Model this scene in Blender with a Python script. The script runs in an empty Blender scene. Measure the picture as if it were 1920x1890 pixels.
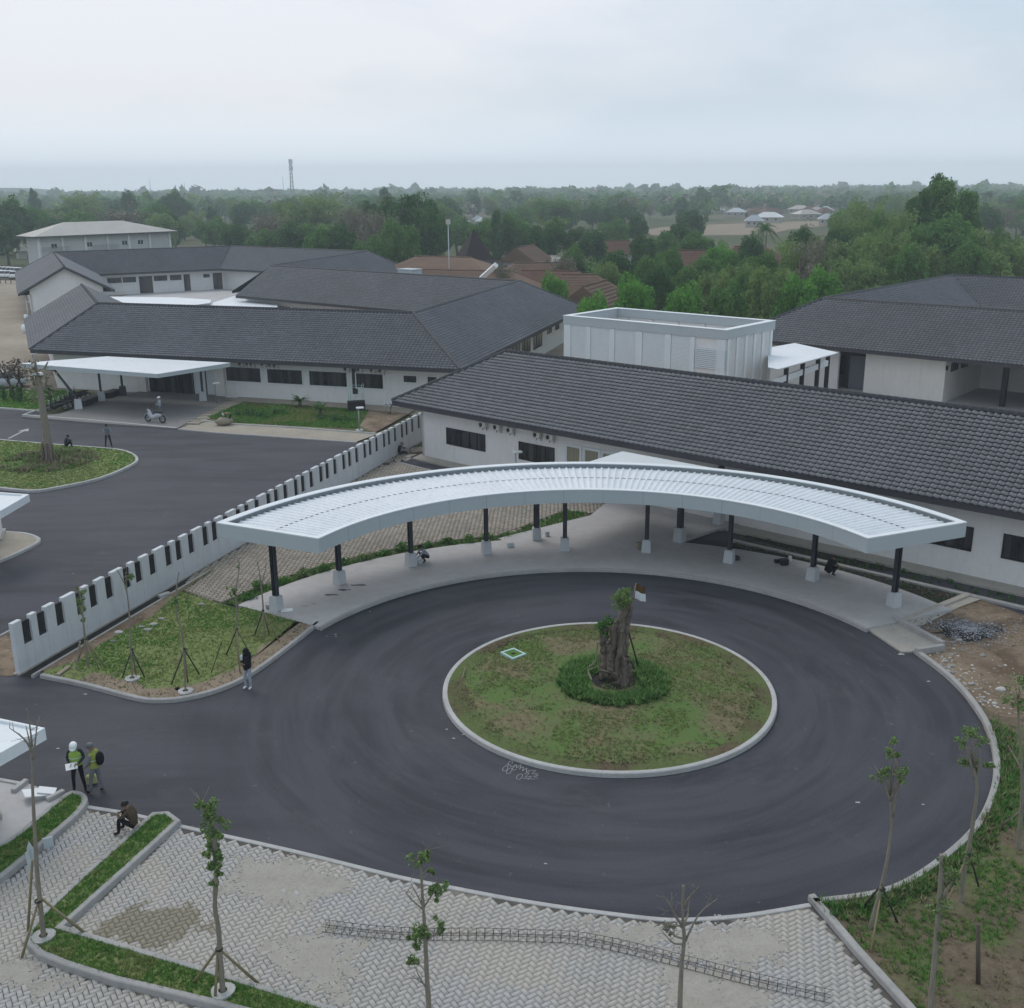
import bpy, math, random
import numpy as np
from mathutils import Vector, Matrix, Euler

# ------------------------------------------------------------ camera, world, light, exposure
scene = bpy.context.scene
COL = scene.collection
R = math.radians
RNG = np.random.default_rng(7)
random.seed(7)

F_PX, CXP, CYP, CAM_H = 2000.0, 960.0, 945.0, 17.5      # measured on the 1920 x 1890 photograph
TILT, ROLL = R(16.592), R(-0.4045)

cam_d = bpy.data.cameras.new('camera')
cam = bpy.data.objects.new('camera', cam_d)
COL.objects.link(cam)
cam_d.sensor_fit = 'HORIZONTAL'
cam_d.sensor_width = 36.0
cam_d.lens = 36.0 * F_PX / 1920.0
cam_d.clip_start, cam_d.clip_end = 0.5, 40000.0
cam.matrix_world = (Matrix.Translation((0, 0, CAM_H)) @ Matrix.Rotation(math.pi / 2 - TILT, 4, 'X')
                    @ Matrix.Rotation(ROLL, 4, 'Z'))
scene.camera = cam

SUN_EL, SUN_AZ = R(58), R(-35)          # azimuth from +Y, towards +X positive
sun_d = bpy.data.lights.new('sun', 'SUN')
sun_d.energy, sun_d.angle, sun_d.color = 0.95, R(25), (1.0, 0.97, 0.93)
sun = bpy.data.objects.new('sun', sun_d)
COL.objects.link(sun)
_sd = Vector((math.sin(SUN_AZ) * math.cos(SUN_EL), math.cos(SUN_AZ) * math.cos(SUN_EL), math.sin(SUN_EL)))
sun.rotation_euler = _sd.to_track_quat('Z', 'Y').to_euler()

world = bpy.data.worlds.new('World')
scene.world = world
world.use_nodes = True
wn, wl = world.node_tree.nodes, world.node_tree.links
wn.clear()
w_out = wn.new('ShaderNodeOutputWorld')
w_bg = wn.new('ShaderNodeBackground')
w_sky = wn.new('ShaderNodeTexSky')
w_sky.sky_type = 'NISHITA'
w_sky.sun_disc = False
w_sky.sun_elevation, w_sky.sun_rotation = SUN_EL, SUN_AZ
w_sky.air_density, w_sky.dust_density = 1.0, 2.0
w_tc = wn.new('ShaderNodeTexCoord')
w_map = wn.new('ShaderNodeMapping')
w_map.inputs['Scale'].default_value = (1.0, 1.0, 3.2)
w_n1 = wn.new('ShaderNodeTexNoise')
w_n1.inputs['Scale'].default_value, w_n1.inputs['Detail'].default_value = 2.1, 6.0
w_n1.inputs['Roughness'].default_value, w_n1.inputs['Distortion'].default_value = 0.5, 0.35
w_n2 = wn.new('ShaderNodeTexNoise')
w_n2.inputs['Scale'].default_value, w_n2.inputs['Detail'].default_value = 6.5, 5.0
w_mul = wn.new('ShaderNodeMix'); w_mul.data_type = 'FLOAT'
w_mul.inputs[0].default_value = 0.22
w_r = wn.new('ShaderNodeValToRGB')
w_r.color_ramp.elements[0].position, w_r.color_ramp.elements[1].position = 0.36, 0.60
w_r.color_ramp.elements[0].color = (6.6, 7.75, 8.9, 1)       # thin blue-grey overcast
w_r.color_ramp.elements[1].color = (9.4, 9.5, 10.1, 1)      # thicker white cloud
# the overcast is brighter towards where the veiled sun stands
w_dot = wn.new('ShaderNodeVectorMath'); w_dot.operation = 'DOT_PRODUCT'
w_dot.inputs[1].default_value = (-0.75, 0.6, 0.3)
w_dr = wn.new('ShaderNodeMapRange')
w_dr.inputs['From Min'].default_value, w_dr.inputs['From Max'].default_value = -0.2, 1.0
w_dr.inputs['To Min'].default_value, w_dr.inputs['To Max'].default_value = -0.42, 0.26
w_add = wn.new('ShaderNodeMath'); w_add.operation = 'ADD'
w_mix = wn.new('ShaderNodeMix'); w_mix.data_type = 'RGBA'
w_mix.inputs[0].default_value = 0.86
wl.new(w_tc.outputs['Generated'], w_map.inputs['Vector'])
wl.new(w_map.outputs[0], w_n1.inputs['Vector'])
wl.new(w_map.outputs[0], w_n2.inputs['Vector'])
wl.new(w_n1.outputs['Fac'], w_mul.inputs[2])
wl.new(w_n2.outputs['Fac'], w_mul.inputs[3])
wl.new(w_tc.outputs['Generated'], w_dot.inputs[0])
wl.new(w_dot.outputs['Value'], w_dr.inputs['Value'])
wl.new(w_mul.outputs[0], w_add.inputs[0])
wl.new(w_dr.outputs[0], w_add.inputs[1])
wl.new(w_add.outputs[0], w_r.inputs['Fac'])
wl.new(w_sky.outputs[0], w_mix.inputs[6])
# veiled air makes the lowest few degrees of the sky brighter all round
w_sep = wn.new('ShaderNodeSeparateXYZ')
w_hz = wn.new('ShaderNodeMapRange'); w_hz.interpolation_type = 'SMOOTHSTEP'
w_hz.inputs['From Min'].default_value, w_hz.inputs['From Max'].default_value = 0.0, 0.085
w_hz.inputs['To Min'].default_value, w_hz.inputs['To Max'].default_value = 1.0, 0.0
w_hm = wn.new('ShaderNodeMix'); w_hm.data_type = 'RGBA'
w_hm.inputs[7].default_value = (10.2, 11.4, 12.8, 1)
wl.new(w_tc.outputs['Generated'], w_sep.inputs[0])
wl.new(w_sep.outputs[2], w_hz.inputs['Value'])
wl.new(w_hz.outputs[0], w_hm.inputs[0])
wl.new(w_r.outputs['Color'], w_hm.inputs[6])
wl.new(w_hm.outputs[2], w_mix.inputs[7])
wl.new(w_mix.outputs[2], w_bg.inputs['Color'])
w_bg.inputs['Strength'].default_value = 0.1
wl.new(w_bg.outputs[0], w_out.inputs['Surface'])

scene.view_settings.view_transform = 'Standard'
scene.view_settings.look = 'None'
scene.view_settings.exposure = 0.0
scene.view_settings.gamma = 1.0
scene.view_settings.use_curve_mapping = False
scene.render.engine = 'CYCLES'
scene.cycles.use_denoising = True
scene.cycles.max_bounces = 6
scene.cycles.diffuse_bounces = 3
scene.cycles.glossy_bounces = 2
scene.cycles.transparent_max_bounces = 6
scene.cycles.volume_bounces = 1

# ------------------------------------------------------------ where a pixel of the photograph lies in the place
def ray(px, py):
    x, y = (px - CXP) / F_PX, -(py - CYP) / F_PX
    cr, sr = math.cos(ROLL), math.sin(ROLL)
    xr, yr = x * cr - y * sr, x * sr + y * cr
    ct, st = math.cos(TILT), math.sin(TILT)
    return np.array([xr, ct + yr * st, -st + yr * ct])

def at(px, py, z=0.0):
    d = ray(px, py)
    s = (z - CAM_H) / d[2]
    return np.array([d[0] * s, d[1] * s, z])

def at_dist(px, py, dist):
    d = ray(px, py)
    s = dist / d[1]
    return np.array([d[0] * s, dist, CAM_H + d[2] * s])

def on_plane(px, py, p0, n):
    d = ray(px, py)
    o = np.array([0, 0, CAM_H])
    s = np.dot(np.array(p0) - o, n) / np.dot(d, n)
    return o + d * s

def pix(p):
    x, y, z = p[0], p[1], p[2] - CAM_H
    ct, st = math.cos(TILT), math.sin(TILT)
    dep, up = y * ct - z * st, y * st + z * ct
    u, v = x / dep, up / dep
    cr, sr = math.cos(ROLL), math.sin(ROLL)
    return CXP + F_PX * (u * cr + v * sr), CYP - F_PX * (-u * sr + v * cr)

def px_poly(pts, z=0.0):
    return [tuple(at(x, y, z)[:2]) for x, y in pts]

# ------------------------------------------------------------ object helpers
def tag(o, label=None, cat=None, group=None, kind=None):
    if label: o['label'] = label
    if cat: o['category'] = cat
    if group: o['group'] = group
    if kind: o['kind'] = kind
    return o

def empty(name, loc=(0, 0, 0), label=None, cat=None, group=None, rz=0.0):
    o = bpy.data.objects.new(name, None)
    o.empty_display_size = 0.2
    o.location = loc
    o.rotation_euler = (0, 0, rz)
    COL.objects.link(o)
    return tag(o, label, cat, group)

def wm(o):
    if o.parent is None: return o.matrix_basis.copy()
    return wm(o.parent) @ o.matrix_parent_inverse @ o.matrix_basis

def link(name, me, parent=None):
    o = bpy.data.objects.new(name, me)
    COL.objects.link(o)
    if parent is not None:
        o.parent = parent
        o.matrix_parent_inverse = wm(parent).inverted()
    return o

def copy_tree(o, parent=None):
    c = o.copy()
    COL.objects.link(c)
    c.parent = parent
    for ch in list(o.children):
        copy_tree(ch, c)
    return c

def mesh_np(name, V, Fc, mats, mi=None, smooth=False):
    """V (n,3) array, Fc (m,k) array of equal-sized faces or list of lists"""
    me = bpy.data.meshes.new(name)
    V = np.asarray(V, dtype=np.float32)
    if isinstance(Fc, np.ndarray):
        m, k = Fc.shape
        me.vertices.add(len(V)); me.vertices.foreach_set('co', V.ravel())
        me.loops.add(m * k); me.loops.foreach_set('vertex_index', Fc.astype(np.int32).ravel())
        me.polygons.add(m)
        me.polygons.foreach_set('loop_start', np.arange(0, m * k, k, dtype=np.int32))
        me.polygons.foreach_set('loop_total', np.full(m, k, dtype=np.int32))
        me.update(calc_edges=True)
        me.validate()
    else:
        me.from_pydata([tuple(v) for v in V], [], Fc)
        me.update()
    for m_ in (mats if isinstance(mats, (list, tuple)) else [mats]):
        me.materials.append(m_)
    if mi is not None:
        me.polygons.foreach_set('material_index', np.asarray(mi, dtype=np.int32))
    if smooth:
        me.polygons.foreach_set('use_smooth', np.ones(len(me.polygons), dtype=bool))
    return me

class MB:
    """collects shapes, builds ONE mesh object"""
    def __init__(s):
        s.v, s.f, s.m, s.sm = [], [], [], []
        s.cur = 0
    def add(s, vs, fs, smooth=False):
        b = len(s.v)
        s.v += [tuple(map(float, q)) for q in vs]
        for q in fs:
            s.f.append([b + i for i in q]); s.m.append(s.cur); s.sm.append(smooth)
        return s
    def box(s, c, size, rz=0.0, taper=1.0, M=None):
        hx, hy, hz = size[0] / 2, size[1] / 2, size[2] / 2
        vs = []
        for k, (x, y, z) in enumerate([(-1,-1,-1),(1,-1,-1),(1,1,-1),(-1,1,-1),(-1,-1,1),(1,-1,1),(1,1,1),(-1,1,1)]):
            t = taper if z > 0 else 1.0
            p = Vector((x * hx * t, y * hy * t, z * hz))
            if M is not None: p = M @ p
            if rz: p = Matrix.Rotation(rz, 3, 'Z') @ p
            vs.append((p.x + c[0], p.y + c[1], p.z + c[2]))
        return s.add(vs, [(0,3,2,1),(4,5,6,7),(0,1,5,4),(1,2,6,5),(2,3,7,6),(3,0,4,7)])
    def bbox(s, c, size, rz=0.0, b=0.02):
        """box with chamfered edges on all sides"""
        hx, hy, hz = size[0] / 2, size[1] / 2, size[2] / 2
        vs, idx = [], {}
        Rm = Matrix.Rotation(rz, 3, 'Z')
        for sx in (-1, 1):
            for sy in (-1, 1):
                for sz in (-1, 1):
                    for ax in range(3):
                        p = [sx * (hx - b), sy * (hy - b), sz * (hz - b)]
                        p[ax] = (sx * hx, sy * hy, sz * hz)[ax]
                        idx[(sx, sy, sz, ax)] = len(vs)
                        q = Rm @ Vector(p)
                        vs.append((q.x + c[0], q.y + c[1], q.z + c[2]))
        fs = []
        def orient(ids):
            a = [Vector(vs[i]) for i in ids]
            nrm = (a[1] - a[0]).cross(a[2] - a[0])
            cen = sum(a, Vector()) / len(a) - Vector(c)
            return ids if nrm.dot(cen) > 0 else ids[::-1]
        for ax in range(3):
            o1, o2 = [k for k in range(3) if k != ax]
            for sg in (-1, 1):
                ids = []
                for a, bb in ((-1,-1),(1,-1),(1,1),(-1,1)):
                    k = [0, 0, 0]; k[ax] = sg; k[o1] = a; k[o2] = bb
                    ids.append(idx[(k[0], k[1], k[2], ax)])
                fs.append(orient(ids))
        for ax in range(3):          # edges along ax
            o1, o2 = [k for k in range(3) if k != ax]
            for a in (-1, 1):
                for bb in (-1, 1):
                    k0 = [0,0,0]; k1 = [0,0,0]
                    k0[ax], k1[ax] = -1, 1
                    k0[o1] = k1[o1] = a; k0[o2] = k1[o2] = bb
                    fs.append(orient([idx[(*k0, o1)], idx[(*k1, o1)], idx[(*k1, o2)], idx[(*k0, o2)]]))
        for sx in (-1, 1):
            for sy in (-1, 1):
                for sz in (-1, 1):
                    fs.append(orient([idx[(sx, sy, sz, 0)], idx[(sx, sy, sz, 1)], idx[(sx, sy, sz, 2)]]))
        return s.add(vs, fs)
    def prism(s, poly, z0, z1):
        n = len(poly)
        a = sum(poly[i][0] * poly[(i + 1) % n][1] - poly[(i + 1) % n][0] * poly[i][1] for i in range(n))
        if a < 0: poly = poly[::-1]
        zz0 = z0 if hasattr(z0, '__len__') else [z0] * n
        zz1 = z1 if hasattr(z1, '__len__') else [z1] * n
        vs = [(p[0], p[1], zz0[i]) for i, p in enumerate(poly)] + [(p[0], p[1], zz1[i]) for i, p in enumerate(poly)]
        fs = [list(range(n))[::-1], list(range(n, 2 * n))] + [(i, (i + 1) % n, n + (i + 1) % n, n + i) for i in range(n)]
        return s.add(vs, fs)
    def tube(s, pts, rad, seg=6, cap=True, smooth=True):
        pts = [Vector(p) for p in pts]
        n = len(pts)
        rad = rad if hasattr(rad, '__len__') else [rad] * n
        vs = []
        prev = None
        for i, p in enumerate(pts):
            d = (pts[min(i + 1, n - 1)] - pts[max(i - 1, 0)])
            if d.length < 1e-9: d = Vector((0, 0, 1))
            d.normalize()
            if prev is None:
                a = Vector((0, 0, 1)) if abs(d.z) < 0.9 else Vector((1, 0, 0))
                x = d.cross(a).normalized()
            else:
                x = (prev - d * prev.dot(d))
                x = x.normalized() if x.length > 1e-6 else d.orthogonal().normalized()
            prev = x
            y = d.cross(x)
            for k in range(seg):
                t = 2 * math.pi * k / seg
                vs.append(p + (x * math.cos(t) + y * math.sin(t)) * rad[i])
        fs = []
        for i in range(n - 1):
            for k in range(seg):
                k2 = (k + 1) % seg
                fs.append((i * seg + k, i * seg + k2, (i + 1) * seg + k2, (i + 1) * seg + k))
        s.add(vs, fs, smooth)
        if cap:
            b = len(s.v) - len(vs)
            s.f.append([b + k for k in range(seg)][::-1]); s.m.append(s.cur); s.sm.append(False)
            s.f.append([b + (n - 1) * seg + k for k in range(seg)]); s.m.append(s.cur); s.sm.append(False)
        return s
    def ball(s, c, r, seg=10, rings=7, zmin=-1.0, M=None):
        r = r if hasattr(r, '__len__') else (r, r, r)
        vs, fs = [], []
        for i in range(rings + 1):
            ph = math.pi / 2 - (math.pi / 2 - math.asin(max(-1, zmin))) * i / rings
            for k in range(seg):
                t = 2 * math.pi * k / seg
                p = Vector((math.cos(ph) * math.cos(t) * r[0], math.cos(ph) * math.sin(t) * r[1], math.sin(ph) * r[2]))
                if M is not None: p = M @ p
                vs.append((p.x + c[0], p.y + c[1], p.z + c[2]))
        for i in range(rings):
            for k in range(seg):
                k2 = (k + 1) % seg
                fs.append((i * seg + k, (i + 1) * seg + k, (i + 1) * seg + k2, i * seg + k2))
        return s.add(vs, fs, True)
    def torus(s, c, Rr, r, axis='Y', seg=18, sub=6, M=None):
        vs, fs = [], []
        for i in range(seg):
            a = 2 * math.pi * i / seg
            for k in range(sub):
                b = 2 * math.pi * k / sub
                q = (Rr + r * math.cos(b))
                p = Vector((q * math.cos(a), r * math.sin(b), q * math.sin(a)))
                if axis == 'Z': p = Vector((p.x, p.z, p.y))
                if M is not None: p = M @ p
                vs.append((p.x + c[0], p.y + c[1], p.z + c[2]))
        for i in range(seg):
            for k in range(sub):
                fs.append((i * sub + k, i * sub + (k + 1) % sub, ((i + 1) % seg) * sub + (k + 1) % sub, ((i + 1) % seg) * sub + k))
        return s.add(vs, fs, True)
    def quad(s, a, b, c, d):
        return s.add([a, b, c, d], [(0, 1, 2, 3)])
    def build(s, name, mats, parent=None):
        me = bpy.data.meshes.new(name)
        me.from_pydata(s.v, [], s.f)
        for m_ in (mats if isinstance(mats, (list, tuple)) else [mats]):
            me.materials.append(m_)
        me.polygons.foreach_set('material_index', s.m)
        me.polygons.foreach_set('use_smooth', s.sm)
        me.update()
        return link(name, me, parent)

def in_poly(P, poly):
    """vectorised point in polygon, P (n,2)"""
    poly = np.asarray(poly)
    x, y = P[:, 0], P[:, 1]
    inside = np.zeros(len(P), bool)
    j = len(poly) - 1
    for i in range(len(poly)):
        xi, yi = poly[i]; xj, yj = poly[j]
        c = ((yi > y) != (yj > y)) & (x < (xj - xi) * (y - yi) / (yj - yi + 1e-12) + xi)
        inside ^= c
        j = i
    return inside

def smooth_line(pts, n=8, closed=False):
    """Catmull-Rom through the points"""
    P = [np.array(p, float) for p in pts]
    out = []
    m = len(P)
    rng = range(m) if closed else range(m - 1)
    for i in rng:
        p0 = P[(i - 1) % m] if (closed or i > 0) else P[0]
        p1, p2 = P[i], P[(i + 1) % m]
        p3 = P[(i + 2) % m] if (closed or i + 2 < m) else P[-1]
        for k in range(n):
            t = k / n
            out.append(0.5 * ((2 * p1) + (-p0 + p2) * t + (2 * p0 - 5 * p1 + 4 * p2 - p3) * t * t + (-p0 + 3 * p1 - 3 * p2 + p3) * t ** 3))
    if not closed: out.append(P[-1])
    return [tuple(q) for q in out]

def offset_line(pts, d, closed=False):
    """offset to the left by d with mitres"""
    P = [np.array(p[:2], float) for p in pts]
    m = len(P); out = []
    for i in range(m):
        a = P[i] - P[i - 1] if (i > 0 or closed) else None
        b = P[(i + 1) % m] - P[i] if (i < m - 1 or closed) else None
        if a is None: a = b
        if b is None: b = a
        a = a / np.linalg.norm(a); b = b / np.linalg.norm(b)
        na, nb = np.array([-a[1], a[0]]), np.array([-b[1], b[0]])
        mt = na + nb
        mt = mt / max(1e-6, np.dot(mt, na))
        out.append(tuple(P[i] + mt * d))
    return out

def kerb(name, pts, w=0.16, z0=-0.02, z1=0.15, mat=None, closed=False, parent=None, side=1, joint=1.0):
    """kerb stones laid along a line; the line is the road-side foot, the kerb lies to its left (side=1)"""
    A = [np.array(p[:2]) for p in pts]
    if closed: A = A + [A[0]]
    B = [np.array(p) for p in offset_line(pts, w * side, closed)]
    if closed: B = B + [B[0]]
    mb = MB()
    bev = 0.025
    n = len(A)
    # cross sections: foot road side, top road edge (bevel), top inner, foot inner
    vs = []
    for a, b in zip(A, B):
        d = (b - a)
        d = d / max(1e-6, np.linalg.norm(d))
        for q, z in ((a, z0), (a + d * 0.012, z1 - bev), (a + d * (bev + 0.012), z1), (b - d * 0.015, z1), (b, z1 - 0.015), (b, z0)):
            vs.append((q[0], q[1], z))
    fs = []
    for i in range(n - 1):
        for k in range(5):
            f = (i * 6 + k, (i + 1) * 6 + k, (i + 1) * 6 + k + 1, i * 6 + k + 1)
            fs.append(f if side < 0 else f[::-1])
    if not closed:
        fs.append((0, 1, 2, 3, 4, 5)); fs.append(tuple((n - 1) * 6 + k for k in range(6))[::-1])
    mb.add(vs, fs)
    o = mb.build(name, mat, parent)
    if parent is None: tag(o, kind='structure')
    return o

def sheet(name, poly, z, mat, kind='structure', parent=None, thick=0.0):
    mb = MB()
    if thick > 0:
        mb.prism(list(poly), z - thick, z)
    else:
        n = len(poly)
        a = sum(poly[i][0] * poly[(i + 1) % n][1] - poly[(i + 1) % n][0] * poly[i][1] for i in range(n))
        if a < 0: poly = poly[::-1]
        mb.add([(p[0], p[1], z) for p in poly], [list(range(n))])
    o = mb.build(name, mat, parent)
    if kind: tag(o, kind=kind)
    return o

# ------------------------------------------------------------ materials
class NT:
    def __init__(s, name):
        s.m = bpy.data.materials.new(name)
        s.m.use_nodes = True
        s.t = s.m.node_tree
        s.t.nodes.clear()
        s.out = s.t.nodes.new('ShaderNodeOutputMaterial')
        s.b = s.t.nodes.new('ShaderNodeBsdfPrincipled')
        s.t.links.new(s.b.outputs[0], s.out.inputs['Surface'])
    def n(s, typ, **kw):
        nd = s.t.nodes.new(typ)
        for k, v in kw.items():
            if k in nd.inputs.keys(): nd.inputs[k].default_value = v
            else: setattr(nd, k, v)
        return nd
    def l(s, a, b): s.t.links.new(a, b); return b
    def noise(s, vec, scale, detail=3.0, rough=0.5, dist=0.0):
        nd = s.n('ShaderNodeTexNoise')
        nd.inputs['Scale'].default_value = scale
        nd.inputs['Detail'].default_value = detail
        nd.inputs['Roughness'].default_value = rough
        nd.inputs['Distortion'].default_value = dist
        if vec is not None: s.l(vec, nd.inputs['Vector'])
        return nd.outputs['Fac']
    def ramp(s, fac, a, b, ca=(0, 0, 0, 1), cb=(1, 1, 1, 1)):
        nd = s.n('ShaderNodeValToRGB')
        nd.color_ramp.elements[0].position, nd.color_ramp.elements[1].position = a, b
        nd.color_ramp.elements[0].color, nd.color_ramp.elements[1].color = ca, cb
        s.l(fac, nd.inputs['Fac'])
        return nd.outputs['Color']
    def mix(s, fac, a, b, mode='MIX'):
        nd = s.n('ShaderNodeMix')
        nd.data_type = 'RGBA'; nd.blend_type = mode
        for sock, v in ((nd.inputs[0], fac), (nd.inputs[6], a), (nd.inputs[7], b)):
            if isinstance(v, (int, float)): sock.default_value = v
            elif isinstance(v, tuple): sock.default_value = v if len(v) == 4 else (*v, 1)
            else: s.l(v, sock)
        return nd.outputs[2]
    def math(s, op, a, b=None, c=None):
        nd = s.n('ShaderNodeMath'); nd.operation = op
        for i, v in enumerate((a, b, c)):
            if v is None: continue
            if isinstance(v, (int, float)): nd.inputs[i].default_value = v
            else: s.l(v, nd.inputs[i])
        return nd.outputs[0]
    def pos(s, obj=False):
        if obj: return s.n('ShaderNodeTexCoord').outputs['Object']
        return s.n('ShaderNodeNewGeometry').outputs['Position']
    def scaled(s, vec, sc, rot=0.0, loc=(0, 0, 0)):
        nd = s.n('ShaderNodeMapping')
        nd.inputs['Scale'].default_value = sc
        nd.inputs['Rotation'].default_value = (0, 0, rot)
        nd.inputs['Location'].default_value = loc
        s.l(vec, nd.inputs['Vector'])
        return nd.outputs[0]
    def bump(s, h, strength=0.3, dist=0.02):
        nd = s.n('ShaderNodeBump')
        nd.inputs['Strength'].default_value = strength
        nd.inputs['Distance'].default_value = dist
        s.l(h, nd.inputs['Height']); s.l(nd.outputs[0], s.b.inputs['Normal'])
    def fin(s, col, rough=0.8, spec=0.3, metal=0.0):
        if isinstance(col, tuple): s.b.inputs['Base Color'].default_value = (*col, 1) if len(col) == 3 else col
        else: s.l(col, s.b.inputs['Base Color'])
        if isinstance(rough, (int, float)): s.b.inputs['Roughness'].default_value = rough
        else: s.l(rough, s.b.inputs['Roughness'])
        s.b.inputs['Specular IOR Level'].default_value = spec
        s.b.inputs['Metallic'].default_value = metal
        return s.m

def dark(c, k): return tuple(min(1, x * k) for x in c)

def simple(name, col, rough=0.75, var=0.18, scale=1.5, col2=None, island=0.0, bump=0.0, spec=0.3, metal=0.0, grime=0.0, stretch=None):
    t = NT(name)
    p = t.pos()
    if stretch: p = t.scaled(p, stretch)
    c2 = col2 or dark(col, 1 - var)
    f = t.noise(p, scale, 5.0, 0.6)
    c = t.mix(t.ramp(f, 0.35, 0.68), col, c2)
    f2 = t.noise(p, scale * 9, 3.0)
    c = t.mix(0.35, c, t.mix(t.ramp(f2, 0.3, 0.7), dark(col, 1 - var * 0.8), dark(col, 1 + var * 0.5)))
    if grime:
        f3 = t.noise(t.scaled(t.pos(), (2.2, 2.2, 0.35)), 1.3, 6.0, 0.7)
        c = t.mix(t.math('MULTIPLY', t.ramp(f3, 0.5, 0.75), grime), c, dark((0.33, 0.30, 0.26), 1))
    if island:
        g = t.n('ShaderNodeNewGeometry').outputs['Random Per Island']
        o = t.n('ShaderNodeObjectInfo').outputs['Random']
        s_ = t.math('FRACT', t.math('ADD', g, o))
        mr = t.n('ShaderNodeMapRange')
        mr.inputs['To Min'].default_value, mr.inputs['To Max'].default_value = 1 - island, 1 + island
        t.l(s_, mr.inputs['Value'])
        hs = t.n('ShaderNodeHueSaturation')
        t.l(mr.outputs[0], hs.inputs['Value']); t.l(c, hs.inputs['Color'])
        c = hs.outputs[0]
    if bump: t.bump(f2, bump, 0.02)
    return t.fin(c, rough, spec, metal)

MAT = {}
def mk(name, *a, **k):
    MAT[name] = simple(name, *a, **k); return MAT[name]

mk('white_wall', (0.75, 0.745, 0.735), 0.85, 0.10, 0.5, grime=0.16)
mk('cream_wall', (0.71, 0.69, 0.65), 0.85, 0.10, 0.5, grime=0.22)
mk('white_paint', (0.72, 0.76, 0.78), 0.55, 0.08, 0.6, grime=0.12)
mk('fascia_grey', (0.44, 0.49, 0.51), 0.5, 0.06, 0.5)
mk('roof_metal', (0.74, 0.78, 0.81), 0.42, 0.10, 0.5, spec=0.4, grime=0.26)
mk('tile_dark', (0.180, 0.182, 0.198), 0.55, 0.22, 0.22, island=0.10, spec=0.4)
mk('tile_edge', (0.045, 0.045, 0.052), 0.6, 0.15, 1.0)
mk('roof_under', (0.03, 0.03, 0.035), 0.9, 0.1, 1.0)
mk('fascia_dark', (0.062, 0.062, 0.070), 0.65, 0.15, 0.8)
mk('soffit', (0.42, 0.42, 0.42), 0.85, 0.08, 0.8)
mk('frame_black', (0.018, 0.018, 0.021), 0.5, 0.1, 2)
mk('steel_dark', (0.045, 0.050, 0.062), 0.5, 0.2, 2)
mk('concrete', (0.40, 0.375, 0.33), 0.9, 0.22, 0.9, bump=0.3)
mk('concrete_floor', (0.46, 0.45, 0.445), 0.7, 0.22, 0.35, bump=0.15, grime=0.12)
mk('kerb_grey', (0.36, 0.355, 0.345), 0.9, 0.3, 0.8, bump=0.35, grime=0.25)
mk('kerb_white', (0.44, 0.44, 0.43), 0.85, 0.28, 0.9, bump=0.3, grime=0.3)
mk('pedestal', (0.52, 0.54, 0.56), 0.85, 0.16, 1.2, grime=0.2)
mk('fence_paint', (0.60, 0.62, 0.64), 0.8, 0.12, 0.8, grime=0.3)
mk('dirt', (0.27, 0.215, 0.155), 0.95, 0.4, 0.35, col2=(0.18, 0.14, 0.10), bump=0.5)
mk('sand', (0.36, 0.32, 0.26), 0.95, 0.25, 0.5, bump=0.3)
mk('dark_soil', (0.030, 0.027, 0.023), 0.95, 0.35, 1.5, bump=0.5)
mk('bark', (0.13, 0.105, 0.08), 0.95, 0.4, 3.0, bump=0.6, stretch=(4, 4, 1))
mk('bark_pale', (0.27, 0.24, 0.19), 0.95, 0.35, 3.0, bump=0.5, stretch=(4, 4, 1))
mk('bark_old', (0.20, 0.165, 0.135), 0.95, 0.6, 2.2, col2=(0.060, 0.047, 0.038), bump=0.8, stretch=(7, 7, 0.7))
mk('bamboo', (0.23, 0.20, 0.11), 0.7, 0.3, 3.0)
mk('stake_dark', (0.05, 0.055, 0.04), 0.8, 0.3, 3.0)
mk('timber', (0.30, 0.26, 0.20), 0.9, 0.3, 2.0)
mk('rust', (0.085, 0.072, 0.066), 0.85, 0.3, 4.0)
mk('paper', (0.80, 0.82, 0.83), 0.8, 0.08, 3.0)
mk('brown_tile', (0.19, 0.125, 0.088), 0.9, 0.3, 0.5, island=0.15)
mk('brown_dark', (0.036, 0.028, 0.028), 0.9, 0.3, 0.4)
mk('red_tile', (0.155, 0.085, 0.063), 0.9, 0.3, 0.5)
mk('zinc', (0.52, 0.56, 0.60), 0.6, 0.12, 0.4)
mk('beige_roof', (0.52, 0.49, 0.45), 0.7, 0.18, 0.3)
mk('far_wall', (0.55, 0.56, 0.56), 0.9, 0.15, 0.3)
mk('rubber', (0.02, 0.02, 0.022), 0.8, 0.1, 3)
mk('metal_grey', (0.35, 0.36, 0.38), 0.4, 0.1, 3, metal=0.6)
mk('bike_black', (0.018, 0.018, 0.022), 0.35, 0.1, 3, spec=0.5)
mk('bike_silver', (0.45, 0.47, 0.50), 0.35, 0.1, 3, spec=0.5)
mk('car_white', (0.75, 0.77, 0.78), 0.3, 0.05, 1, spec=0.5)
mk('car_silver', (0.42, 0.44, 0.47), 0.3, 0.05, 1, spec=0.5)
mk('teal_paint', (0.40, 0.55, 0.52), 0.7, 0.15, 3)
mk('flag_brown', (0.10, 0.055, 0.018), 0.9, 0.15, 3)
mk('chalk', (0.36, 0.37, 0.39), 0.95, 0.2, 8)
mk('rock', (0.42, 0.41, 0.39), 0.95, 0.3, 2.0, island=0.35, bump=0.4)
mk('ash', (0.30, 0.31, 0.33), 0.95, 0.6, 3.0, col2=(0.02, 0.02, 0.025), island=0.7, bump=0.5)
mk('skin', (0.22, 0.13, 0.09), 0.6, 0.08, 5)
mk('hair', (0.012, 0.011, 0.011), 0.7, 0.1, 5)
mk('cloth_black', (0.010, 0.010, 0.013), 0.95, 0.15, 6)
mk('cloth_navy', (0.035, 0.042, 0.058), 0.95, 0.2, 6)
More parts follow.
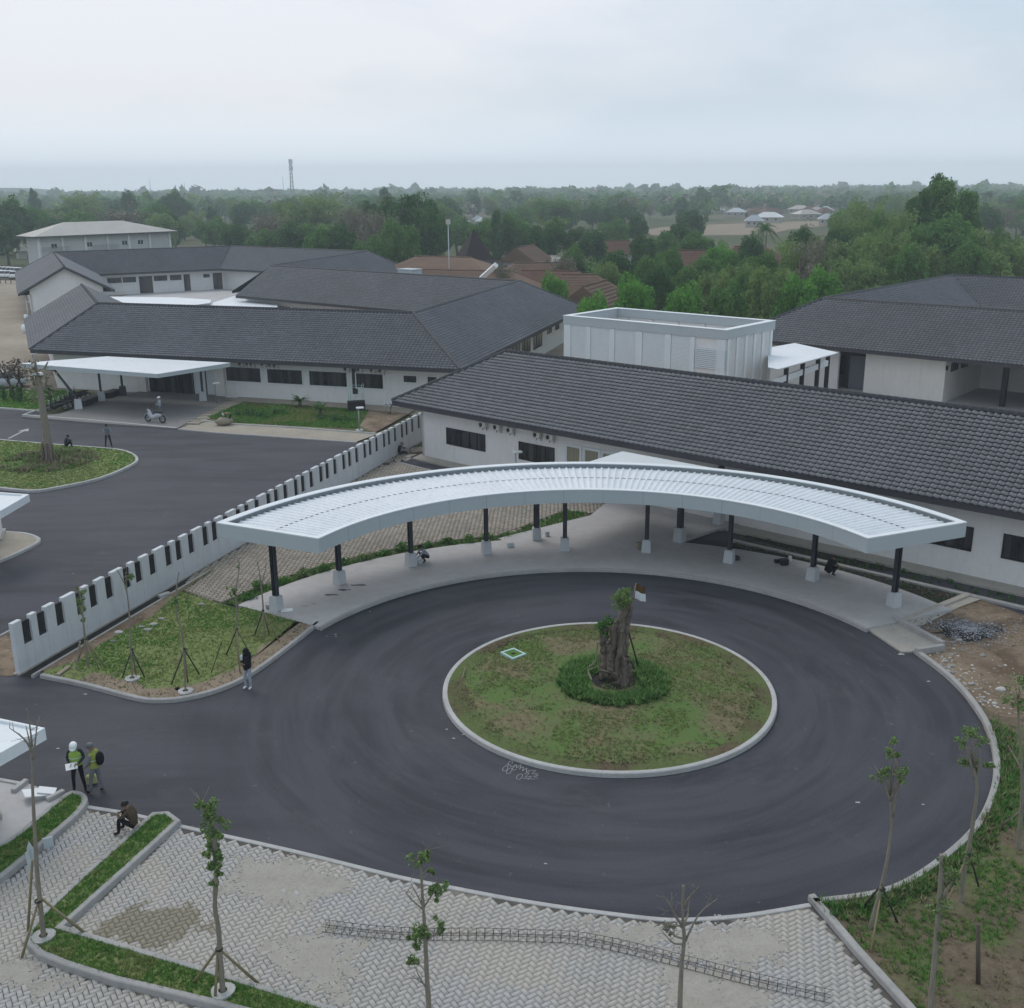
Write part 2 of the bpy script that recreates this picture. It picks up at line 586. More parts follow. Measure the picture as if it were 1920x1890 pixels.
mk('cloth_grey', (0.15, 0.16, 0.19), 0.95, 0.2, 6)
mk('cloth_pale', (0.34, 0.37, 0.42), 0.95, 0.2, 6)
mk('cloth_white', (0.62, 0.65, 0.68), 0.95, 0.1, 6)
mk('cloth_brown', (0.085, 0.062, 0.042), 0.95, 0.45, 9)
mk('cloth_khaki', (0.20, 0.16, 0.10), 0.95, 0.3, 6)
mk('vest_green', (0.30, 0.46, 0.09), 0.8, 0.15, 5)
mk('vest_olive', (0.27, 0.31, 0.07), 0.8, 0.15, 5)
mk('helmet_white', (0.80, 0.83, 0.85), 0.35, 0.04, 3, spec=0.5)
mk('helmet_grey', (0.09, 0.10, 0.12), 0.45, 0.1, 3, spec=0.5)
mk('bag_yellow', (0.45, 0.44, 0.16), 0.8, 0.2, 5)
mk('grass_blade', (0.185, 0.26, 0.080), 0.9, 0.3, 0.7, col2=(0.25, 0.27, 0.11), island=0.4, spec=0.1)
mk('grass_lush', (0.105, 0.245, 0.050), 0.9, 0.3, 0.7, col2=(0.15, 0.26, 0.07), island=0.4, spec=0.1)
mk('grass_dry', (0.22, 0.19, 0.11), 0.95, 0.3, 0.7, col2=(0.165, 0.19, 0.08), island=0.4, spec=0.1)
mk('leaf_ground', (0.095, 0.225, 0.052), 0.7, 0.3, 2.0, island=0.6, spec=0.3)
mk('leaf_young', (0.19, 0.29, 0.10), 0.7, 0.3, 2.0, island=0.5, spec=0.3)
mk('leaf_dark', (0.081, 0.174, 0.055), 0.8, 0.25, 0.35, col2=(0.052, 0.124, 0.046), island=0.24, spec=0.15)
mk('leaf_mid', (0.129, 0.255, 0.065), 0.8, 0.25, 0.35, col2=(0.081, 0.185, 0.053), island=0.24, spec=0.15)
mk('leaf_bright', (0.137, 0.331, 0.055), 0.8, 0.25, 0.35, col2=(0.097, 0.246, 0.046), island=0.24, spec=0.15)
mk('leaf_bamboo', (0.209, 0.312, 0.096), 0.8, 0.25, 0.35, col2=(0.145, 0.236, 0.077), island=0.24, spec=0.15)
mk('twig_tan', (0.25, 0.235, 0.175), 0.95, 0.25, 0.35, col2=(0.154, 0.154, 0.098), island=0.3, spec=0.1)
mk('yard_dirt', (0.34, 0.295, 0.235), 0.95, 0.3, 0.12, col2=(0.22, 0.18, 0.135), bump=0.3)
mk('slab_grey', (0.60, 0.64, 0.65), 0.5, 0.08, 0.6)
mk('porch_floor', (0.20, 0.195, 0.19), 0.75, 0.25, 0.35, bump=0.15)
mk('sand_drift', (0.365, 0.345, 0.305), 0.95, 0.25, 1.6, col2=(0.29, 0.268, 0.23), bump=0.6)
mk('hill_far', (0.06, 0.075, 0.05), 0.95, 0.3, 0.01)

for k_ in ('leaf_dark', 'leaf_mid', 'leaf_bright', 'leaf_bamboo', 'leaf_young', 'leaf_ground', 'grass_blade', 'grass_lush'):
    nt_ = MAT[k_].node_tree; pb_ = next(q for q in nt_.nodes if q.type == 'BSDF_PRINCIPLED'); ou_ = next(q for q in nt_.nodes if q.type == 'OUTPUT_MATERIAL')
    tr_ = nt_.nodes.new('ShaderNodeBsdfTranslucent'); mx_ = nt_.nodes.new('ShaderNodeMixShader'); mx_.inputs[0].default_value = 0.38     # thin leaves let light through
    nt_.links.new(pb_.inputs['Base Color'].links[0].from_socket, tr_.inputs['Color'])
    nt_.links.new(pb_.outputs[0], mx_.inputs[1]); nt_.links.new(tr_.outputs[0], mx_.inputs[2]); nt_.links.new(mx_.outputs[0], ou_.inputs['Surface'])

def glass_mat():
    t = NT('window_glass')
    f = t.noise(t.scaled(t.pos(), (1.5, 1.5, 0.1)), 1.2, 2.0)
    c = t.mix(t.ramp(f, 0.45, 0.62), (0.012, 0.013, 0.016), (0.055, 0.055, 0.060))
    return t.fin(c, 0.12, 0.5)
MAT['glass'] = glass_mat()

def curtain_mat():
    t = NT('curtain_glass')
    f = t.noise(t.scaled(t.pos(), (14, 14, 0.2)), 1.0, 2.0)
    c = t.mix(f, (0.16, 0.15, 0.10), (0.36, 0.34, 0.26))
    return t.fin(c, 0.3, 0.4)
MAT['curtain'] = curtain_mat()

ISL = np.array([3.41, 35.04]); ISL_R = 5.97
RING = np.array([3.1, 35.1]); RING_R = 12.33
U_A = np.array([0.752, -0.659]); N_A = np.array([0.659, 0.752])     # along and across the long roof nearby

def asphalt_mat():
    t = NT('asphalt')
    p = t.pos()
    sub = t.n('ShaderNodeVectorMath'); sub.operation = 'SUBTRACT'
    sub.inputs[1].default_value = (RING[0], RING[1], 0)
    t.l(p, sub.inputs[0])
    sep = t.n('ShaderNodeSeparateXYZ'); t.l(sub.outputs[0], sep.inputs[0])
    X, Y = sep.outputs[0], sep.outputs[1]
    r = t.math('SQRT', t.math('ADD', t.math('MULTIPLY', X, X), t.math('MULTIPLY', Y, Y)))
    th = t.math('ARCTAN2', Y, X)
    cmb = t.n('ShaderNodeCombineXYZ')
    t.l(t.math('MULTIPLY', r, 1.15), cmb.inputs[0])
    t.l(t.math('MULTIPLY', t.math('SINE', th), 1.6), cmb.inputs[1])
    t.l(t.math('MULTIPLY', t.math('COSINE', th), 1.6), cmb.inputs[2])
    ringf = t.noise(cmb.outputs[0], 1.0, 5.0, 0.62, 0.5)
    lin = t.noise(t.scaled(p, (0.16, 0.75, 1), R(-70)), 1.0, 5.0, 0.6, 0.3)
    lin2 = t.noise(t.scaled(p, (0.12, 0.9, 1), R(20)), 0.7, 4.0, 0.6, 0.5)
    near = t.ramp(r, 0.0, 1.0)
    mr = t.n('ShaderNodeMapRange')
    mr.inputs['From Min'].default_value, mr.inputs['From Max'].default_value = 11.5, 15.5
    t.l(r, mr.inputs['Value'])
    streak = t.mix(mr.outputs[0], ringf, lin)
    big = t.noise(p, 0.11, 3.0, 0.5)
    c = t.mix(t.ramp(streak, 0.38, 0.60), (0.012, 0.0135, 0.021), (0.054, 0.055, 0.068))
    c = t.mix(t.math('MULTIPLY', t.ramp(big, 0.45, 0.7), 0.45), c, (0.078, 0.077, 0.084))
    dust = t.noise(p, 0.42, 6.0, 0.7, 0.8)
    c = t.mix(t.math('MULTIPLY', t.ramp(dust, 0.56, 0.74), 0.30), c, (0.13, 0.118, 0.112))
    fine = t.noise(p, 22.0, 2.0)
    c = t.mix(0.32, c, t.mix(t.ramp(fine, 0.3, 0.7), (0.028, 0.030, 0.040), (0.085, 0.085, 0.098)))
    spots = t.noise(p, 3.1, 4.0, 0.6)
    c = t.mix(t.math('MULTIPLY', t.ramp(spots, 0.66, 0.72), 0.35), c, (0.16, 0.15, 0.14))
    t.bump(t.noise(p, 60.0, 2.0), 0.25, 0.006)
    return t.fin(c, t.mix(streak, (0.55,) * 3, (0.8,) * 3), 0.25)
MAT['asphalt'] = asphalt_mat()

def turf_mat(name, green, green2, soil, soil_amt, scale=0.5, soil2=None):
    t = NT(name)
    p = t.pos()
    f = t.noise(p, scale, 6.0, 0.65, 0.3)
    fine = t.noise(p, 9.0, 4.0, 0.7)
    g = t.mix(t.ramp(fine, 0.3, 0.7), green, green2)
    s2 = soil2 or dark(soil, 0.6)
    so = t.mix(t.ramp(t.noise(p, 5.0, 5.0, 0.7), 0.35, 0.65), soil, s2)
    c = t.mix(t.ramp(f, soil_amt - 0.08, soil_amt + 0.08), so, g)
    t.bump(t.noise(p, 25.0, 4.0), 0.7, 0.04)
    return t.fin(c, 0.95, 0.1)
MAT['turf'] = turf_mat('turf', (0.15, 0.205, 0.065), (0.20, 0.225, 0.095), (0.18, 0.145, 0.095), 0.36)
MAT['turf_patchy'] = turf_mat('turf_patchy', (0.085, 0.13, 0.040), (0.13, 0.145, 0.062), (0.135, 0.105, 0.068), 0.46)
MAT['turf_dry'] = turf_mat('turf_dry', (0.080, 0.160, 0.040), (0.125, 0.165, 0.060), (0.200, 0.176, 0.100), 0.50, 0.45)
MAT['turf_right'] = turf_mat('turf_right', (0.085, 0.145, 0.040), (0.12, 0.145, 0.055), (0.175, 0.140, 0.098), 0.55, 0.45)
MAT['field'] = turf_mat('field', (0.060, 0.080, 0.034), (0.085, 0.095, 0.05), (0.17, 0.145, 0.10), 0.42, 0.012)

def dirt_yard_mat():
    t = NT('bare_dirt')
    p = t.pos()
    f = t.noise(p, 0.45, 7.0, 0.68, 0.5)
    c = t.mix(t.ramp(f, 0.38, 0.66), (0.125, 0.092, 0.064), (0.275, 0.215, 0.155))
    f2 = t.noise(p, 2.6, 6.0, 0.7)
    c = t.mix(t.math('MULTIPLY', t.ramp(f2, 0.54, 0.66), 0.75), c, (0.085, 0.062, 0.043))
    c = t.mix(t.math('MULTIPLY', t.ramp(t.noise(p, 7.0, 4.0), 0.62, 0.70), 0.5), c, (0.42, 0.39, 0.35))
    t.bump(f2, 0.6, 0.06)
    return t.fin(c, 0.95, 0.1)
MAT['dirt_yard'] = dirt_yard_mat()

def paver_mat(name, a, b, sand, isl=0.14, amt=0.55, stain=None):
    """concrete blocks; drifts of sand lie over stretches of blocks and joints alike"""
    t = NT(name)
    p = t.pos()
    f = t.noise(p, 0.30, 4.0, 0.55, 0.3)
    c = t.mix(t.ramp(f, 0.38, 0.62), a, b)
    g = t.n('ShaderNodeNewGeometry').outputs['Random Per Island']
    o = t.n('ShaderNodeObjectInfo').outputs['Random']
    s_ = t.math('FRACT', t.math('ADD', g, o))
    mr = t.n('ShaderNodeMapRange')
    mr.inputs['To Min'].default_value, mr.inputs['To Max'].default_value = 1 - isl, 1 + isl
    t.l(s_, mr.inputs['Value'])
    hs = t.n('ShaderNodeHueSaturation')
    t.l(mr.outputs[0], hs.inputs['Value']); t.l(c, hs.inputs['Color'])
    c = hs.outputs[0]
    fs = t.noise(t.scaled(p, (1, 1, 0.0), 0, (3.1, 0.4, 0)), 0.27, 6.0, 0.62, 0.4)
    c = t.mix(t.math('MULTIPLY', t.ramp(fs, amt, amt + 0.10), 0.85), c, sand)
    if stain:
        sub = t.n('ShaderNodeVectorMath'); sub.operation = 'SUBTRACT'
        sub.inputs[1].default_value = (stain[0], stain[1], 0); t.l(p, sub.inputs[0])
        mp = t.scaled(sub.outputs[0], (1 / stain[2], 1 / stain[3], 0), stain[4])
        ln = t.n('ShaderNodeVectorMath'); ln.operation = 'LENGTH'; t.l(mp, ln.inputs[0])
        e = t.math('ADD', t.math('SUBTRACT', 1.0, ln.outputs['Value']),
                   t.math('MULTIPLY', t.math('SUBTRACT', t.noise(p, 1.6, 6.0, 0.65), 0.5), 1.9))
        c = t.mix(t.math('MULTIPLY', t.ramp(e, 0.18, 0.34), 0.9), c, (0.185, 0.155, 0.085))
    c = t.mix(0.25, c, t.mix(t.ramp(t.noise(p, 18.0, 3.0), 0.3, 0.7), dark(a, 0.7), dark(a, 1.2)))
    t.bump(t.noise(p, 30.0, 3.0), 0.3, 0.006)
    return t.fin(c, 0.85, 0.2)
_st = at(290, 1735)
STAIN = (_st[0], _st[1], 1.95, 0.95, R(20))
MAT['paver'] = paver_mat('paver', (0.385, 0.383, 0.378), (0.40, 0.375, 0.33), (0.43, 0.395, 0.34), 0.07, 0.49, stain=STAIN)
MAT['paver_bed'] = paver_mat('paver_bed', (0.075, 0.071, 0.066), (0.12, 0.105, 0.085), (0.40, 0.37, 0.32), 0.0, 0.49, stain=STAIN)
MAT['grass_paver'] = paver_mat('grass_paver', (0.34, 0.30, 0.25), (0.29, 0.26, 0.22), (0.36, 0.31, 0.24), 0.2, 0.7)
MAT['grass_paver_bed'] = simple('grass_paver_bed', (0.095, 0.075, 0.055), 0.95, 0.3, 1.0)

# ------------------------------------------------------------ numpy value noise for scattering
_NG = RNG.random((64, 64))
def vnoise(P, s):
    q = np.asarray(P)[:, :2] * s
    i = np.floor(q).astype(int); f = q - i
    f = f * f * (3 - 2 * f)
    a = _NG[i[:, 0] % 64, i[:, 1] % 64]; b = _NG[(i[:, 0] + 1) % 64, i[:, 1] % 64]
    c = _NG[i[:, 0] % 64, (i[:, 1] + 1) % 64]; d = _NG[(i[:, 0] + 1) % 64, (i[:, 1] + 1) % 64]
    return (a * (1 - f[:, 0]) + b * f[:, 0]) * (1 - f[:, 1]) + (c * (1 - f[:, 0]) + d * f[:, 0]) * f[:, 1]
def fnoise(P, s):
    return 0.55 * vnoise(P, s) + 0.3 * vnoise(np.asarray(P) + 17.3, s * 2.3) + 0.15 * vnoise(np.asarray(P) + 5.1, s * 5.1)

def scatter_pts(poly, dens, holes=()):
    poly = np.asarray(poly)
    lo, hi = poly.min(0), poly.max(0)
    n = int((hi - lo).prod() * dens)
    P = lo + RNG.random((n, 2)) * (hi - lo)
    k = in_poly(P, poly)
    for h in holes: k &= ~in_poly(P, h)
    return P[k]

def blades(name, P, z, h, mats, mi=None, nb=5, w=0.012, spread=0.05, label=None, cat='grass', parent=None, lean=0.7):
    """tufts of narrow blades; P (n,2)"""
    n = len(P)
    if n == 0: return None
    hh = h * (0.5 + RNG.random(n) * 0.9)
    base = np.repeat(np.c_[P, np.full(n, z)], nb, 0)
    H = np.repeat(hh, nb) * (0.6 + 0.6 * RNG.random(n * nb))
    a = RNG.random(n * nb) * 2 * np.pi
    off = spread * RNG.random(n * nb)
    base[:, 0] += np.cos(a) * off; base[:, 1] += np.sin(a) * off
    b = a + RNG.normal(0, 0.6, n * nb)
    tip = base + np.c_[np.cos(b) * H * lean, np.sin(b) * H * lean, H]
    ww = w * (0.6 + RNG.random(n * nb))
    d = np.c_[-np.sin(b) * ww, np.cos(b) * ww, np.zeros(n * nb)]
    V = np.stack([base - d, base + d, tip], 1).reshape(-1, 3)
    Fc = np.arange(len(V)).reshape(-1, 3)
    m = None
    if mi is not None: m = np.repeat(mi, nb)
    me = mesh_np(name, V, Fc, mats, m)
    o = link(name, me, parent)
    return tag(o, label, cat if parent is None else None, kind='stuff')

# ------------------------------------------------------------ ground, roads, pavements
sheet('ground', [(-1900, -60), (1900, -60), (1900, 2320), (-1900, 2320)], -0.06, MAT['field'])

verge_line = px_poly([(-400, 735), (0, 766), (60, 772), (160, 784), (330, 803), (420, 812), (540, 820), (668, 829)])
road_poly = [(-95, 70)] + verge_line + [tuple(at(760, 829)[:2]), (-4, 70), (16, 48), (34, 40), (34, 6), (-60, 6), (-95, 30)]
sheet('road', road_poly, 0.0, MAT['asphalt'])

# yard dirt round the buildings on the left and between them
sheet('dirt_yard', [(-140, 75), (-60, 82), (-45, 89), (-30, 90), (-8, 84), (-3, 78), (6, 62), (26, 46), (60, 20), (90, 60), (120, 150), (20, 235), (-110, 235), (-150, 150)], -0.03, MAT['yard_dirt'])

# --- roundabout island
def circle(c, r, n=96, a0=0.0, a1=2 * math.pi, end=False):
    m = n + 1 if end else n
    return [(c[0] + r * math.cos(a0 + (a1 - a0) * k / n), c[1] + r * math.sin(a0 + (a1 - a0) * k / n)) for k in range(m)]
isl_c = circle(ISL, ISL_R)
kerb('kerb', isl_c, 0.19, -0.02, 0.16, MAT['kerb_white'], closed=True, side=1)
mb = MB()                                   # the turf domes a little towards the stump
nr, na = 10, 64
vs = [(ISL[0], ISL[1], 0.30)]
for i in range(1, nr + 1):
    r_ = (ISL_R - 0.17) * i / nr
    for k in range(na):
        a_ = 2 * math.pi * k / na
        vs.append((ISL[0] + r_ * math.cos(a_), ISL[1] + r_ * math.sin(a_), 0.30 - 0.18 * (i / nr) ** 2))
fs = [(0, 1 + k, 1 + (k + 1) % na) for k in range(na)]
for i in range(nr - 1):
    for k in range(na):
        a_ = 1 + i * na; b_ = a_ + na; k2 = (k + 1) % na
        fs.append((a_ + k, b_ + k, b_ + k2, a_ + k2))
mb.add(vs, fs, True)
tag(mb.build('island_turf', MAT['turf_dry']), kind='structure')
def isl_z(P): return 0.30 - 0.18 * (np.hypot(P[:, 0] - ISL[0], P[:, 1] - ISL[1]) / (ISL_R - .17)) ** 2

def blades_z(name, P, Z, *a, **k):
    o = blades(name, P, 0.0, *a, **k)
    me = o.data
    nb = k.get('nb', 5)
    co = np.empty(len(me.vertices) * 3, np.float32); me.vertices.foreach_get('co', co)
    co = co.reshape(-1, 3); co[:, 2] += np.repeat(Z, nb * 3)
    me.vertices.foreach_set('co', co.ravel()); me.update()
    return o
P = scatter_pts(circle(ISL, ISL_R - 0.25), 150)
rr = np.hypot(P[:, 0] - ISL[0], P[:, 1] - ISL[1])
edge = np.clip((rr - 4.6) / 0.8, 0, 1)
gp = fnoise(P, 0.42)
keep = (RNG.random(len(P)) < np.where(gp > 0.52, 0.95, 0.14) + edge * 0.35)
P, gp, edge = P[keep], gp[keep], edge[keep]
mi = np.where(gp + RNG.normal(0, .05, len(P)) > 0.54, 0, 1)
mi = np.where((edge > 0.5) & (RNG.random(len(P)) < 0.6), 2, mi)
blades_z('island_grass', P, isl_z(P), 0.05, [MAT['grass_blade'], MAT['grass_dry'], MAT['turf_patchy']], mi, label='patchy thin grass covering the round traffic island')
mb = MB(); vs = []
for k in range(97):
    a_ = 2 * math.pi * k / 96; w_ = .62 + .22 * math.sin(3 * a_ + 1) * math.sin(5 * a_) + RNG.normal(0, .05)
    for r_ in (ISL_R - .18 - max(.2, w_), ISL_R - .42, ISL_R - .18):
        vs.append((ISL[0] + r_ * math.cos(a_), ISL[1] + r_ * math.sin(a_), .306 - .18 * (r_ / (ISL_R - .17)) ** 2 + (.0 if r_ < ISL_R - .5 else .02)))
mb.add(vs, [(k * 3 + j, k * 3 + j + 1, k * 3 + j + 4, k * 3 + j + 3) for k in range(96) for j in range(2)], True)
tag(mb.build('soil_margin', MAT['turf_patchy']), kind='structure')
# leafy ground cover ring round the old stump
stump = at(1150, 1276, 0.28)
P = scatter_pts(circle(stump, 2.05), 190, [circle(stump - np.array([stump[0], stump[1], 0]) / np.hypot(stump[0], stump[1]) * .22, 1.0, 32)])
P = P[np.hypot(P[:, 0] - stump[0], P[:, 1] - stump[1]) + RNG.normal(0, .08, len(P)) < 1.95]
blades_z('ground_cover', P, isl_z(P), 0.15, [MAT['leaf_ground'], MAT['grass_lush']], RNG.integers(0, 2, len(P)), nb=7, w=0.034, spread=0.09, lean=1.1, label='dense leafy ground cover ringing the old tree stump', cat='ground cover')
P = P[RNG.random(len(P)) < .5]
blades_z('pale_sprigs', P, isl_z(P) + .05, 0.13, [MAT['leaf_young']], None, nb=3, w=0.030, spread=0.06, lean=0.7, label='pale green sprigs standing out of the ground cover by the stump', cat='ground cover')
sheet('planting_pit', circle(stump, 0.8, 24), 0.305, MAT['dark_soil'])

# --- covered walk floor along the ring road
TH0, TH1 = R(24.2), R(151.8)
inner = circle(RING, RING_R, 60, TH0, R(153.2), True)
outer = circle(RING, 17.05, 60, TH0, TH1, True)
floor_poly = inner + outer[::-1]
mb = MB(); mb.prism(floor_poly, -0.05, 0.15)
tag(mb.build('portico_floor', MAT['concrete_floor']), kind='structure')
kerb('kerb', [(p[0], p[1]) for p in circle(RING, RING_R - 0.02, 60, R(23.8), R(153.2), True)], 0.14, -0.02, 0.156, MAT['kerb_grey'], side=-1)
# the floor runs on to the entrance of the long building
ent = px_poly([(935, 1009), (1107, 966), (1172, 930), (1330, 965), (1345, 985), (1283, 1012)], 0.146)
e0 = np.array(ent[0]); 
ent = [tuple(RING + np.array([math.cos(R(102)), math.sin(R(102))]) * 16.9), ent[0], ent[1], (7.0, 62.0), (14.2, 55.6), tuple(at(1347, 990, .15)[:2]), ent[5], tuple(RING + np.array([math.cos(R(71)), math.sin(R(71))]) * 16.9)]
sheet('entrance_floor', ent, 0.146, MAT['concrete_floor'], thick=0.2)

# --- beds and strips along the long building (frame: u along, n across)
def un(u, n): 
    q = U_A * u / np.dot(U_A, U_A) + N_A * n / np.dot(N_A, N_A)
    return (q[0], q[1])
UE = 12.0
sheet('wall_apron', [un(-51.5, 47.75), un(UE, 47.75), un(UE, 48.9), un(-51.5, 48.9)], 0.10, MAT['concrete'], thick=0.25)
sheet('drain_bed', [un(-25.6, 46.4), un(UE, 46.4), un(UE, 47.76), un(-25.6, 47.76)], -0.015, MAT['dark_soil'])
kerb('kerb', [un(-25.6, 46.15), un(UE, 46.15)], 0.26, -0.05, 0.13, MAT['kerb_grey'])
bed_arc = circle(RING, 17.06, 24, R(27.5), R(69.5), True)
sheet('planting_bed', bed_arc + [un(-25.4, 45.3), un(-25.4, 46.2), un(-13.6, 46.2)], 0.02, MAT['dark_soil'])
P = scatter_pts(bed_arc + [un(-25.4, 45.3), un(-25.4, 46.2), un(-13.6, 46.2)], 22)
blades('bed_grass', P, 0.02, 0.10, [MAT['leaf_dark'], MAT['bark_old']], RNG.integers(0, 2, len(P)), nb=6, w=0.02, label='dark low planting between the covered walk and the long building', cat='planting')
P = scatter_pts([un(-25.4, 46.45), un(UE, 46.45), un(UE, 47.7), un(-25.4, 47.7)], 5)
blades('weeds', P, 0.0, 0.16, [MAT['leaf_dark']], None, nb=6, w=0.03, label='weeds sprouting in the dark drain bed along the long wall', cat='weeds')
# left-hand end: corner bed, kerbs
cb = px_poly([(762, 867), (783, 859), (860, 875), (885, 882), (940, 905), (840, 895)])
sheet('corner_bed', cb, -0.01, MAT['dark_soil'])
kerb('kerb', px_poly([(935, 908), (840, 891), (745, 867)]), 0.2, -0.04, 0.1, MAT['kerb_grey'], side=1)
kerb('kerb', px_poly([(762, 866), (820, 841), (826, 839)]), 0.25, -0.04, 0.1, MAT['kerb_grey'], side=1)
sheet('back_lawn', px_poly([(797, 834), (822, 816), (845, 818), (845, 840)]), 0.0, MAT['turf_patchy'])

# --- block paving with wide joints between the white fence and the covered walk
FD = np.array([0.304, 0.953]); FN = np.array([0.953, -0.304])
F0 = at(38, 1265)[:2]
gp_poly = [tuple(at(340, 1110)[:2]), tuple(at(415, 1133)[:2])] + circle(RING, 18.0, 20, R(151), R(101.5), True) + \
          [tuple(at(1064, 957)[:2]), tuple(at(1107, 966)[:2]), tuple(at(1170, 932)[:2]), un(-33, 47.7), tuple(at(900, 905)[:2]), tuple(at(745, 868)[:2]), tuple(at(760, 862)[:2]),
           tuple(at(818, 835)[:2]), tuple(F0 + FD * 37.5 + FN * 0.15), tuple(F0 + FD * 11.2 + FN * 0.15)]
gpav = sheet('grass_paving', gp_poly, 0.05, MAT['grass_paver_bed'])
def blocks(name, poly, holes, L, W, gap, z0, z1, rot, mat, mode, keep_n, single, parent, org=(0, 0)):
    """paving blocks: the nearest keep_n are objects of their own, the rest one mesh"""
    poly = np.asarray(poly)
    c, s = math.cos(rot), math.sin(rot)
    Rm = np.array([[c, -s], [s, c]])
    q = (poly - org) @ Rm
    lo, hi = q.min(0), q.max(0)
    if mode == 'herring':
        lo, hi = np.array([-hi[0], lo[1]]), np.array([-lo[0], hi[1]])
        i0, i1 = int(lo[0] / W) - 2, int(hi[0] / W) + 3
        j0, j1 = int(lo[1] / W) - 2, int(hi[1] / W) + 3
        A, B = np.meshgrid(np.arange(i0, i1), np.arange(j0, j1), indexing='ij')
        A, B = A.ravel(), B.ravel()
        k = (A + B) % 4
        h = k == 0; v = k == 2
        C1 = np.c_[(A[h] + 1.0) * W, (B[h] + .5) * W]; C2 = np.c_[(A[v] + .5) * W, (B[v] + 1.0) * W]
        Cn = np.r_[C1, C2]; ang = np.r_[np.zeros(len(C1)), np.full(len(C2), math.pi / 2)]
    else:
        i0, i1 = int(lo[0] / L) - 2, int(hi[0] / L) + 3
        j0, j1 = int(lo[1] / W) - 2, int(hi[1] / W) + 3
        A, B = np.meshgrid(np.arange(i0, i1), np.arange(j0, j1), indexing='ij')
        A, B = A.ravel(), B.ravel()
        Cn = np.c_[(A + .5 * (B % 2)) * L, (B + .5) * W]; ang = np.zeros(len(Cn))
    if mode == 'herring': Cn[:, 0] = -Cn[:, 0]
    Wd = Cn @ Rm.T + org
    k = in_poly(Wd, poly)
    for hl in holes: k &= ~in_poly(Wd, hl)
    Wd, ang = Wd[k], ang[k] + rot
    dz = RNG.normal(0, 0.0022, len(Wd))
    hl, hw = L / 2 - gap / 2, W / 2 - gap / 2
    if mode != 'herring': hl, hw = L / 2 - gap / 2, W / 2 - gap / 2
    b = .005
    ch = .055
    T = np.array([(-hl, -hw, z0), (hl, -hw, z0), (hl, hw, z0), (-hl, hw, z0),
                  (-hl + b, -hw + b, z1), (hl - b, -hw + b, z1), (hl - b, hw - b, z1), (-hl + b, hw - b, z1)])
    TF = np.array([(4, 5, 6, 7), (0, 1, 5, 4), (1, 2, 6, 5), (2, 3, 7, 6), (3, 0, 4, 7)])
    if mode != 'herring':       # blocks with cut corners
        o8 = [(-hl + ch, -hw), (hl - ch, -hw), (hl, -hw + ch), (hl, hw - ch), (hl - ch, hw), (-hl + ch, hw), (-hl, hw - ch), (-hl, -hw + ch)]
        T = np.array([(x, y, z0) for x, y in o8] + [(x * .97, y * .97, z1) for x, y in o8])
        TF = np.array([(8, 9, 12, 13), (9, 10, 11, 12), (13, 14, 15, 8)] + [(k_, (k_ + 1) % 8, 8 + (k_ + 1) % 8, 8 + k_) for k_ in range(8)])
    d = Wd[:, 0] ** 2 + Wd[:, 1] ** 2
    near = np.zeros(len(Wd), bool)
    if keep_n:
        pxs = np.array([pix((x, y, z1)) for x, y in Wd])
        vis = (pxs[:, 0] > 10) & (pxs[:, 0] < 1910) & (pxs[:, 1] < 1885)
        dd = np.where(vis, d, 1e9)
        near[np.argsort(dd)[:keep_n]] = True
    far = ~near
    ca, sa = np.cos(ang[far]), np.sin(ang[far])
    nv_ = len(T); V = np.empty((far.sum(), nv_, 3))
    V[:, :, 0] = Wd[far, 0:1] + ca[:, None] * T[:, 0] - sa[:, None] * T[:, 1]
    V[:, :, 1] = Wd[far, 1:2] + sa[:, None] * T[:, 0] + ca[:, None] * T[:, 1]
    V[:, :, 2] = T[:, 2] + dz[far][:, None]
    Fc = (TF[None] + nv_ * np.arange(far.sum())[:, None, None]).reshape(-1, 4)
    o = link(name, mesh_np(name, V.reshape(-1, 3), Fc, mat), parent)
    tag(o, kind='stuff')
    if keep_n:
        me = mesh_np(single, T, TF, mat)
        for x, y, a, e in zip(Wd[near, 0], Wd[near, 1], ang[near], dz[near]):
            s_ = link(single, me, parent)
            s_.location = (x, y, e); s_.rotation_euler = (0, 0, a)
    return len(Wd)
blocks('paving_blocks', gp_poly, [], 0.25, 0.25, 0.02, 0.03, 0.075, R(24), MAT['grass_paver'], 'bond', 0, '', gpav)
# planted strip between that paving and the walk
strip = circle(RING, 17.06, 40, R(151.5), R(101), True) + circle(RING, 17.9, 40, R(101), R(151.5), True)
strip = circle(RING, 17.06, 40, R(151.5), R(102.5), True) + [tuple(at(1107, 966)[:2]), tuple(at(1066, 958)[:2]), tuple(at(1000, 984)[:2])] + circle(RING, 17.9, 40, R(102.5), R(151.5), True)
sheet('planting_bed', strip, 0.06, MAT['turf_patchy'])
P = scatter_pts(strip, 38)
blades('bed_grass', P, 0.06, 0.12, [MAT['leaf_mid'], MAT['leaf_ground']], RNG.integers(0, 2, len(P)), nb=6, w=0.03, label='low planting in the curved strip beside the block paving', cat='planting')
mb = MB()
ln = circle(RING, 17.97, 40, R(151.2), R(102.5), True) + [tuple(at(1000, 983)[:2]), tuple(at(1066, 957)[:2])]
ln = [tuple(at(345, 1110)[:2]), tuple(at(415, 1133)[:2])] + ln
kerb('paving_edge', ln, 0.07, -0.02, 0.115, MAT['timber'], side=1)

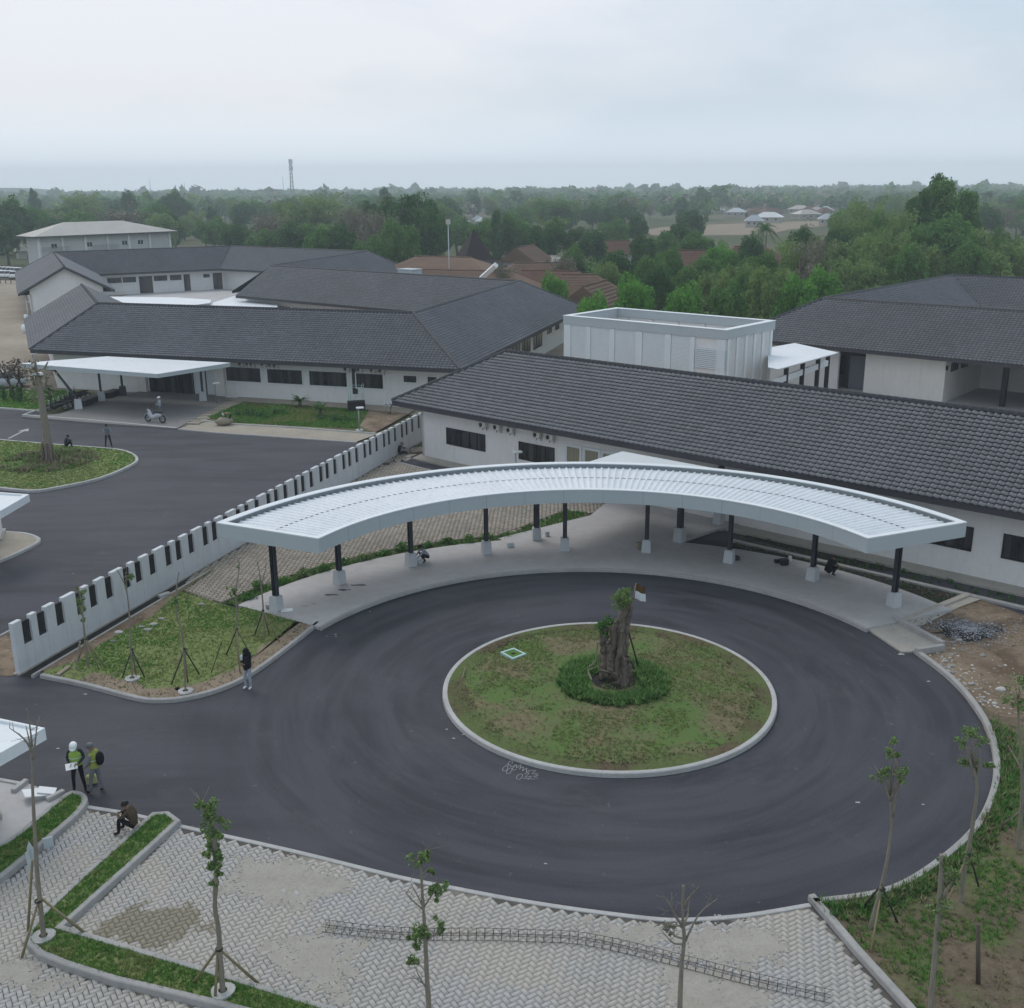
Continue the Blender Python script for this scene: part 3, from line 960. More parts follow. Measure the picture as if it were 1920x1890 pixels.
# --- wedge lawn between fence and ring road
wl_line = [(75, 1272), (160, 1290), (255, 1315), (300, 1319), (345, 1315), (400, 1302), (452, 1281), (500, 1250), (545, 1216), (590, 1180), (600, 1172)]
wl_pts = smooth_line(px_poly(wl_line), 5)
kerb('kerb', wl_pts, 0.17, -0.02, 0.15, MAT['kerb_grey'], side=1)
wedge = offset_line(wl_pts, 0.15) + px_poly([(590, 1173), (462, 1138), (448, 1142), (415, 1133), (340, 1110)], 0.1) + [tuple(F0 + FD * 12 + FN * 0.75), tuple(F0 + FD * 0.5 + FN * 0.75)]
sheet('lawn', wedge, 0.12, MAT['turf'])
dirt_strip = [tuple(F0 + FD * .2 + FN * .72), tuple(F0 + FD * 1.5 + FN * 1.5), tuple(at(185, 1215)[:2]), tuple(at(240, 1185)[:2]), tuple(at(290, 1158)[:2]), tuple(at(330, 1120)[:2]), tuple(F0 + FD * 12.2 + FN * .72)]
sheet('dirt_strip', dirt_strip, 0.128, MAT['dirt_yard'])
sheet('fence_gutter', [tuple(F0 + FD * -.1 + FN * .1), tuple(F0 + FD * -.1 + FN * .6), tuple(F0 + FD * 11.5 + FN * .6), tuple(F0 + FD * 11.5 + FN * .1)], 0.02, MAT['dark_soil'])
kerb('kerb', [tuple(F0 + FD * -.1 + FN * .58), tuple(F0 + FD * 11.3 + FN * .58)], 0.14, -0.02, 0.14, MAT['kerb_grey'], side=-1)
_b0 = offset_line(wl_pts, .15); _b1 = offset_line(wl_pts, .95)
soil_band = _b0[4:] + [tuple(np.array(q) + RNG.normal(0, .10, 2)) for q in _b1[4:]][::-1]
sheet('soil_margin', soil_band, 0.124, MAT['dirt'])
P = scatter_pts(wedge, 170, [dirt_strip])
gp = fnoise(P, 0.5)
dl = np.min(np.hypot(P[:, None, 0] - np.array(wl_pts)[None, :, 0], P[:, None, 1] - np.array(wl_pts)[None, :, 1]), 1)
keep = RNG.random(len(P)) < np.clip((dl - 0.5) / 1.0, 0.30, 1) * np.where(gp > .42, 1, .55)
P, gp, dl = P[keep], gp[keep], dl[keep]
blades('lawn_grass', P, 0.12, 0.055, [MAT['grass_lush'], MAT['grass_blade'], MAT['grass_dry']], np.where(dl < .9, 2, np.where(gp > .5, 0, 1)), label='grass on the wedge lawn between white fence and ring road')
# end of the fence: broken slabs and bare soil
sheet('dirt_strip', px_poly([(-120, 1235), (0, 1196), (34, 1178), (60, 1260), (20, 1268), (-120, 1262)]), 0.012, MAT['dirt_yard'])
kerb('kerb', px_poly([(-60, 1222), (0, 1193), (36, 1174)]), 0.1, -0.02, 0.09, MAT['kerb_white'], side=-1)

# --- left-hand oval island
il = smooth_line(px_poly([(-140, 805), (-20, 823), (15, 828), (110, 836), (190, 842), (228, 846), (250, 853), (260, 862), (254, 872), (217, 890), (175, 904), (112, 917), (62, 924), (0, 919), (-150, 903)]), 5)
kerb('kerb', il, 0.2, -0.02, 0.16, MAT['kerb_white'], side=-1)
il_in = offset_line(il, -0.18)
sheet('lawn', il_in, 0.13, MAT['turf'])
P = scatter_pts(il_in, 80)
blades('lawn_grass', P, 0.13, 0.055, [MAT['grass_blade'], MAT['grass_lush']], (fnoise(P, .4) > .5).astype(int), nb=5, w=0.02, label='grass on the oval island round the lopped tree')
tl = at(90, 868)
P = scatter_pts(circle(tl, 3.1), 16)
P = P[fnoise(P, .7) > .42]
blades('tall_weeds', P, 0.13, 0.27, [MAT['grass_dry'], MAT['leaf_mid'], MAT['dirt']], RNG.integers(0, 3, len(P)), nb=8, w=0.03, spread=.16, label='tall dry weeds round the foot of the lopped tree', cat='weeds')

# --- guard house islands at the left edge
gi = smooth_line(px_poly([(-170, 985), (0, 999), (50, 1003), (74, 1011), (76, 1018), (62, 1028), (0, 1056), (-150, 1110)]), 5)
kerb('kerb', gi, 0.2, -0.02, 0.15, MAT['kerb_white'], side=-1)
sheet('guard_pavement', offset_line(gi, -.18), 0.13, MAT['sand'])

# --- porch, lawns and verge in front of the far-left building
porch = px_poly([(41, 781), (110, 776), (228, 741), (275, 731), (330, 700), (412, 712), (424, 752), (332, 803), (170, 792)], 0.14)
sheet('porch_floor', porch, 0.14, MAT['porch_floor'], thick=0.2)
kerb('kerb', px_poly([(74, 769), (41, 781), (160, 790), (330, 806)]), 0.2, -0.02, 0.16, MAT['kerb_white'], side=1)
sheet('verge', px_poly([(332, 804), (420, 812), (540, 820), (668, 829), (770, 792), (702, 814), (436, 796), (370, 790)]), 0.03, MAT['sand'])
kerb('kerb', px_poly([(332, 806), (420, 814), (540, 822), (668, 831)]), 0.16, -0.02, 0.08, MAT['kerb_grey'], side=1)
lw = px_poly([(368, 790), (455, 754), (520, 758), (660, 768), (768, 777), (702, 814), (560, 803), (436, 796)])
sheet('lawn', lw, 0.09, MAT['turf_patchy'])
kerb('kerb', px_poly([(362, 789), (436, 797), (560, 804), (704, 815)]), 0.14, -0.02, 0.13, MAT['kerb_white'], side=1)
sheet('dirt_strip', px_poly([(660, 768), (768, 777), (702, 814), (672, 800)]), 0.10, MAT['dirt_yard'])
P = scatter_pts(px_poly([(390, 785), (455, 757), (660, 769), (690, 772), (672, 806), (560, 801), (436, 794)]), 60)
gp = fnoise(P, .3)
blades('lawn_grass', P, 0.09, 0.13, [MAT['grass_lush'], MAT['grass_blade']], (gp > .5).astype(int), nb=6, w=0.03, spread=.1, label='long grass on the lawn before the window wall')
sheet('wall_apron', px_poly([(424, 752), (455, 745), (600, 753), (780, 768), (768, 777), (660, 768), (455, 755)]), 0.10, MAT['sand'])
# path of stepping slabs beside the porch
pth = px_poly([(332, 803), (424, 751), (455, 755), (362, 789), (348, 800)])
sp = sheet('slab_path', pth, 0.07, MAT['dirt'])
pa, pb = at(348, 797)[:2], at(437, 754)[:2]
for k in range(15):
    c_ = pa + (pb - pa) * (k + .5) / 15
    mb = MB(); mb.box((0, 0, 0), (2.1, .36, .06))
    o = mb.build('path_slab', MAT['sand'], sp)
    o.location = (c_[0], c_[1], 0.10); o.rotation_euler = (0, 0, math.atan2(pb[1] - pa[1], pb[0] - pa[0]) - math.pi / 2 + RNG.normal(0, .03))
gl = px_poly([(-260, 745), (-40, 764), (30, 767), (76, 771), (110, 760), (150, 742), (185, 738), (90, 731), (-80, 736), (-260, 725)])
sheet('lawn', gl, 0.04, MAT['turf'])
P = scatter_pts(gl, 30)
blades('lawn_grass', P, 0.04, 0.12, [MAT['grass_lush'], MAT['leaf_bright']], RNG.integers(0, 2, len(P)), nb=6, w=0.035, spread=.1, label='bright green grass beside the parked motorcycles')
kerb('kerb', px_poly([(-160, 757), (0, 767), (76, 773)]), 0.18, -0.02, 0.13, MAT['kerb_white'], side=1)
sheet('dirt_yard', px_poly([(-250, 742), (40, 731), (80, 700), (62, 655), (48, 560), (40, 522), (-160, 520)]), -0.01, MAT['yard_dirt'])
sheet('courtyard', [(-66, 158), (-40, 150), (-20, 178), (-28, 190), (-50, 200), (-66, 188)], 0.02, MAT['concrete_floor'])
sheet('courtyard', px_poly([(1440, 745), (1560, 705), (1660, 690), (1860, 690), (2300, 700), (2300, 800), (1700, 790)]), 0.02, MAT['concrete_floor'])

# --- right-hand dirt and lawn
rk = smooth_line([tuple(RING + np.array([math.cos(t), math.sin(t)]) * r_) for t, r_ in
                  [(R(13.9), 12.95), (R(2.5), 12.95), (R(-9.7), 13.0), (R(-19.7), 13.1), (R(-30.6), 13.15), (R(-42.5), 13.25), (R(-54.3), 13.2), (R(-62.8), 13.1), (R(-71.1), 12.75)]], 6)
rk = smooth_line(px_poly([(1712, 1222), (1780, 1275), (1832, 1338), (1858, 1400), (1859, 1470), (1824, 1550), (1740, 1625), (1650, 1671), (1520, 1690)], 0.05), 6)
kerb('kerb', rk, 0.2, -0.02, 0.17, MAT['kerb_grey'], side=1)
k2 = px_poly([(1514, 1688), (1600, 1790), (1690, 1890), (1760, 1970)])
kerb('kerb', k2, 0.2, -0.02, 0.17, MAT['kerb_grey'], side=1)
rin = offset_line(rk, 0.18)
i_m = 18
dirt_p = rin[:i_m + 1] + px_poly([(2050, 1400), (2400, 1330), (2300, 1210), (1925, 1158), (1815, 1118), (1750, 1150), (1690, 1166)])
sheet('dirt_yard', px_poly([(1700, 1200), (1690, 1166), (1750, 1148), (1815, 1116), (1925, 1157), (2400, 1230), (2500, 1480), (1858, 1400), (1832, 1338), (1780, 1275), (1716, 1224)]), 0.03, MAT['dirt_yard'])
lawn_r = rin[10:] + [tuple(np.array(offset_line(k2, .18)[i])) for i in range(4)] + px_poly([(2250, 2000), (2500, 1500), (2200, 1330), (1880, 1352)])
sheet('lawn', lawn_r, 0.10, MAT['turf_right'])
P = scatter_pts(lawn_r, 130)
gp = fnoise(P, 0.55)
keep = RNG.random(len(P)) < np.where(gp > .52, .95, .12)
P, gp = P[keep], gp[keep]
blades('lawn_grass', P, 0.10, 0.085, [MAT['grass_lush'], MAT['grass_blade'], MAT['grass_dry']], np.where(gp > .56, 0, np.where(gp > .5, 1, 2)), label='grass growing in patches on the right-hand lawn')
rkn = np.array(rin)
seg_i = RNG.integers(14, len(rkn), 900)
P = rkn[seg_i] + RNG.normal(0, .16, (900, 2)) + np.array([.22, -.3]) * RNG.random((900, 1)) * 1.3
P = P[in_poly(P, lawn_r)]
blades('verge_weeds', P, 0.10, 0.17, [MAT['leaf_mid'], MAT['grass_dry'], MAT['leaf_ground']], RNG.integers(0, 3, len(P)), nb=7, w=0.022, spread=.09, label='weeds crowding the kerb of the right-hand lawn', cat='weeds')
# concrete apron and low walls at the end of the walk
apr = px_poly([(1628, 1180), (1672, 1163), (1765, 1212), (1708, 1222), (1690, 1222)], 0.06)
sheet('concrete_apron', apr, 0.07, MAT['concrete'], thick=.15)
kerb('low_wall', px_poly([(1672, 1166), (1764, 1216)]), 0.2, -0.02, 0.28, MAT['kerb_grey'], side=1)
kerb('low_wall', px_poly([(1764, 1218), (1714, 1226)]), 0.2, -0.02, 0.28, MAT['kerb_grey'], side=1)
kerb('low_wall', px_poly([(1680, 1168), (1810, 1116)]), 0.3, -0.02, 0.16, MAT['concrete'], side=-1)
sheet('concrete_apron', px_poly([(1690, 1168), (1770, 1135), (1815, 1117), (1850, 1122), (1800, 1140), (1720, 1180)]), 0.06, MAT['concrete'])

# --- car park paving in the foreground
edge_px = [(166, 1511), (230, 1521), (286, 1533), (342, 1547), (550, 1593), (750, 1642), (860, 1664), (960, 1683), (1060, 1699), (1150, 1711), (1240, 1721), (1300, 1721), (1400, 1713), (1515, 1694)]
edge = smooth_line(px_poly(edge_px), 4)
park = edge + px_poly([(1600, 1793), (1690, 1893), (1760, 1975)]) + [(9.5, 16.6), (-16, 16.6), (-19, 22)] + px_poly([(-110, 1700), (0, 1656)])
pk = sheet('paved_parking', park, 0.008, MAT['paver_bed'])
kerb('kerb', edge, 0.17, -0.03, 0.045, MAT['kerb_white'], side=-1)
# planters
def planter(outline_px, name_label, inner_w=0.2, mat=None, h=0.2, n=4, rnd=True):
    pts = smooth_line(px_poly(outline_px, 0.0), n, closed=True) if rnd else px_poly(outline_px, 0.0)
    a = sum(pts[i][0] * pts[(i + 1) % len(pts)][1] - pts[(i + 1) % len(pts)][0] * pts[i][1] for i in range(len(pts)))
    sd = 1 if a > 0 else -1
    kerb('kerb', pts, inner_w, -0.02, h, mat or MAT['kerb_grey'], closed=True, side=sd)
    ins = offset_line(pts, (inner_w - 0.02) * sd, True)
    sheet('planter_soil', ins, h - 0.03, MAT['turf'])
    P = scatter_pts(ins, 420)
    gp = fnoise(P, 0.9)
    blades('planter_grass', P, h - 0.03, 0.06, [MAT['grass_lush'], MAT['grass_blade']], (gp > .62).astype(int), nb=5, w=0.010, spread=.05, label=name_label)
    return pts
def dense(pts, k=6):
    out = []
    for i in range(len(pts)):
        a, b = np.array(pts[i], float), np.array(pts[(i + 1) % len(pts)], float)
        out += [tuple(a + (b - a) * t / k) for t in range(k)]
    return out
L_out = [(286, 1533), (318, 1531), (341, 1548), (232, 1648), (123, 1747), (260, 1787), (401, 1829), (520, 1866), (640, 1903), (690, 1921), (640, 1960), (404, 1897), (300, 1872), (211, 1851), (120, 1822), (72, 1802), (50, 1782), (50, 1758), (78, 1722), (160, 1645)]
PL = planter(L_out, 'short lush grass in the angled planter round the car bay', 0.17, n=1, rnd=False)
G_out = [(-90, 1712), (-90, 1640), (9, 1588), (70, 1540), (124, 1497), (150, 1493), (165, 1502), (164, 1517), (140, 1545), (60, 1612), (0, 1660)]
PG = planter(G_out, 'worn grass in the planter beside the guard house', 0.19, n=3)
nblk = edge_in = offset_line(edge, -0.27)
park_in = edge_in + [tuple(np.array(q) + [-.12, 0]) for q in park[len(edge):len(edge) + 3]] + park[len(edge) + 3:]
blocks('paving_stones', park_in, [np.array(offset_line(PL, 0.0)), np.array(PG)], 0.255, 0.1275, 0.011, -0.01, 0.03, R(32), MAT['paver'], 'herring', 300, 'paving_stone', pk)
# sand lying over stretches of the paving
for pl_ in ([(505, 1780), (560, 1758), (640, 1745), (690, 1762), (668, 1800), (655, 1850), (600, 1876), (545, 1850)], [(1090, 1722), (1180, 1724), (1300, 1735), (1420, 1745), (1480, 1790), (1400, 1815), (1290, 1795), (1180, 1768), (1100, 1748)],
            [(1250, 1815), (1330, 1830), (1400, 1850), (1440, 1880), (1380, 1910), (1270, 1895), (1230, 1850)], [(440, 1608), (520, 1612), (640, 1650), (610, 1690), (520, 1700), (440, 1680), (420, 1640)], [(10, 1810), (90, 1822), (200, 1868), (170, 1885), (80, 1862), (0, 1850)]):
    q_ = np.array(smooth_line(px_poly(pl_), 8, True)); g_ = .042
    lo_, hi_ = q_.min(0) - .3, q_.max(0) + .3
    X_, Y_ = np.meshgrid(np.arange(lo_[0], hi_[0], g_), np.arange(lo_[1], hi_[1], g_)); P = np.c_[X_.ravel(), Y_.ravel()]
    dd_ = np.min(np.hypot(P[:, None, 0] - q_[None, :, 0], P[:, None, 1] - q_[None, :, 1]), 1) * np.where(in_poly(P, q_), 1, -1)
    P = P[dd_ / .75 + .35 + (fnoise(P, 1.3) - .5) * 2.2 + (fnoise(P, 7.0) - .5) * 1.2 + RNG.normal(0, .16, len(P)) > .5]
    V = np.stack([np.c_[P + np.array(o_) * g_ * .56 + RNG.normal(0, .006, P.shape), np.full(len(P), .0345)] for o_ in ((-1, -1), (1, -1), (1, 1), (-1, 1))], 1).reshape(-1, 3)
    V[:, 2] += RNG.random(len(V)) * .002
    tag(link('sand_drift', mesh_np('sand_drift', V, np.arange(len(V)).reshape(-1, 4), MAT['sand_drift'])), 'thin drift of sand hiding the joints of the paving', 'sand', kind='stuff')
# floor of the guard house at the left
sheet('guard_floor', px_poly([(-160, 1500), (0, 1462), (50, 1470), (120, 1497), (66, 1540), (9, 1586), (-160, 1640)]), 0.05, MAT['concrete_floor'], thick=.1)
kerb('kerb', px_poly([(-60, 1452), (0, 1462), (48, 1471)]), 0.16, -0.02, 0.1, MAT['kerb_white'], side=-1)

# ------------------------------------------------------------ tiled roofs
TW, TG = 0.335, 0.295           # tile cover width and gauge
_t = np.array([0.0, 0.17, 0.36, 0.62, 1.0]); _z = np.array([0.000, 0.056, 0.068, 0.010, 0.0])
_tv = []
for i in range(5): _tv.append((_t[i] * TW * 0.93, TG * 1.06, _z[i] + 0.002))      # upper edge
for i in range(5): _tv.append((_t[i] * TW * 0.93, 0.0, _z[i] + 0.070))            # lower edge, riding on the course below
for i in range(5): _tv.append((_t[i] * TW * 0.93, 0.004, _z[i] + 0.055))          # lip
TV = np.array(_tv)
TF = np.array([(5 + i, 6 + i, 1 + i, i) for i in range(4)] + [(10 + i, 11 + i, 6 + i, 5 + i) for i in range(4)])
TILE_ME = mesh_np('roof_tile', TV, TF, MAT['tile_dark'])

def tile_slope(poly, parent, keep_n=0):
    """poly: 3-D corners, first edge is the eave, anticlockwise seen from outside"""
    P = np.array(poly, float)
    e = P[1] - P[0]; e /= np.linalg.norm(e)
    top = P[2:].mean(0) - P[0]
    n = np.cross(e, top); n /= np.linalg.norm(n)
    if n[2] < 0: n = -n
    s = np.cross(n, e)
    q = np.c_[(P - P[0]) @ e, (P - P[0]) @ s]
    lo, hi = q.min(0), q.max(0)
    A, B = np.meshgrid(np.arange(lo[0] - TW, hi[0] + TW, TW), np.arange(-0.05, hi[1] - 0.02, TG), indexing='ij')
    A = A.ravel(); B = B.ravel()
    C = np.c_[A + TW / 2, B + TG / 2]
    k = in_poly(C, q)
    A, B = A[k], B[k]
    O = P[0] + A[:, None] * e + B[:, None] * s + n * 0.01
    O = O + n * RNG.normal(0, .003, len(A))[:, None]
    near = np.zeros(len(A), bool)
    if keep_n:
        px = np.array([pix(o) for o in O])
        d = np.linalg.norm(O - np.array([0, 0, CAM_H]), axis=1)
        d = np.where((px[:, 0] < 1900) & (px[:, 0] > 5), d, 1e9)
        near[np.argsort(d)[:keep_n]] = True
    far = ~near
    V = O[far][:, None, :] + TV[None, :, 0:1] * e + TV[None, :, 1:2] * s + TV[None, :, 2:3] * n
    Fc = (TF[None] + 15 * np.arange(far.sum())[:, None, None]).reshape(-1, 4)
    o = link('roof_tiles', mesh_np('roof_tiles', V.reshape(-1, 3), Fc, MAT['tile_dark']), parent)
    tag(o, kind='stuff')
    M = Matrix(((e[0], s[0], n[0]), (e[1], s[1], n[1]), (e[2], s[2], n[2]))).to_4x4()
    for p in O[near]:
        t_ = bpy.data.objects.new('roof_tile', TILE_ME)
        COL.objects.link(t_)
        t_.parent = parent
        t_.matrix_parent_inverse = wm(parent).inverted()
        t_.matrix_basis = Matrix.Translation(p) @ M

def ridge_caps(parent, lines):
    mb = MB()
    for a, b in lines:
        a, b = Vector(a), Vector(b)
        L = (b - a).length; n = max(1, int(L / 0.42))
        d = (b - a) / L
        side = d.cross(Vector((0, 0, 1))).normalized(); up = side.cross(d).normalized()
        for k in range(n):
            p0 = a + d * (L * k / n); p1 = a + d * (L * (k + 1) / n + 0.05)
            vs = []
            for p, r_, lift in ((p0, .165, .02), (p1, .140, .035)):
                for t in (-100, -50, 0, 50, 100):
                    vs.append(p + side * math.sin(R(t)) * r_ + up * (math.cos(R(t)) * r_ + lift + 0.01))
            mb.add(vs, [(i, i + 1, 6 + i, 5 + i) for i in range(4)] + [(0, 1, 2, 3, 4)], True)
    o = mb.build('ridge_caps', MAT['tile_edge'], parent)
    return tag(o, kind='stuff')

def wall_box(parent, p0, p1, z0, z1, thick, out, mat, name='wall'):
    """a wall along p0-p1 with its outer face on that line; out = outward 2-D normal"""
    p0, p1, out = np.array(p0[:2]), np.array(p1[:2]), np.array(out)
    mb = MB()
    mb.prism([tuple(p0), tuple(p1), tuple(p1 - out * thick), tuple(p0 - out * thick)], z0, z1)
    return mb.build(name, mat, parent)

class Face:
    """a vertical wall face: window positions are read off the photograph"""
    def __init__(s, p0, d, out):
        s.p0 = np.array([p0[0], p0[1], 0.0]); s.d = np.array([d[0], d[1], 0.0]) / np.hypot(*d[:2]); s.o = np.array([out[0], out[1], 0.0])
        s.rz = math.atan2(s.d[1], s.d[0])
    def sz(s, px, py):
        q = on_plane(px, py, s.p0, s.o)
        return float(np.dot(q - s.p0, s.d)), float(q[2])
    def pt(s, a, z, off=0.0):
        q = s.p0 + s.d * a + s.o * off
        return (q[0], q[1], z)
    def bx(s, mb, a0, a1, z0, z1, o0, o1):
        c = s.pt((a0 + a1) / 2, (z0 + z1) / 2, (o0 + o1) / 2)
        mb.box(c, (a1 - a0, abs(o1 - o0), z1 - z0), s.rz)

def window(parent, F, a0, a1, z0, z1, panes=3, fw=0.07, frame='frame_black', glass='glass', surround=None, name='window', label=None, sill=False):
    mb = MB()
    F.bx(mb, a0, a1, z1 - fw, z1, -.03, .05); F.bx(mb, a0, a1, z0, z0 + fw, -.03, .05)
    w = (a1 - a0 - fw) / panes
    for k in range(panes + 1):
        x = a0 + k * w
        F.bx(mb, x, x + fw, z0 + fw, z1 - fw, -.03, .045)
    o = mb.build(name, MAT[frame], parent)
    if label: o['label'] = label
    for k in range(panes):
        mb = MB(); F.bx(mb, a0 + k * w + fw + .001, a0 + (k + 1) * w - .001, z0 + fw + .001, z1 - fw - .001, -.02, .012)
        mb.build('pane', MAT[glass], o)
    if surround:
        mb = MB(); t = surround
        F.bx(mb, a0 - t, a1 + t, z1 + .002, z1 + t, -.02, .07); F.bx(mb, a0 - t, a1 + t, z0 - t, z0 - .002, -.02, .09)
        F.bx(mb, a0 - t, a0 - .002, z0, z1, -.02, .07); F.bx(mb, a1 + .002, a1 + t, z0, z1, -.02, .07)
        mb.build('surround', MAT['white_paint'], o)
    return o

def px_window(parent, F, tl, br, **k):
    a0, z1 = F.sz(*tl); a1, z0 = F.sz(*br)
    if 'z' in k: z0, z1 = k.pop('z')
    if a1 < a0: a0, a1 = a1, a0
    return window(parent, F, a0, a1, z0, z1, **k)

def snake_roof(b, ridge, d, ze, zr, ends=('hip', 'hip'), oh=1.5, walls=(True, True), keep=0, wall_mat='white_wall', fascia=0.30, skip_walls=(), z_wall=None):
    """a hipped roof of even width that follows a ridge line in plan; returns the wall faces {(side, i): Face}"""
    rd = [np.array(p[:2], float) for p in ridge]
    n = len(rd)
    roof = empty('roof', (0, 0, 0)); roof.parent = b; roof.matrix_parent_inverse = wm(b).inverted()
    Lf, Rt = offset_line(rd, d), offset_line(rd, -d)          # left and right eaves
    cams = np.array([0, 0, CAM_H])
    Ltop, Rtop = [(p[0], p[1], zr) for p in rd], [(p[0], p[1], zr) for p in rd]
    Lf = [list(p) for p in Lf]; Rt = [list(p) for p in Rt]
    hips = []
    for e_, i, j in ((0, 0, 1), (1, n - 1, n - 2)):
        if ends[e_] == 'hip':
            t = rd[i] - rd[j]; t = t / np.linalg.norm(t)
            Lf[i] = list(np.array(Lf[i]) + t * d); Rt[i] = list(np.array(Rt[i]) + t * d)
            hips.append((i, e_))
    slopes = []
    for i in range(n - 1):
        # left side seen from outside: eave runs from i+1 to i
        slopes.append(([(*Lf[i + 1], ze), (*Lf[i], ze), Ltop[i], Ltop[i + 1]], ('L', i)))
        slopes.append(([(*Rt[i], ze), (*Rt[i + 1], ze), Rtop[i + 1], Rtop[i]], ('R', i)))
    for i, e_ in hips:
        a, c = ((*Lf[i], ze), (*Rt[i], ze)) if e_ == 0 else ((*Rt[i], ze), (*Lf[i], ze))
        slopes.append(([a, c, (*rd[i], zr)], ('E', e_)))
    und = MB(); fas = MB(); sof = MB()
    caps = [((*rd[i], zr), (*rd[i + 1], zr)) for i in range(n - 1)]
    for i, e_ in hips:
        caps += [((*Lf[i], ze), (*rd[i], zr)), ((*Rt[i], ze), (*rd[i], zr))]
    for i in range(1, n - 1):
        cr = np.cross(rd[i] - rd[i - 1], rd[i + 1] - rd[i])
        out = Rt if cr > 0 else Lf       # hip on the outside of the bend
        caps.append(((*out[i], ze), (*rd[i], zr)))
    for poly, key in slopes:
        Pn = np.array(poly)
        nr = np.cross(Pn[1] - Pn[0], Pn[-1] - Pn[0]); nr /= np.linalg.norm(nr)
        und.add([tuple(p - nr * 0.03) for p in Pn], [list(range(len(Pn)))])
        seen = np.dot(nr, cams - Pn.mean(0)) > 0
        px = np.array([pix(p) for p in Pn])
        seen = seen and px[:, 0].min() < 1960 and px[:, 0].max() > -40
        if seen:
            tile_slope(poly, roof, keep if key == ('R', 0) else 0)
        else:
            mbp = MB(); mbp.add([tuple(p + nr * .012) for p in Pn], [list(range(len(Pn)))]); mbp.build('roof_slope', MAT['tile_dark'], roof)
        a, c = Pn[0], Pn[1]
        t = (c - a) / np.linalg.norm(c - a); o2 = np.array([t[1], -t[0], 0])
        fas.prism([tuple((a - t * .0)[:2]), tuple(c[:2]), tuple((c - o2 * .05)[:2]), tuple((a - o2 * .05)[:2])], ze - fascia, ze + 0.02)
    und.build('roof_deck', MAT['roof_under'], roof)
    fas.build('fascia', MAT['fascia_dark'], roof)
    ridge_caps(roof, caps)
    faces = {}
    for side, line, sg in (('L', Lf, 1), ('R', Rt, -1)):
        wl_ = [list(p) for p in offset_line(rd, sg * (d - oh))]
        inn = [list(p) for p in offset_line(rd, sg * (d - oh - 0.25))]
        for e_, i, j in ((0, 0, 1), (1, n - 1, n - 2)):
            t = rd[i] - rd[j]; t = t / np.linalg.norm(t)
            k = (d - oh) if ends[e_] == 'hip' else (-0.75 if ends[e_] == 'gable' else 0)
            wl_[i] = list(np.array(wl_[i]) + t * k); inn[i] = list(np.array(inn[i]) + t * k)
        for i in range(n - 1):
            dd = (np.array(wl_[i + 1]) - np.array(wl_[i])); dd /= np.linalg.norm(dd)
            out = np.array([-dd[1], dd[0]]) * sg
            faces[(side, i)] = Face(wl_[i], dd, out)
            sof.add([(*line[i], ze - .2), (*line[i + 1], ze - .2), (*wl_[i + 1], ze - .2), (*wl_[i], ze - .2)], [(0, 1, 2, 3)])
            if walls[0 if side == 'L' else 1] and (side, i) not in skip_walls:
                mb = MB(); mb.prism([tuple(wl_[i]), tuple(wl_[i + 1]), tuple(inn[i + 1]), tuple(inn[i])], -0.05, ze - .18)
                mb.build('wall', MAT[wall_mat], b)
        faces[side + 'line'] = wl_
    for i, e_ in hips:
        a, c = faces['Lline'][i], faces['Rline'][i]
        t = rd[i] - rd[1 if e_ == 0 else n - 2]; t = t / np.linalg.norm(t)
        wall_box(b, a, c, -0.05, ze - .18, .25, t, MAT[wall_mat])
        faces[('E', e_)] = Face(a, np.array(c) - np.array(a), t)
        sof.add([(*Lf[i], ze - .2), (*Rt[i], ze - .2), (*c, ze - .2), (*a, ze - .2)], [(0, 1, 2, 3)])
    for e_, i, j in ((0, 0, 1), (1, n - 1, n - 2)):
        if ends[e_] != 'gable': continue
        a, c = np.array(faces['Lline'][i]), np.array(faces['Rline'][i])
        t = rd[i] - rd[j]; t = t / np.linalg.norm(t)
        m = (a + c) / 2
        zt = ze + (zr - ze) * (1 - 0.0) - .12; zs = ze + (zr - ze) * oh / d - .12
        V = [(*a, -.05), (*c, -.05), (*c, zs), (*m, zt), (*a, zs)]
        W = [(p[0] - t[0] * .25, p[1] - t[1] * .25, p[2]) for p in V]
        mb = MB(); mb.add(V + W, [(0, 1, 2, 3, 4), (9, 8, 7, 6, 5)] + [(k, (k + 1) % 5, 5 + (k + 1) % 5, 5 + k) for k in range(5)])
        mb.build('gable_wall', MAT[wall_mat], b)
        mb = MB()
        for E in (Lf[i], Rt[i]):
            p, q = np.array([*E, ze]), np.array([*rd[i], zr])
            o3 = np.array([t[0], t[1], 0]) * 0.05
            mb.add([tuple(p + o3 + (0, 0, .03)), tuple(q + o3 + (0, 0, .03)), tuple(q + o3 - (0, 0, .32)), tuple(p + o3 - (0, 0, .32)),
                    tuple(p - (0, 0, -.03)), tuple(q - (0, 0, -.03)), tuple(q - (0, 0, .32)), tuple(p - (0, 0, .32))],
                   [(0, 1, 2, 3), (7, 6, 5, 4), (0, 4, 5, 1), (3, 2, 6, 7)])
        mb.build('barge_board', MAT['fascia_dark'], roof)
        faces[('E', e_)] = Face(a, c - a, t)
    sof.build('soffit', MAT['soffit'], roof)
    return faces

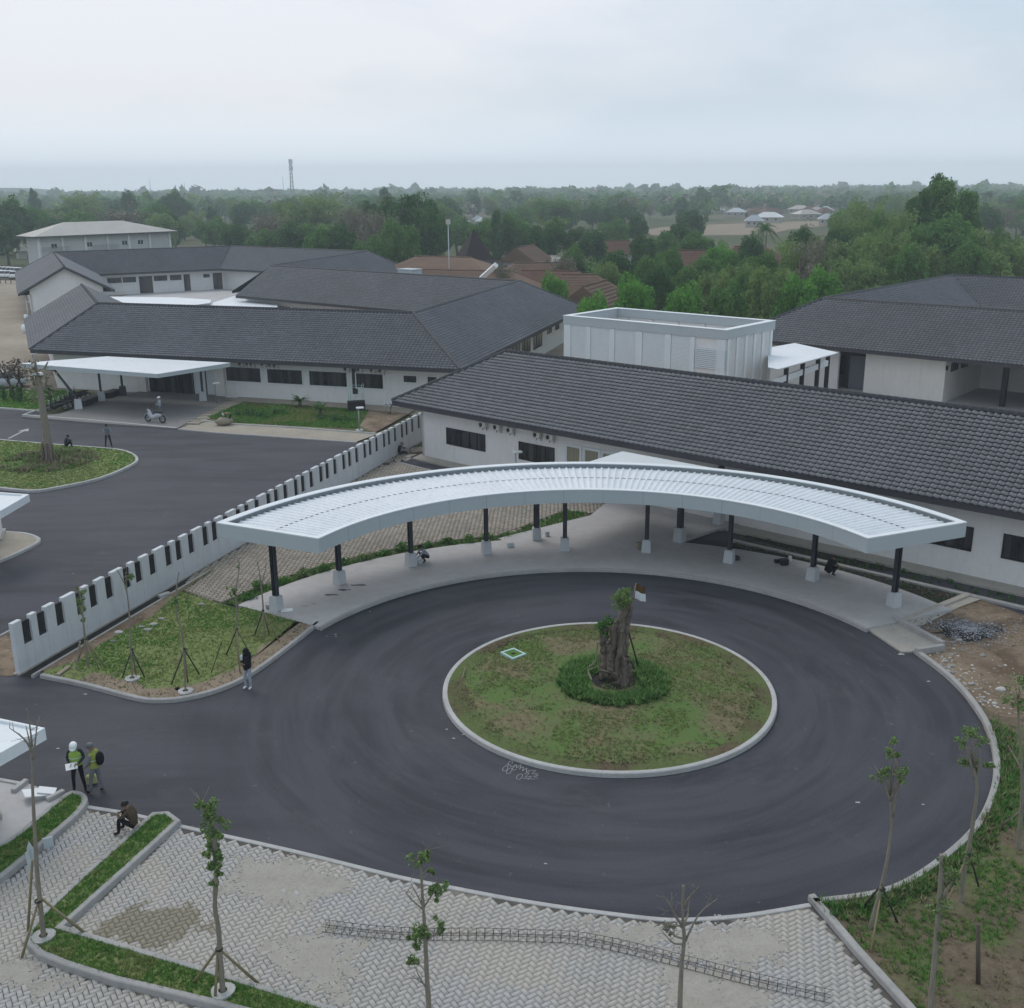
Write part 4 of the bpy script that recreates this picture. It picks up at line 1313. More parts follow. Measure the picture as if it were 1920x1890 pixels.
# ------------------------------------------------------------ the long building nearby
eL = at(735, 752, 3.85)[:2]
uA = U_A / np.linalg.norm(U_A); nA = N_A / np.linalg.norm(N_A)
dA, zeA, zrA = 5.4, 3.85, 7.0
r0 = eL + dA * (uA + nA)
LA = empty('tiled_building', (*(r0), 0), 'long white building with dark tiled hip roof, directly behind the curved canopy', 'building')
fA = snake_roof(LA, [r0, r0 + uA * 44], dA, zeA, zrA, ('hip', 'hip'), 1.35, keep=300)
F = Face(un(-49.35, 48.87), uA, -nA)
FA = fA[('R', 0)]
def pw(parent, F, tl, tr, z, **k):
    a0 = F.sz(*tl)[0]; a1 = F.sz(*tr)[0]
    return window(parent, F, a0, a1, z[0], z[1], **k)
zA = (FA.sz(837, 832)[1], FA.sz(837, 801)[1])
for tl, tr, n_ in (((837, 801), (910, 814), 5), ((973, 827), (1040, 839), 4)):
    pw(LA, FA, tl, tr, zA, panes=n_)
zc = (0.7, FA.sz(1062, 834)[1])
for x0, x1 in ((1062, 1089), (1096, 1124), (1130, 1158)):
    pw(LA, FA, (x0, 840), (x1, 845), zc, panes=1, frame='white_paint', glass='curtain', surround=.1)
a_r = FA.sz(1824, 1010)[0]; a_n = FA.sz(1880, 1020)[0]
zr_ = (FA.sz(1876.5, 1045.5)[1], FA.sz(1883.5, 1000)[1])
window(LA, FA, a_r - 2.6, a_r, zr_[0], zr_[1], panes=4)
window(LA, FA, a_n, a_n + 2.6, zr_[0], zr_[1], panes=4)
window(LA, FA, a_n + 4.3, a_n + 6.9, zr_[0], zr_[1], panes=4)
# air-conditioning boxes hung under its eaves
AC_MB = MB(); AC_MB.bbox((0, 0, 0), (.82, .30, .56), b=.02)
def make_ac(label, group):
    e = empty('air_conditioner', (0, 0, 0), label, 'air conditioner', group)
    mb = MB(); mb.bbox((0, 0, .30), (.80, .30, .54), b=.02); mb.build('case', MAT['cream_wall'], e)
    mb = MB(); mb.torus((-.14, -.155, .30), .20, .012); 
    for k in range(5): mb.box((-.14, -.158, .14 + .08 * k), (.40, .012, .012))
    mb.build('fan_grille', MAT['steel_dark'], e)
    mb = MB(); mb.ball((-.14, -.148, .30), (.185, .012, .185), 12, 6); mb.build('fan', MAT['frame_black'], e)
    mb = MB()
    for x in (-.28, .28): mb.box((x, .06, .0), (.04, .46, .04)); mb.box((x, .27, -.15), (.04, .04, .3))
    mb.build('bracket', MAT['steel_dark'], e)
    return e
ac0 = make_ac('', 'air conditioners under the eaves of the near long building')
acs = [(607, 513, 'leftmost of the five air conditioners under the near eaves'), (692, 528, 'second air conditioner from the left under the near eaves'),
       (772, 545, 'middle of the five air conditioners under the near eaves'), (932, 574, 'second air conditioner from the right, above the left edge of the wide window'),
       (1010, 588, 'rightmost air conditioner, above the right part of the dark window')]
for i, (x, y, lb) in enumerate(acs):
    o = ac0 if i == 0 else copy_tree(ac0)
    a, z = FA.sz(720 + x / 3.2, 640 + y / 3.2)
    o.scale = (.66,) * 3; o.location = FA.pt(a, z - .02, .24); o.rotation_euler = (0, 0, FA.rz); o['label'] = lb
# entrance canopy slab between building and curved canopy
lc = px_poly([(1167, 846), (1098, 869)], 3.5)
cs = empty('entrance_canopy', (8.5, 55, 0), 'flat pale canopy slab joining the long building to the curved canopy', 'canopy')
p_a = np.array(lc[0]); p_b = np.array(lc[1])
p_b = p_a - nA * 6.4
mb = MB(); mb.prism([tuple(p_a), tuple(p_b), tuple(p_b + uA * 9.6), tuple(p_a + uA * 9.6)], 3.28, 3.5); mb.build('slab', MAT['slab_grey'], cs)
for px in ((1006, 1011), (1274, 1020), (1347, 986)):
    q = at(*px)
    if px[0] == 1006: continue
    mb = MB(); mb.box((q[0], q[1], 2.1), (.26, .26, 2.4), math.atan2(uA[1], uA[0])); c_ = mb.build('column', MAT['steel_dark'], cs)
    mb = MB(); mb.box((q[0], q[1], .52), (.5, .5, .76), math.atan2(uA[1], uA[0]), taper=.86); mb.build('pedestal', MAT['pedestal'], c_)

# ------------------------------------------------------------ curved canopy over the ring road kerb
CC = np.array([3.05, 35.35]); CI, CO, CZ = 11.87, 17.0, 4.08
A0, A1 = R(22.9), R(154.7)
cc = empty('curved_canopy', (CC[0], CC[1] + 14.5, 0), 'long curved white metal canopy on dark columns round the ring road', 'canopy')
def arc_ring(mb, r0_, r1_, z0_, z1_, n=72):
    vs = []
    for k in range(n + 1):
        t = A0 + (A1 - A0) * k / n
        c_, s_ = math.cos(t), math.sin(t)
        for r_, z_ in ((r0_, z0_), (r1_, z0_), (r1_, z1_), (r0_, z1_)):
            vs.append((CC[0] + r_ * c_, CC[1] + r_ * s_, z_))
    fs = []
    for k in range(n):
        for j in range(4):
            fs.append((k * 4 + j, k * 4 + (j + 1) % 4, (k + 1) * 4 + (j + 1) % 4, (k + 1) * 4 + j))
    fs.append((0, 3, 2, 1)); fs.append((n * 4, n * 4 + 1, n * 4 + 2, n * 4 + 3))
    mb.add(vs, fs)
FH = 0.62
for k in range(1, 15):
    t_ = A0 + (A1 - A0) * k / 15; mb = MB(); mb.box((CC[0] + (CI - .001) * math.cos(t_), CC[1] + (CI - .001) * math.sin(t_), CZ - FH / 2 - .006), (.006, .016, FH - .02), t_); mb.build('fascia_joint', MAT['kerb_grey'], cc)
mb = MB(); arc_ring(mb, CI, CI + .09, CZ - FH, CZ - .012); fo = mb.build('front_fascia', MAT['fascia_grey'], cc)
mb = MB(); arc_ring(mb, CI - .02, CI + .24, CZ - .012, CZ + .03); mb.build('front_capping', MAT['white_paint'], cc)
mb = MB(); arc_ring(mb, CO - .09, CO, CZ - FH, CZ - .012); mb.build('back_fascia', MAT['fascia_grey'], cc)
mb = MB(); arc_ring(mb, CO - .32, CO + .02, CZ - .012, CZ + .03); mb.build('back_capping', MAT['white_paint'], cc)
mb = MB(); arc_ring(mb, CI + .1, CO - .1, CZ - FH + .02, CZ - FH + .05); mb.build('ceiling', MAT['white_paint'], cc)
for t in (A0, A1):
    c_, s_ = math.cos(t), math.sin(t); tx = np.array([-s_, c_]) * (1 if t == A1 else -1)
    mb = MB()
    a, b2 = CC + np.array([c_, s_]) * CI, CC + np.array([c_, s_]) * CO
    mb.prism([tuple(a), tuple(b2), tuple(b2 + tx * .09), tuple(a + tx * .09)], CZ - FH, CZ - .012); mb.build('end_fascia', MAT['fascia_grey'], cc)
    mb = MB(); mb.prism([tuple(a + tx * .1), tuple(b2 + tx * .1), tuple(b2 - tx * .16), tuple(a - tx * .16)], CZ - .012, CZ + .034); mb.build('end_capping', MAT['white_paint'], cc)
# standing-seam panels in two rows, falling to the seam and to the back gutter
NPAN = 106
dth = (A1 - A0 - R(1.6)) / NPAN
def pan_mesh(name, r0_, r1_, z0_, z1_):
    V, F_ = [], []
    for r_, z_ in ((r0_, z0_), (r1_, z1_)):
        for k, (t, h) in enumerate(((0, 0), (.66, 0), (.74, .055), (.92, .055), (1.0, 0))):
            a = dth * t
            V.append((r_ * math.cos(a), r_ * math.sin(a), z_ + h))
    F_ = np.array([(i, 5 + i, 6 + i, i + 1) for i in range(4)])
    return mesh_np(name, V, F_, MAT['roof_metal'])
pm1 = pan_mesh('roof_panel', CI + .2, 14.35, CZ - .07, CZ - .10)
pm2 = pan_mesh('roof_panel', 14.33, CO - .30, CZ - .135, CZ - .22)
for k in range(NPAN):
    for pm in (pm1, pm2):
        o = link('roof_panel', pm, cc)
        o.location = (CC[0], CC[1], 0); o.rotation_euler = (0, 0, A0 + R(.8) + dth * k)
mb = MB()
for k in range(NPAN):
    a = A0 + R(.8) + dth * (k + .0); b2 = a + dth * (.72 if k % 3 else 1.0)
    vs = [(CC[0] + r_ * math.cos(t), CC[1] + r_ * math.sin(t), CZ - .098 + .02) for r_, t in ((14.31, a), (14.38, a), (14.38, b2), (14.31, b2))]
    mb.add(vs, [(0, 1, 2, 3)])
mb.build('roof_seam', MAT['steel_dark'], cc)
mb = MB(); arc_ring(mb, CI + .2, CO - .1, CZ - .42, CZ - .40); mb.build('roof_deck', MAT['steel_dark'], cc)
for bx_, by_ in [(519, 1143), (637, 1094), (771, 1060), (912, 1037), (1006, 1011), (1059, 1031), (1212, 1034), (1367, 1054), (1523, 1087), (1675, 1136)]:
    q = at(bx_, by_, .15)
    rad = math.atan2(q[1] - CC[1], q[0] - CC[0])
    big = bx_ in (1006,)
    w_ = .30 if big else .21
    mb = MB()
    mb.box((q[0], q[1], .80 + (CZ - FH - .78) / 2), (w_, .07, CZ - FH - .78), rad)
    for sg in (-1, 1):
        mb.box((q[0] + math.cos(rad + math.pi / 2) * sg * .0, q[1], .80 + (CZ - FH - .78) / 2), (.05, w_, CZ - FH - .78), rad)
        off = np.array([math.cos(rad), math.sin(rad)]) * sg * (w_ / 2)
        mb.box((q[0] + off[0], q[1] + off[1], .805 + (CZ - FH - .80) / 2), (.045, w_ * .8, CZ - FH - .80), rad)
    c_ = mb.build('column', MAT['steel_dark'], cc)
    mb = MB(); mb.box((q[0], q[1], .15 + .31), (.46, .46, .62), rad, taper=.86)
    mb.box((q[0], q[1], .785), (.34, .34, .03), rad)
    mb.build('pedestal', MAT['pedestal'], c_)

# ------------------------------------------------------------ white fence wall with grilles
fence = empty('fence_wall', (F0[0], F0[1], 0), 'long white concrete fence wall with upright slots and dark grilles', 'fence')
frz = math.atan2(FD[1], FD[0])
FHH = 2.06; FT = .20
def fpt(s, off=0.0): return F0 + FD * s - FN * off
def fbox(mb, s0, s1, z0, z1, o0, o1):
    c = fpt((s0 + s1) / 2, (o0 + o1) / 2)
    mb.box((c[0], c[1], (z0 + z1) / 2), (s1 - s0, abs(o1 - o0), z1 - z0), frz)
gap_w = .46
gaps = []
k = 0
while True:
    s = .68 + 2.985 * k
    for q in (0, .80, 1.80): gaps.append(s + q)
    k += 1
    if s > 41: break
gaps = [g for g in gaps if g < 43.5]
prev_s = -.02
end_s = 44.4
for g in gaps + [end_s + gap_w / 2]:
    mb = MB()
    a, b2 = prev_s, g - gap_w / 2
    c = fpt((a + b2) / 2, FT / 2)
    mb.bbox((c[0], c[1], (FHH - .06) / 2), (b2 - a - .012, FT, FHH + .06), frz, .014)
    mb.build('pier', MAT['fence_paint'], fence)
    if g < end_s:
        mb = MB(); fbox(mb, b2 - .004, g + gap_w / 2 + .004, -.05, .98, .025, FT - .025); fbox(mb, b2, g + gap_w / 2, .98, 1.01, .01, FT - .01)
        mb.build('low_panel', MAT['fence_paint'], fence)
        mb = MB()
        fbox(mb, b2, g + gap_w / 2, 1.08, 1.12, .08, .11); fbox(mb, b2, g + gap_w / 2, 1.80, 1.84, .08, .11)
        for q in range(6):
            x = b2 + gap_w * (q + .5) / 6
            fbox(mb, x - .026, x + .026, 1.011, 1.92, .085, .105)
        mb.build('grille', MAT['frame_black'], fence)
    prev_s = g + gap_w / 2
mb = MB(); fbox(mb, -.1, end_s, -.1, .06, -.05, FT + .05); mb.build('footing', MAT['concrete'], fence)

# ------------------------------------------------------------ far quadrangle buildings: one winding ridge
zeB, zrB, dB = 3.7, 7.2, 6.3
rp = [at(153, 534, zrB), at(183, 570, zrB), at(775, 588, zrB), at(973, 527.5, zrB), at(508, 499, zrB), at(690, 472, zrB), at(433, 462, zrB), at(100, 473.5, zrB), at(120, 500, zrB)]
rp = [q[:2] for q in rp]
B = empty('tiled_building', (*rp[2], 0), 'white building with dark tiled roof on two wings, behind the oval island and porch', 'building')
fB = snake_roof(B, rp[0:4] , dB, zeB, zrB, ('gable', 'hip'), 1.9)
FB = fB[('R', 1)]
zw = (FB.sz(534, 719)[1], FB.sz(534, 693)[1])
for tl, tr, n_ in (((424, 690), (488, 692), 3), ((501, 692), (566, 695), 4), ((580, 696), (650, 700), 4), ((668, 702), (718, 705), 3)):
    pw(B, FB, tl, tr, zw, panes=n_, surround=.09)
zs = (FB.sz(757, 716)[1], FB.sz(757, 704)[1])
pw(B, FB, (757, 703), (781, 705), zs, panes=1, surround=.07); pw(B, FB, (802, 706), (819, 708), zs, panes=1, surround=.07)
a0 = FB.sz(660, 700)[0]; window(B, FB, a0, a0 + .46, .9, 3.2, panes=1, name='vent_panel', frame='frame_black')
# open hall behind the porch
a0, a1 = FB.sz(281, 720)[0], FB.sz(412, 720)[0]; am = a0 + (a1 - a0) * .62
window(B, FB, a0, am, .05, 2.9, panes=3, name='entrance_opening', fw=.1)
window(B, FB, am + .05, a1, .05, 2.9, panes=2, name='daylight_panel', glass='slab_grey', fw=.1)  # no door: pale panes on the solid wall imitate daylight seen through the hall
for x in (270, 416):
    a = FB.sz(x, 720)[0]; mb = MB(); FB.bx(mb, a - .45, a + .45, .0, 3.5, -.02, .35); mb.build('pier', MAT['cream_wall'], B)
F3 = fB[('R', 2)]
for tl, br, n_ in (((1000, 624), (1016, 648), 3), ((978, 634), (994, 658), 3), ((955, 644), (975, 661), 3), ((931, 655), (950, 668), 3)):
    px_window(B, F3, tl, br, panes=n_)
for tl, br in (((1026, 612), (1034, 623)), ((1041, 606), (1048, 616)), ((1041, 656), (1047, 665))):
    px_window(B, F3, tl, br, panes=2)
acb = [(210, 240), (262, 240), (290, 242), (372, 243), (425, 246), (458, 250), (968, 278), (1060, 282), (1157, 286), (1218, 290)]
onm = ['first', 'second', 'third', 'fourth', 'fifth', 'sixth', 'seventh', 'eighth', 'ninth', 'tenth']
for i, (x, y) in enumerate(acb):
    o = copy_tree(ac0)
    a, z = FB.sz(400 + x / 3.84, 620 + y / 3.84)
    o.location = FB.pt(a, z - .12, .24); o.rotation_euler = (0, 0, FB.rz)
    o['group'] = 'air conditioners under the eaves of the far window wall'; o['label'] = f'{onm[i]} air conditioner from the left under the eaves of the far window wall'

Mb = empty('tiled_building', (*rp[3], 0), 'middle wing with a long dark tiled roof, running behind the front quadrangle roof', 'building')
fM = snake_roof(Mb, [rp[3], rp[4]], dB - .03, zeB, zrB - .02, ('open', 'open'), 1.7)
FM = fM[('L', 0)]
for tl, br, n_ in (((497, 560), (516, 571), 1), ((523, 563), (543, 576), 1), ((549, 566), (588, 579), 3), ((595, 569), (616, 580), 1), ((622, 572), (660, 584), 3), ((671, 576), (695, 586), 2)):
    a0, a1 = sorted((FM.sz(*tl)[0], FM.sz(br[0], tl[1])[0]))
    window(Mb, FM, a0, a1, 1.0, 2.6, panes=n_)
Cb = empty('tiled_building', (*rp[6], 0), 'rear courtyard building with a gable end at left and a bent dark tiled roof', 'building')
fC = snake_roof(Cb, rp[4:9], dB, zeB, zrB, ('open', 'gable'), 1.5)
FC = fC[('L', 2)]
def fc_a(x, y): return FC.sz(x, y)[0]
for x0, x1, z0, z1, n_ in ((200, 227, 2.0, 2.9, 2), (229, 254, 2.0, 2.9, 2), (288, 313, 2.0, 2.9, 2), (318, 340, 2.0, 2.9, 2), (381, 393, 2.2, 2.8, 1)):
    a0, a1 = sorted((fc_a(x0, 518), fc_a(x1, 517)))
    window(Cb, FC, a0, a1, z0, z1, panes=n_, surround=.08)
mk('door_brown', (0.10, 0.080, 0.075), 0.7, 0.2, 2)
for x0, x1 in ((261, 286), (345, 357), (400, 417)):
    a0, a1 = sorted((fc_a(x0, 530), fc_a(x1, 530)))
    w_ = window(Cb, FC, a0, a1, .05, 2.9, panes=1, name='doorway', fw=.08)
    mb = MB(); FC.bx(mb, a0 + .05, a0 + (a1 - a0) * .45, .1, 2.75, .02, .09); mb.build('door', MAT['door_brown'], w_)

# canopies in the courtyards
def flat_slab(name, px, z, th, label, cat, mat='white_paint', edge_mat='fascia_grey', cols=(), inset=.0):
    P_ = px_poly(px, z)
    c = np.mean(np.array(P_), 0)
    e = empty(name, (*c, 0), label, cat)
    mb = MB(); mb.prism(P_, z - .05, z); mb.build('roof_sheet', MAT['roof_metal'], e)
    Q = [tuple(c + (np.array(p) - c) * 0.995) for p in P_]
    mb = MB(); mb.prism(Q, z - th, z - .05); mb.build('fascia', MAT[edge_mat], e)
    for q in cols:
        mb = MB(); mb.box((q[0], q[1], (z - th) / 2), (.22, .22, z - th), .3); mb.build('column', MAT['steel_dark'], e)
    return e
flat_slab('walkway_canopy', [(204, 556), (330, 557.5), (396, 562), (394, 568), (345, 574), (328, 573), (215, 566)], 3.2, .35, 'white curved walkway roof in the courtyard behind the front wing', 'canopy')
flat_slab('walkway_canopy', [(398, 573), (400, 567), (448, 552), (520, 565), (520, 580)], 2.9, .3, 'second white walkway roof in the courtyard, to the right of the curved one', 'canopy')

# porch of the left building
pc = flat_slab('porch_canopy', [(37, 681), (200, 668), (432, 680), (295, 701)], 3.6, .34, 'flat white porch canopy on slim dark columns before the far building', 'canopy')
for (bx_, by_), dk in (((191, 751), 0), ((231, 741), 1), ((381, 751), 0)):
    q = at(bx_, by_, .14)
    mb = MB(); mb.box((q[0], q[1], 2.05), (.19, .19, 2.4), .3); c_ = mb.build('column', MAT['steel_dark'], pc)
    mb = MB(); mb.box((q[0], q[1], .54), (.62, .62, .8), .3, taper=.84); mb.build('pedestal', MAT['steel_dark' if dk else 'pedestal'], c_)
q = at(148, 766, .14); q2 = at(99, 690, 3.3)
mb = MB(); mb.tube([(q[0], q[1], .9), (q2[0] * .5 + q[0] * .5 , q2[1] * .5 + q[1] * .5, 2.1), (q2[0], q2[1], 3.28)], .11, 6); c_ = mb.build('slanting_column', MAT['steel_dark'], pc)
mb = MB(); mb.box((q[0], q[1], .54), (.62, .62, .8), .3, taper=.84); mb.build('pedestal', MAT['pedestal'], c_)
# bench-like planter boxes at the porch edge
for k, (p_, q_) in enumerate((((152, 762), (186, 748)), ((196, 747), (222, 739)))):
    a, b2 = at(*p_, .14), at(*q_, .14)
    e = tag(MB().box(((a[0] + b2[0]) / 2, (a[1] + b2[1]) / 2, .38), (np.linalg.norm(b2 - a), .9, .48), math.atan2(b2[1] - a[1], b2[0] - a[0])).build('planter_box', MAT['frame_black']),
            ['black planter trough between the slanting and first upright porch columns', 'black planter trough behind the first upright porch column'][k], 'planter', 'black troughs along the porch edge')

# guard houses at the left edge
def guard(px, z, base, label):
    P_ = px_poly(px, z)
    e = empty('guard_house', (*base, 0), label, 'guard house')
    mb = MB(); mb.prism(P_, z - .28, z); mb.build('roof_slab', MAT['white_paint'], e)
    c = np.mean(np.array(P_), 0)
    Q = [tuple(c + (np.array(p) - c) * .93) for p in P_]
    mb = MB()
    n_ = len(P_)
    for i in range(n_):
        j = (i + 1) % n_
        mb.prism([P_[i], P_[j], Q[j], Q[i]], z + .0, z + .09)
    mb.build('roof_rim', MAT['white_paint'], e)
    return e
g1 = guard([(-170, 914), (55, 930), (0, 962), (-260, 950)], 3.1, at(-60, 1020)[:2], 'small white guard house with flat roof, on the kerbed island at the upper left edge')
q = at(-34, 1012); mb = MB(); mb.box((q[0], q[1], 1.45), (1.9, 1.6, 2.8), .35); mb.build('wall', MAT['white_wall'], g1)
mb = MB(); mb.box((q[0], q[1], .1), (2.2, 1.9, .24), .35); mb.build('plinth', MAT['concrete'], g1)
g2 = guard([(-150, 1330), (0, 1352), (85, 1370), (0, 1418), (-190, 1500)], 3.0, at(-60, 1540)[:2], 'near white guard house with a wide flat roof slab, lower left edge')
q = at(-26, 1535); mb = MB(); mb.box((q[0], q[1], 1.4), (.62, .62, 2.7), .6); mb.build('pillar', MAT['white_wall'], g2)
mb = MB(); mb.box((q[0], q[1], .12), (.75, .75, .2), .6); mb.build('plinth', MAT['concrete'], g2)
q = at(-210, 1570); mb = MB(); mb.box((q[0], q[1], 1.4), (1.8, 2.0, 2.7), .6); mb.build('wall', MAT['white_wall'], g2)

# ------------------------------------------------------------ white plant enclosure behind the long roof
zb = 7.3
b1, b2_, b3, b4 = [at(x, y, zb)[:2] for x, y in ((1057, 591), (1365, 618), (1457, 600), (1160, 577))]
b1 = b1; ub = uA
Lb = float(np.dot(b2_ - b1, uA)); Wb = float(np.dot(b3 - b2_, nA))
bc = b1 + uA * Lb / 2 + nA * Wb / 2
pe = empty('plant_enclosure', (*bc, 0), 'white open-topped plant enclosure with louvred walls, behind the long tiled roof', 'enclosure')
def bp(a, n_): return b1 + uA * a + nA * n_
brz = math.atan2(uA[1], uA[0])
def rbox(mb, a0, a1, n0, n1, z0, z1):
    c = bp((a0 + a1) / 2, (n0 + n1) / 2)
    mb.box((c[0], c[1], (z0 + z1) / 2), (a1 - a0, n1 - n0, z1 - z0), brz)
for nm, args in (('wall', (.1, Lb - .1, .1, .3, 0, zb - .72)), ('wall', (.1, Lb - .1, Wb - .3, Wb - .1, 0, zb - .72)), ('wall', (.1, .3, .301, Wb - .301, 0, zb - .72)), ('wall', (Lb - .3, Lb - .1, .301, Wb - .301, 0, zb - .72))):
    mb = MB(); rbox(mb, *args); mb.build(nm, MAT['white_wall'], pe)
for nm, args in (('parapet', (-.03, Lb + .03, -.03, .42, zb - .70, zb - .04)), ('parapet', (-.03, Lb + .03, Wb - .42, Wb + .03, zb - .70, zb - .04)), ('parapet', (-.03, .42, .421, Wb - .421, zb - .70, zb - .04)), ('parapet', (Lb - .42, Lb + .03, .421, Wb - .421, zb - .70, zb - .04))):
    mb = MB(); rbox(mb, *args); mb.build(nm, MAT['fascia_grey'], pe)
for args in ((-.06, Lb + .06, -.06, .47, zb - .04, zb), (-.06, Lb + .06, Wb - .47, Wb + .06, zb - .04, zb), (-.06, .47, .471, Wb - .471, zb - .04, zb), (Lb - .47, Lb + .06, .471, Wb - .471, zb - .04, zb)):
    mb = MB(); rbox(mb, *args); mb.build('capping', MAT['white_paint'], pe)
mb = MB(); rbox(mb, .3, Lb - .3, .3, Wb - .3, 3.8, 3.9); mb.build('floor', MAT['concrete_floor'], pe)
for k in range(6):
    a = 1.2 + (Lb - 2.4) * k / 5
    mb = MB(); rbox(mb, a - .3, a + .3, Wb - .46, Wb - .3, 3.9, zb - .75); mb.build('inner_pier', MAT['cream_wall'], pe)
FBx = Face(bp(0, .1), uA, -nA)
pil = [(1057, 1071), (1100, 1108), (1144, 1153), (1193, 1205), (1248, 1259), (1295, 1304)]
pa_ = [(FBx.sz(x0, 640)[0], FBx.sz(x1, 640)[0]) for x0, x1 in pil]
pa_[0] = (0.02, pa_[0][1])
for a0, a1 in pa_ + [(Lb - .75, Lb - .05)]:
    mb = MB(); rbox(mb, a0, a1, .0, .1, 0, zb - .72); mb.build('pilaster', MAT['white_paint'], pe)
for (x, a0), (a1, y) in zip(pa_[:-1], pa_[1:]):
    mb = MB()
    for k in range(46): rbox(mb, a0 + .02, a1 - .02, .06, .099, 2.0 + k * .1, 2.085 + k * .1)
    mb.build('louvre_panel', MAT['white_paint'], pe)
for x0, x1 in ((1304, 1347), (1349, 1361)):
    a0, a1 = FBx.sz(x0, 670)[0], FBx.sz(x1, 672)[0]
    z0, z1 = FBx.sz(1325, 691)[1], FBx.sz(1325, 653)[1]
    mb = MB(); rbox(mb, a0, a1, .045, .098, z0, z1); vb = mb.build('vent', MAT['fascia_grey'], pe)
    nsl = 11
    for k in range(nsl):
        mb = MB(); z = z0 + (z1 - z0) * (k + .2) / nsl; rbox(mb, a0 + .02, a1 - .02, -.02, .044, z, z + (z1 - z0) / nsl * .62); mb.build('slat', MAT['white_paint'], vb)
for k in range(6):
    n0 = .45 + (Wb - .9) * k / 5
    mb = MB(); rbox(mb, Lb - .1, Lb + .04, n0 - .14, n0 + .14, 0, zb - .72); mb.build('pilaster', MAT['white_paint'], pe)
    if k < 5:
        mb = MB()
        for j in range(46): rbox(mb, Lb - .099, Lb - .05, n0 + .16, n0 + (Wb - .9) / 5 - .16, 2.0 + j * .1, 2.07 + j * .1)
        mb.build('louvre_panel', MAT['white_wall'], pe)
# small canopy beside the enclosure
sc_ = flat_slab('link_canopy', [(1440, 688), (1459, 692), (1572, 661), (1490, 643), (1440, 652)], 4.6, .10, 'small flat white canopy between the plant enclosure and the right-hand building', 'canopy')
p0_, p1_ = at(1452, 712, 3.6), at(1552, 677, 3.6)
mb = MB(); mb.box(((p0_[0] + p1_[0]) / 2, (p0_[1] + p1_[1]) / 2, 3.45), (np.linalg.norm((p1_ - p0_)[:2]), .2, .45), math.atan2(p1_[1] - p0_[1], p1_[0] - p0_[0])); mb.build('beam', MAT['white_paint'], sc_)
for t in (.2, .5, .8, 1.0):
    q = p0_ + (p1_ - p0_) * t
    mb = MB(); mb.box((q[0], q[1], 2.2), (.3, .22, 4.4), brz); mb.build('column', MAT['frame_black'], sc_)

# ------------------------------------------------------------ right-hand building
zeE, zrE, dE = 4.0, 7.4, 6.1
e0 = at(1545, 560, zrE)[:2]
e1 = e0 + uA * 34
e2 = at(1790, 516.5, zrE)[:2]; Le = float(np.dot(e2 - e0, nA)); e2 = e0 + nA * Le
E = empty('tiled_building', (*e0, 0), 'right-hand white building with dark tiled roof on two wings and an open terrace', 'building')
fE = snake_roof(E, [e1, e0, e2, e2 + uA * 34], dE, zeE, zrE, ('hip', 'hip'), 1.3, skip_walls=(('L', 0),), wall_mat='white_wall')
FE = fE[('L', 0)]
nw = float(np.dot(FE.p0[:2], nA))
def ep(u_, n_): return uA * u_ + nA * n_
def ebox(name, u0, u1, n0, n1, z0, z1, mat, par=E):
    c = ep((u0 + u1) / 2, (n0 + n1) / 2); mb = MB(); mb.box((c[0], c[1], (z0 + z1) / 2), (u1 - u0, n1 - n0, z1 - z0), brz); return mb.build(name, MAT[mat], par)
ue = float(np.dot(e0, uA))
w0u = float(np.dot(at(1617, 737, .1)[:2], uA)); w1u = float(np.dot(at(1783, 748, .1)[:2], uA))
ebox('wall', w0u, w1u, nw, nw + 9.0, -.05, zeE - .2, 'cream_wall')
ebox('wall', ue - 4.6, w0u - 2.6, nw + .4, nw + .7, -.05, zeE - .2, 'white_wall')
ebox('wall', w0u - 2.6, w0u, nw + 1.6, nw + 1.8, -.05, zeE - .2, 'frame_black')
dr = ebox('door', w0u - 2.0, w0u - .25, nw + 1.45, nw + 1.59, .05, 3.0, 'cloth_grey')
ebox('door_frame', w0u - 2.2, w0u - 2.01, nw + 1.42, nw + 1.59, .05, 3.2, 'frame_black')
ebox('wall', w1u, w1u + 40, nw + 9.0, nw + 9.3, -.05, zeE - .2, 'cream_wall')
for u_ in (np.dot(at(1885, 760)[:2], uA), np.dot(at(1885, 760)[:2], uA) + 6):
    ebox('column', u_ - .2, u_ + .2, nw + 1.5, nw + 1.9, .0, zeE - .2, 'frame_black')
Fs = Face(ep(w1u, nw), nA, uA)
for a0 in (1.2, 3.6, 6.0):
    window(E, Fs, a0, a0 + 1.7, 2.5, 3.2, panes=3)
mb = MB(); FE2 = Face(ep(w0u, nw), uA, -nA); a_, z_ = FE2.sz(1776, 690); FE2.bx(mb, a_ - .09, a_ + .09, z_ - .2, z_ + .2, .0, .1); mb.build('wall_lamp', MAT['frame_black'], E)
sheet('terrace', [tuple(ep(w0u - 4, nw - 1.0)), tuple(ep(w1u + 40, nw - 1.0)), tuple(ep(w1u + 40, nw + 9)), tuple(ep(w0u - 4, nw + 9))], 0.05, MAT['concrete_floor'])

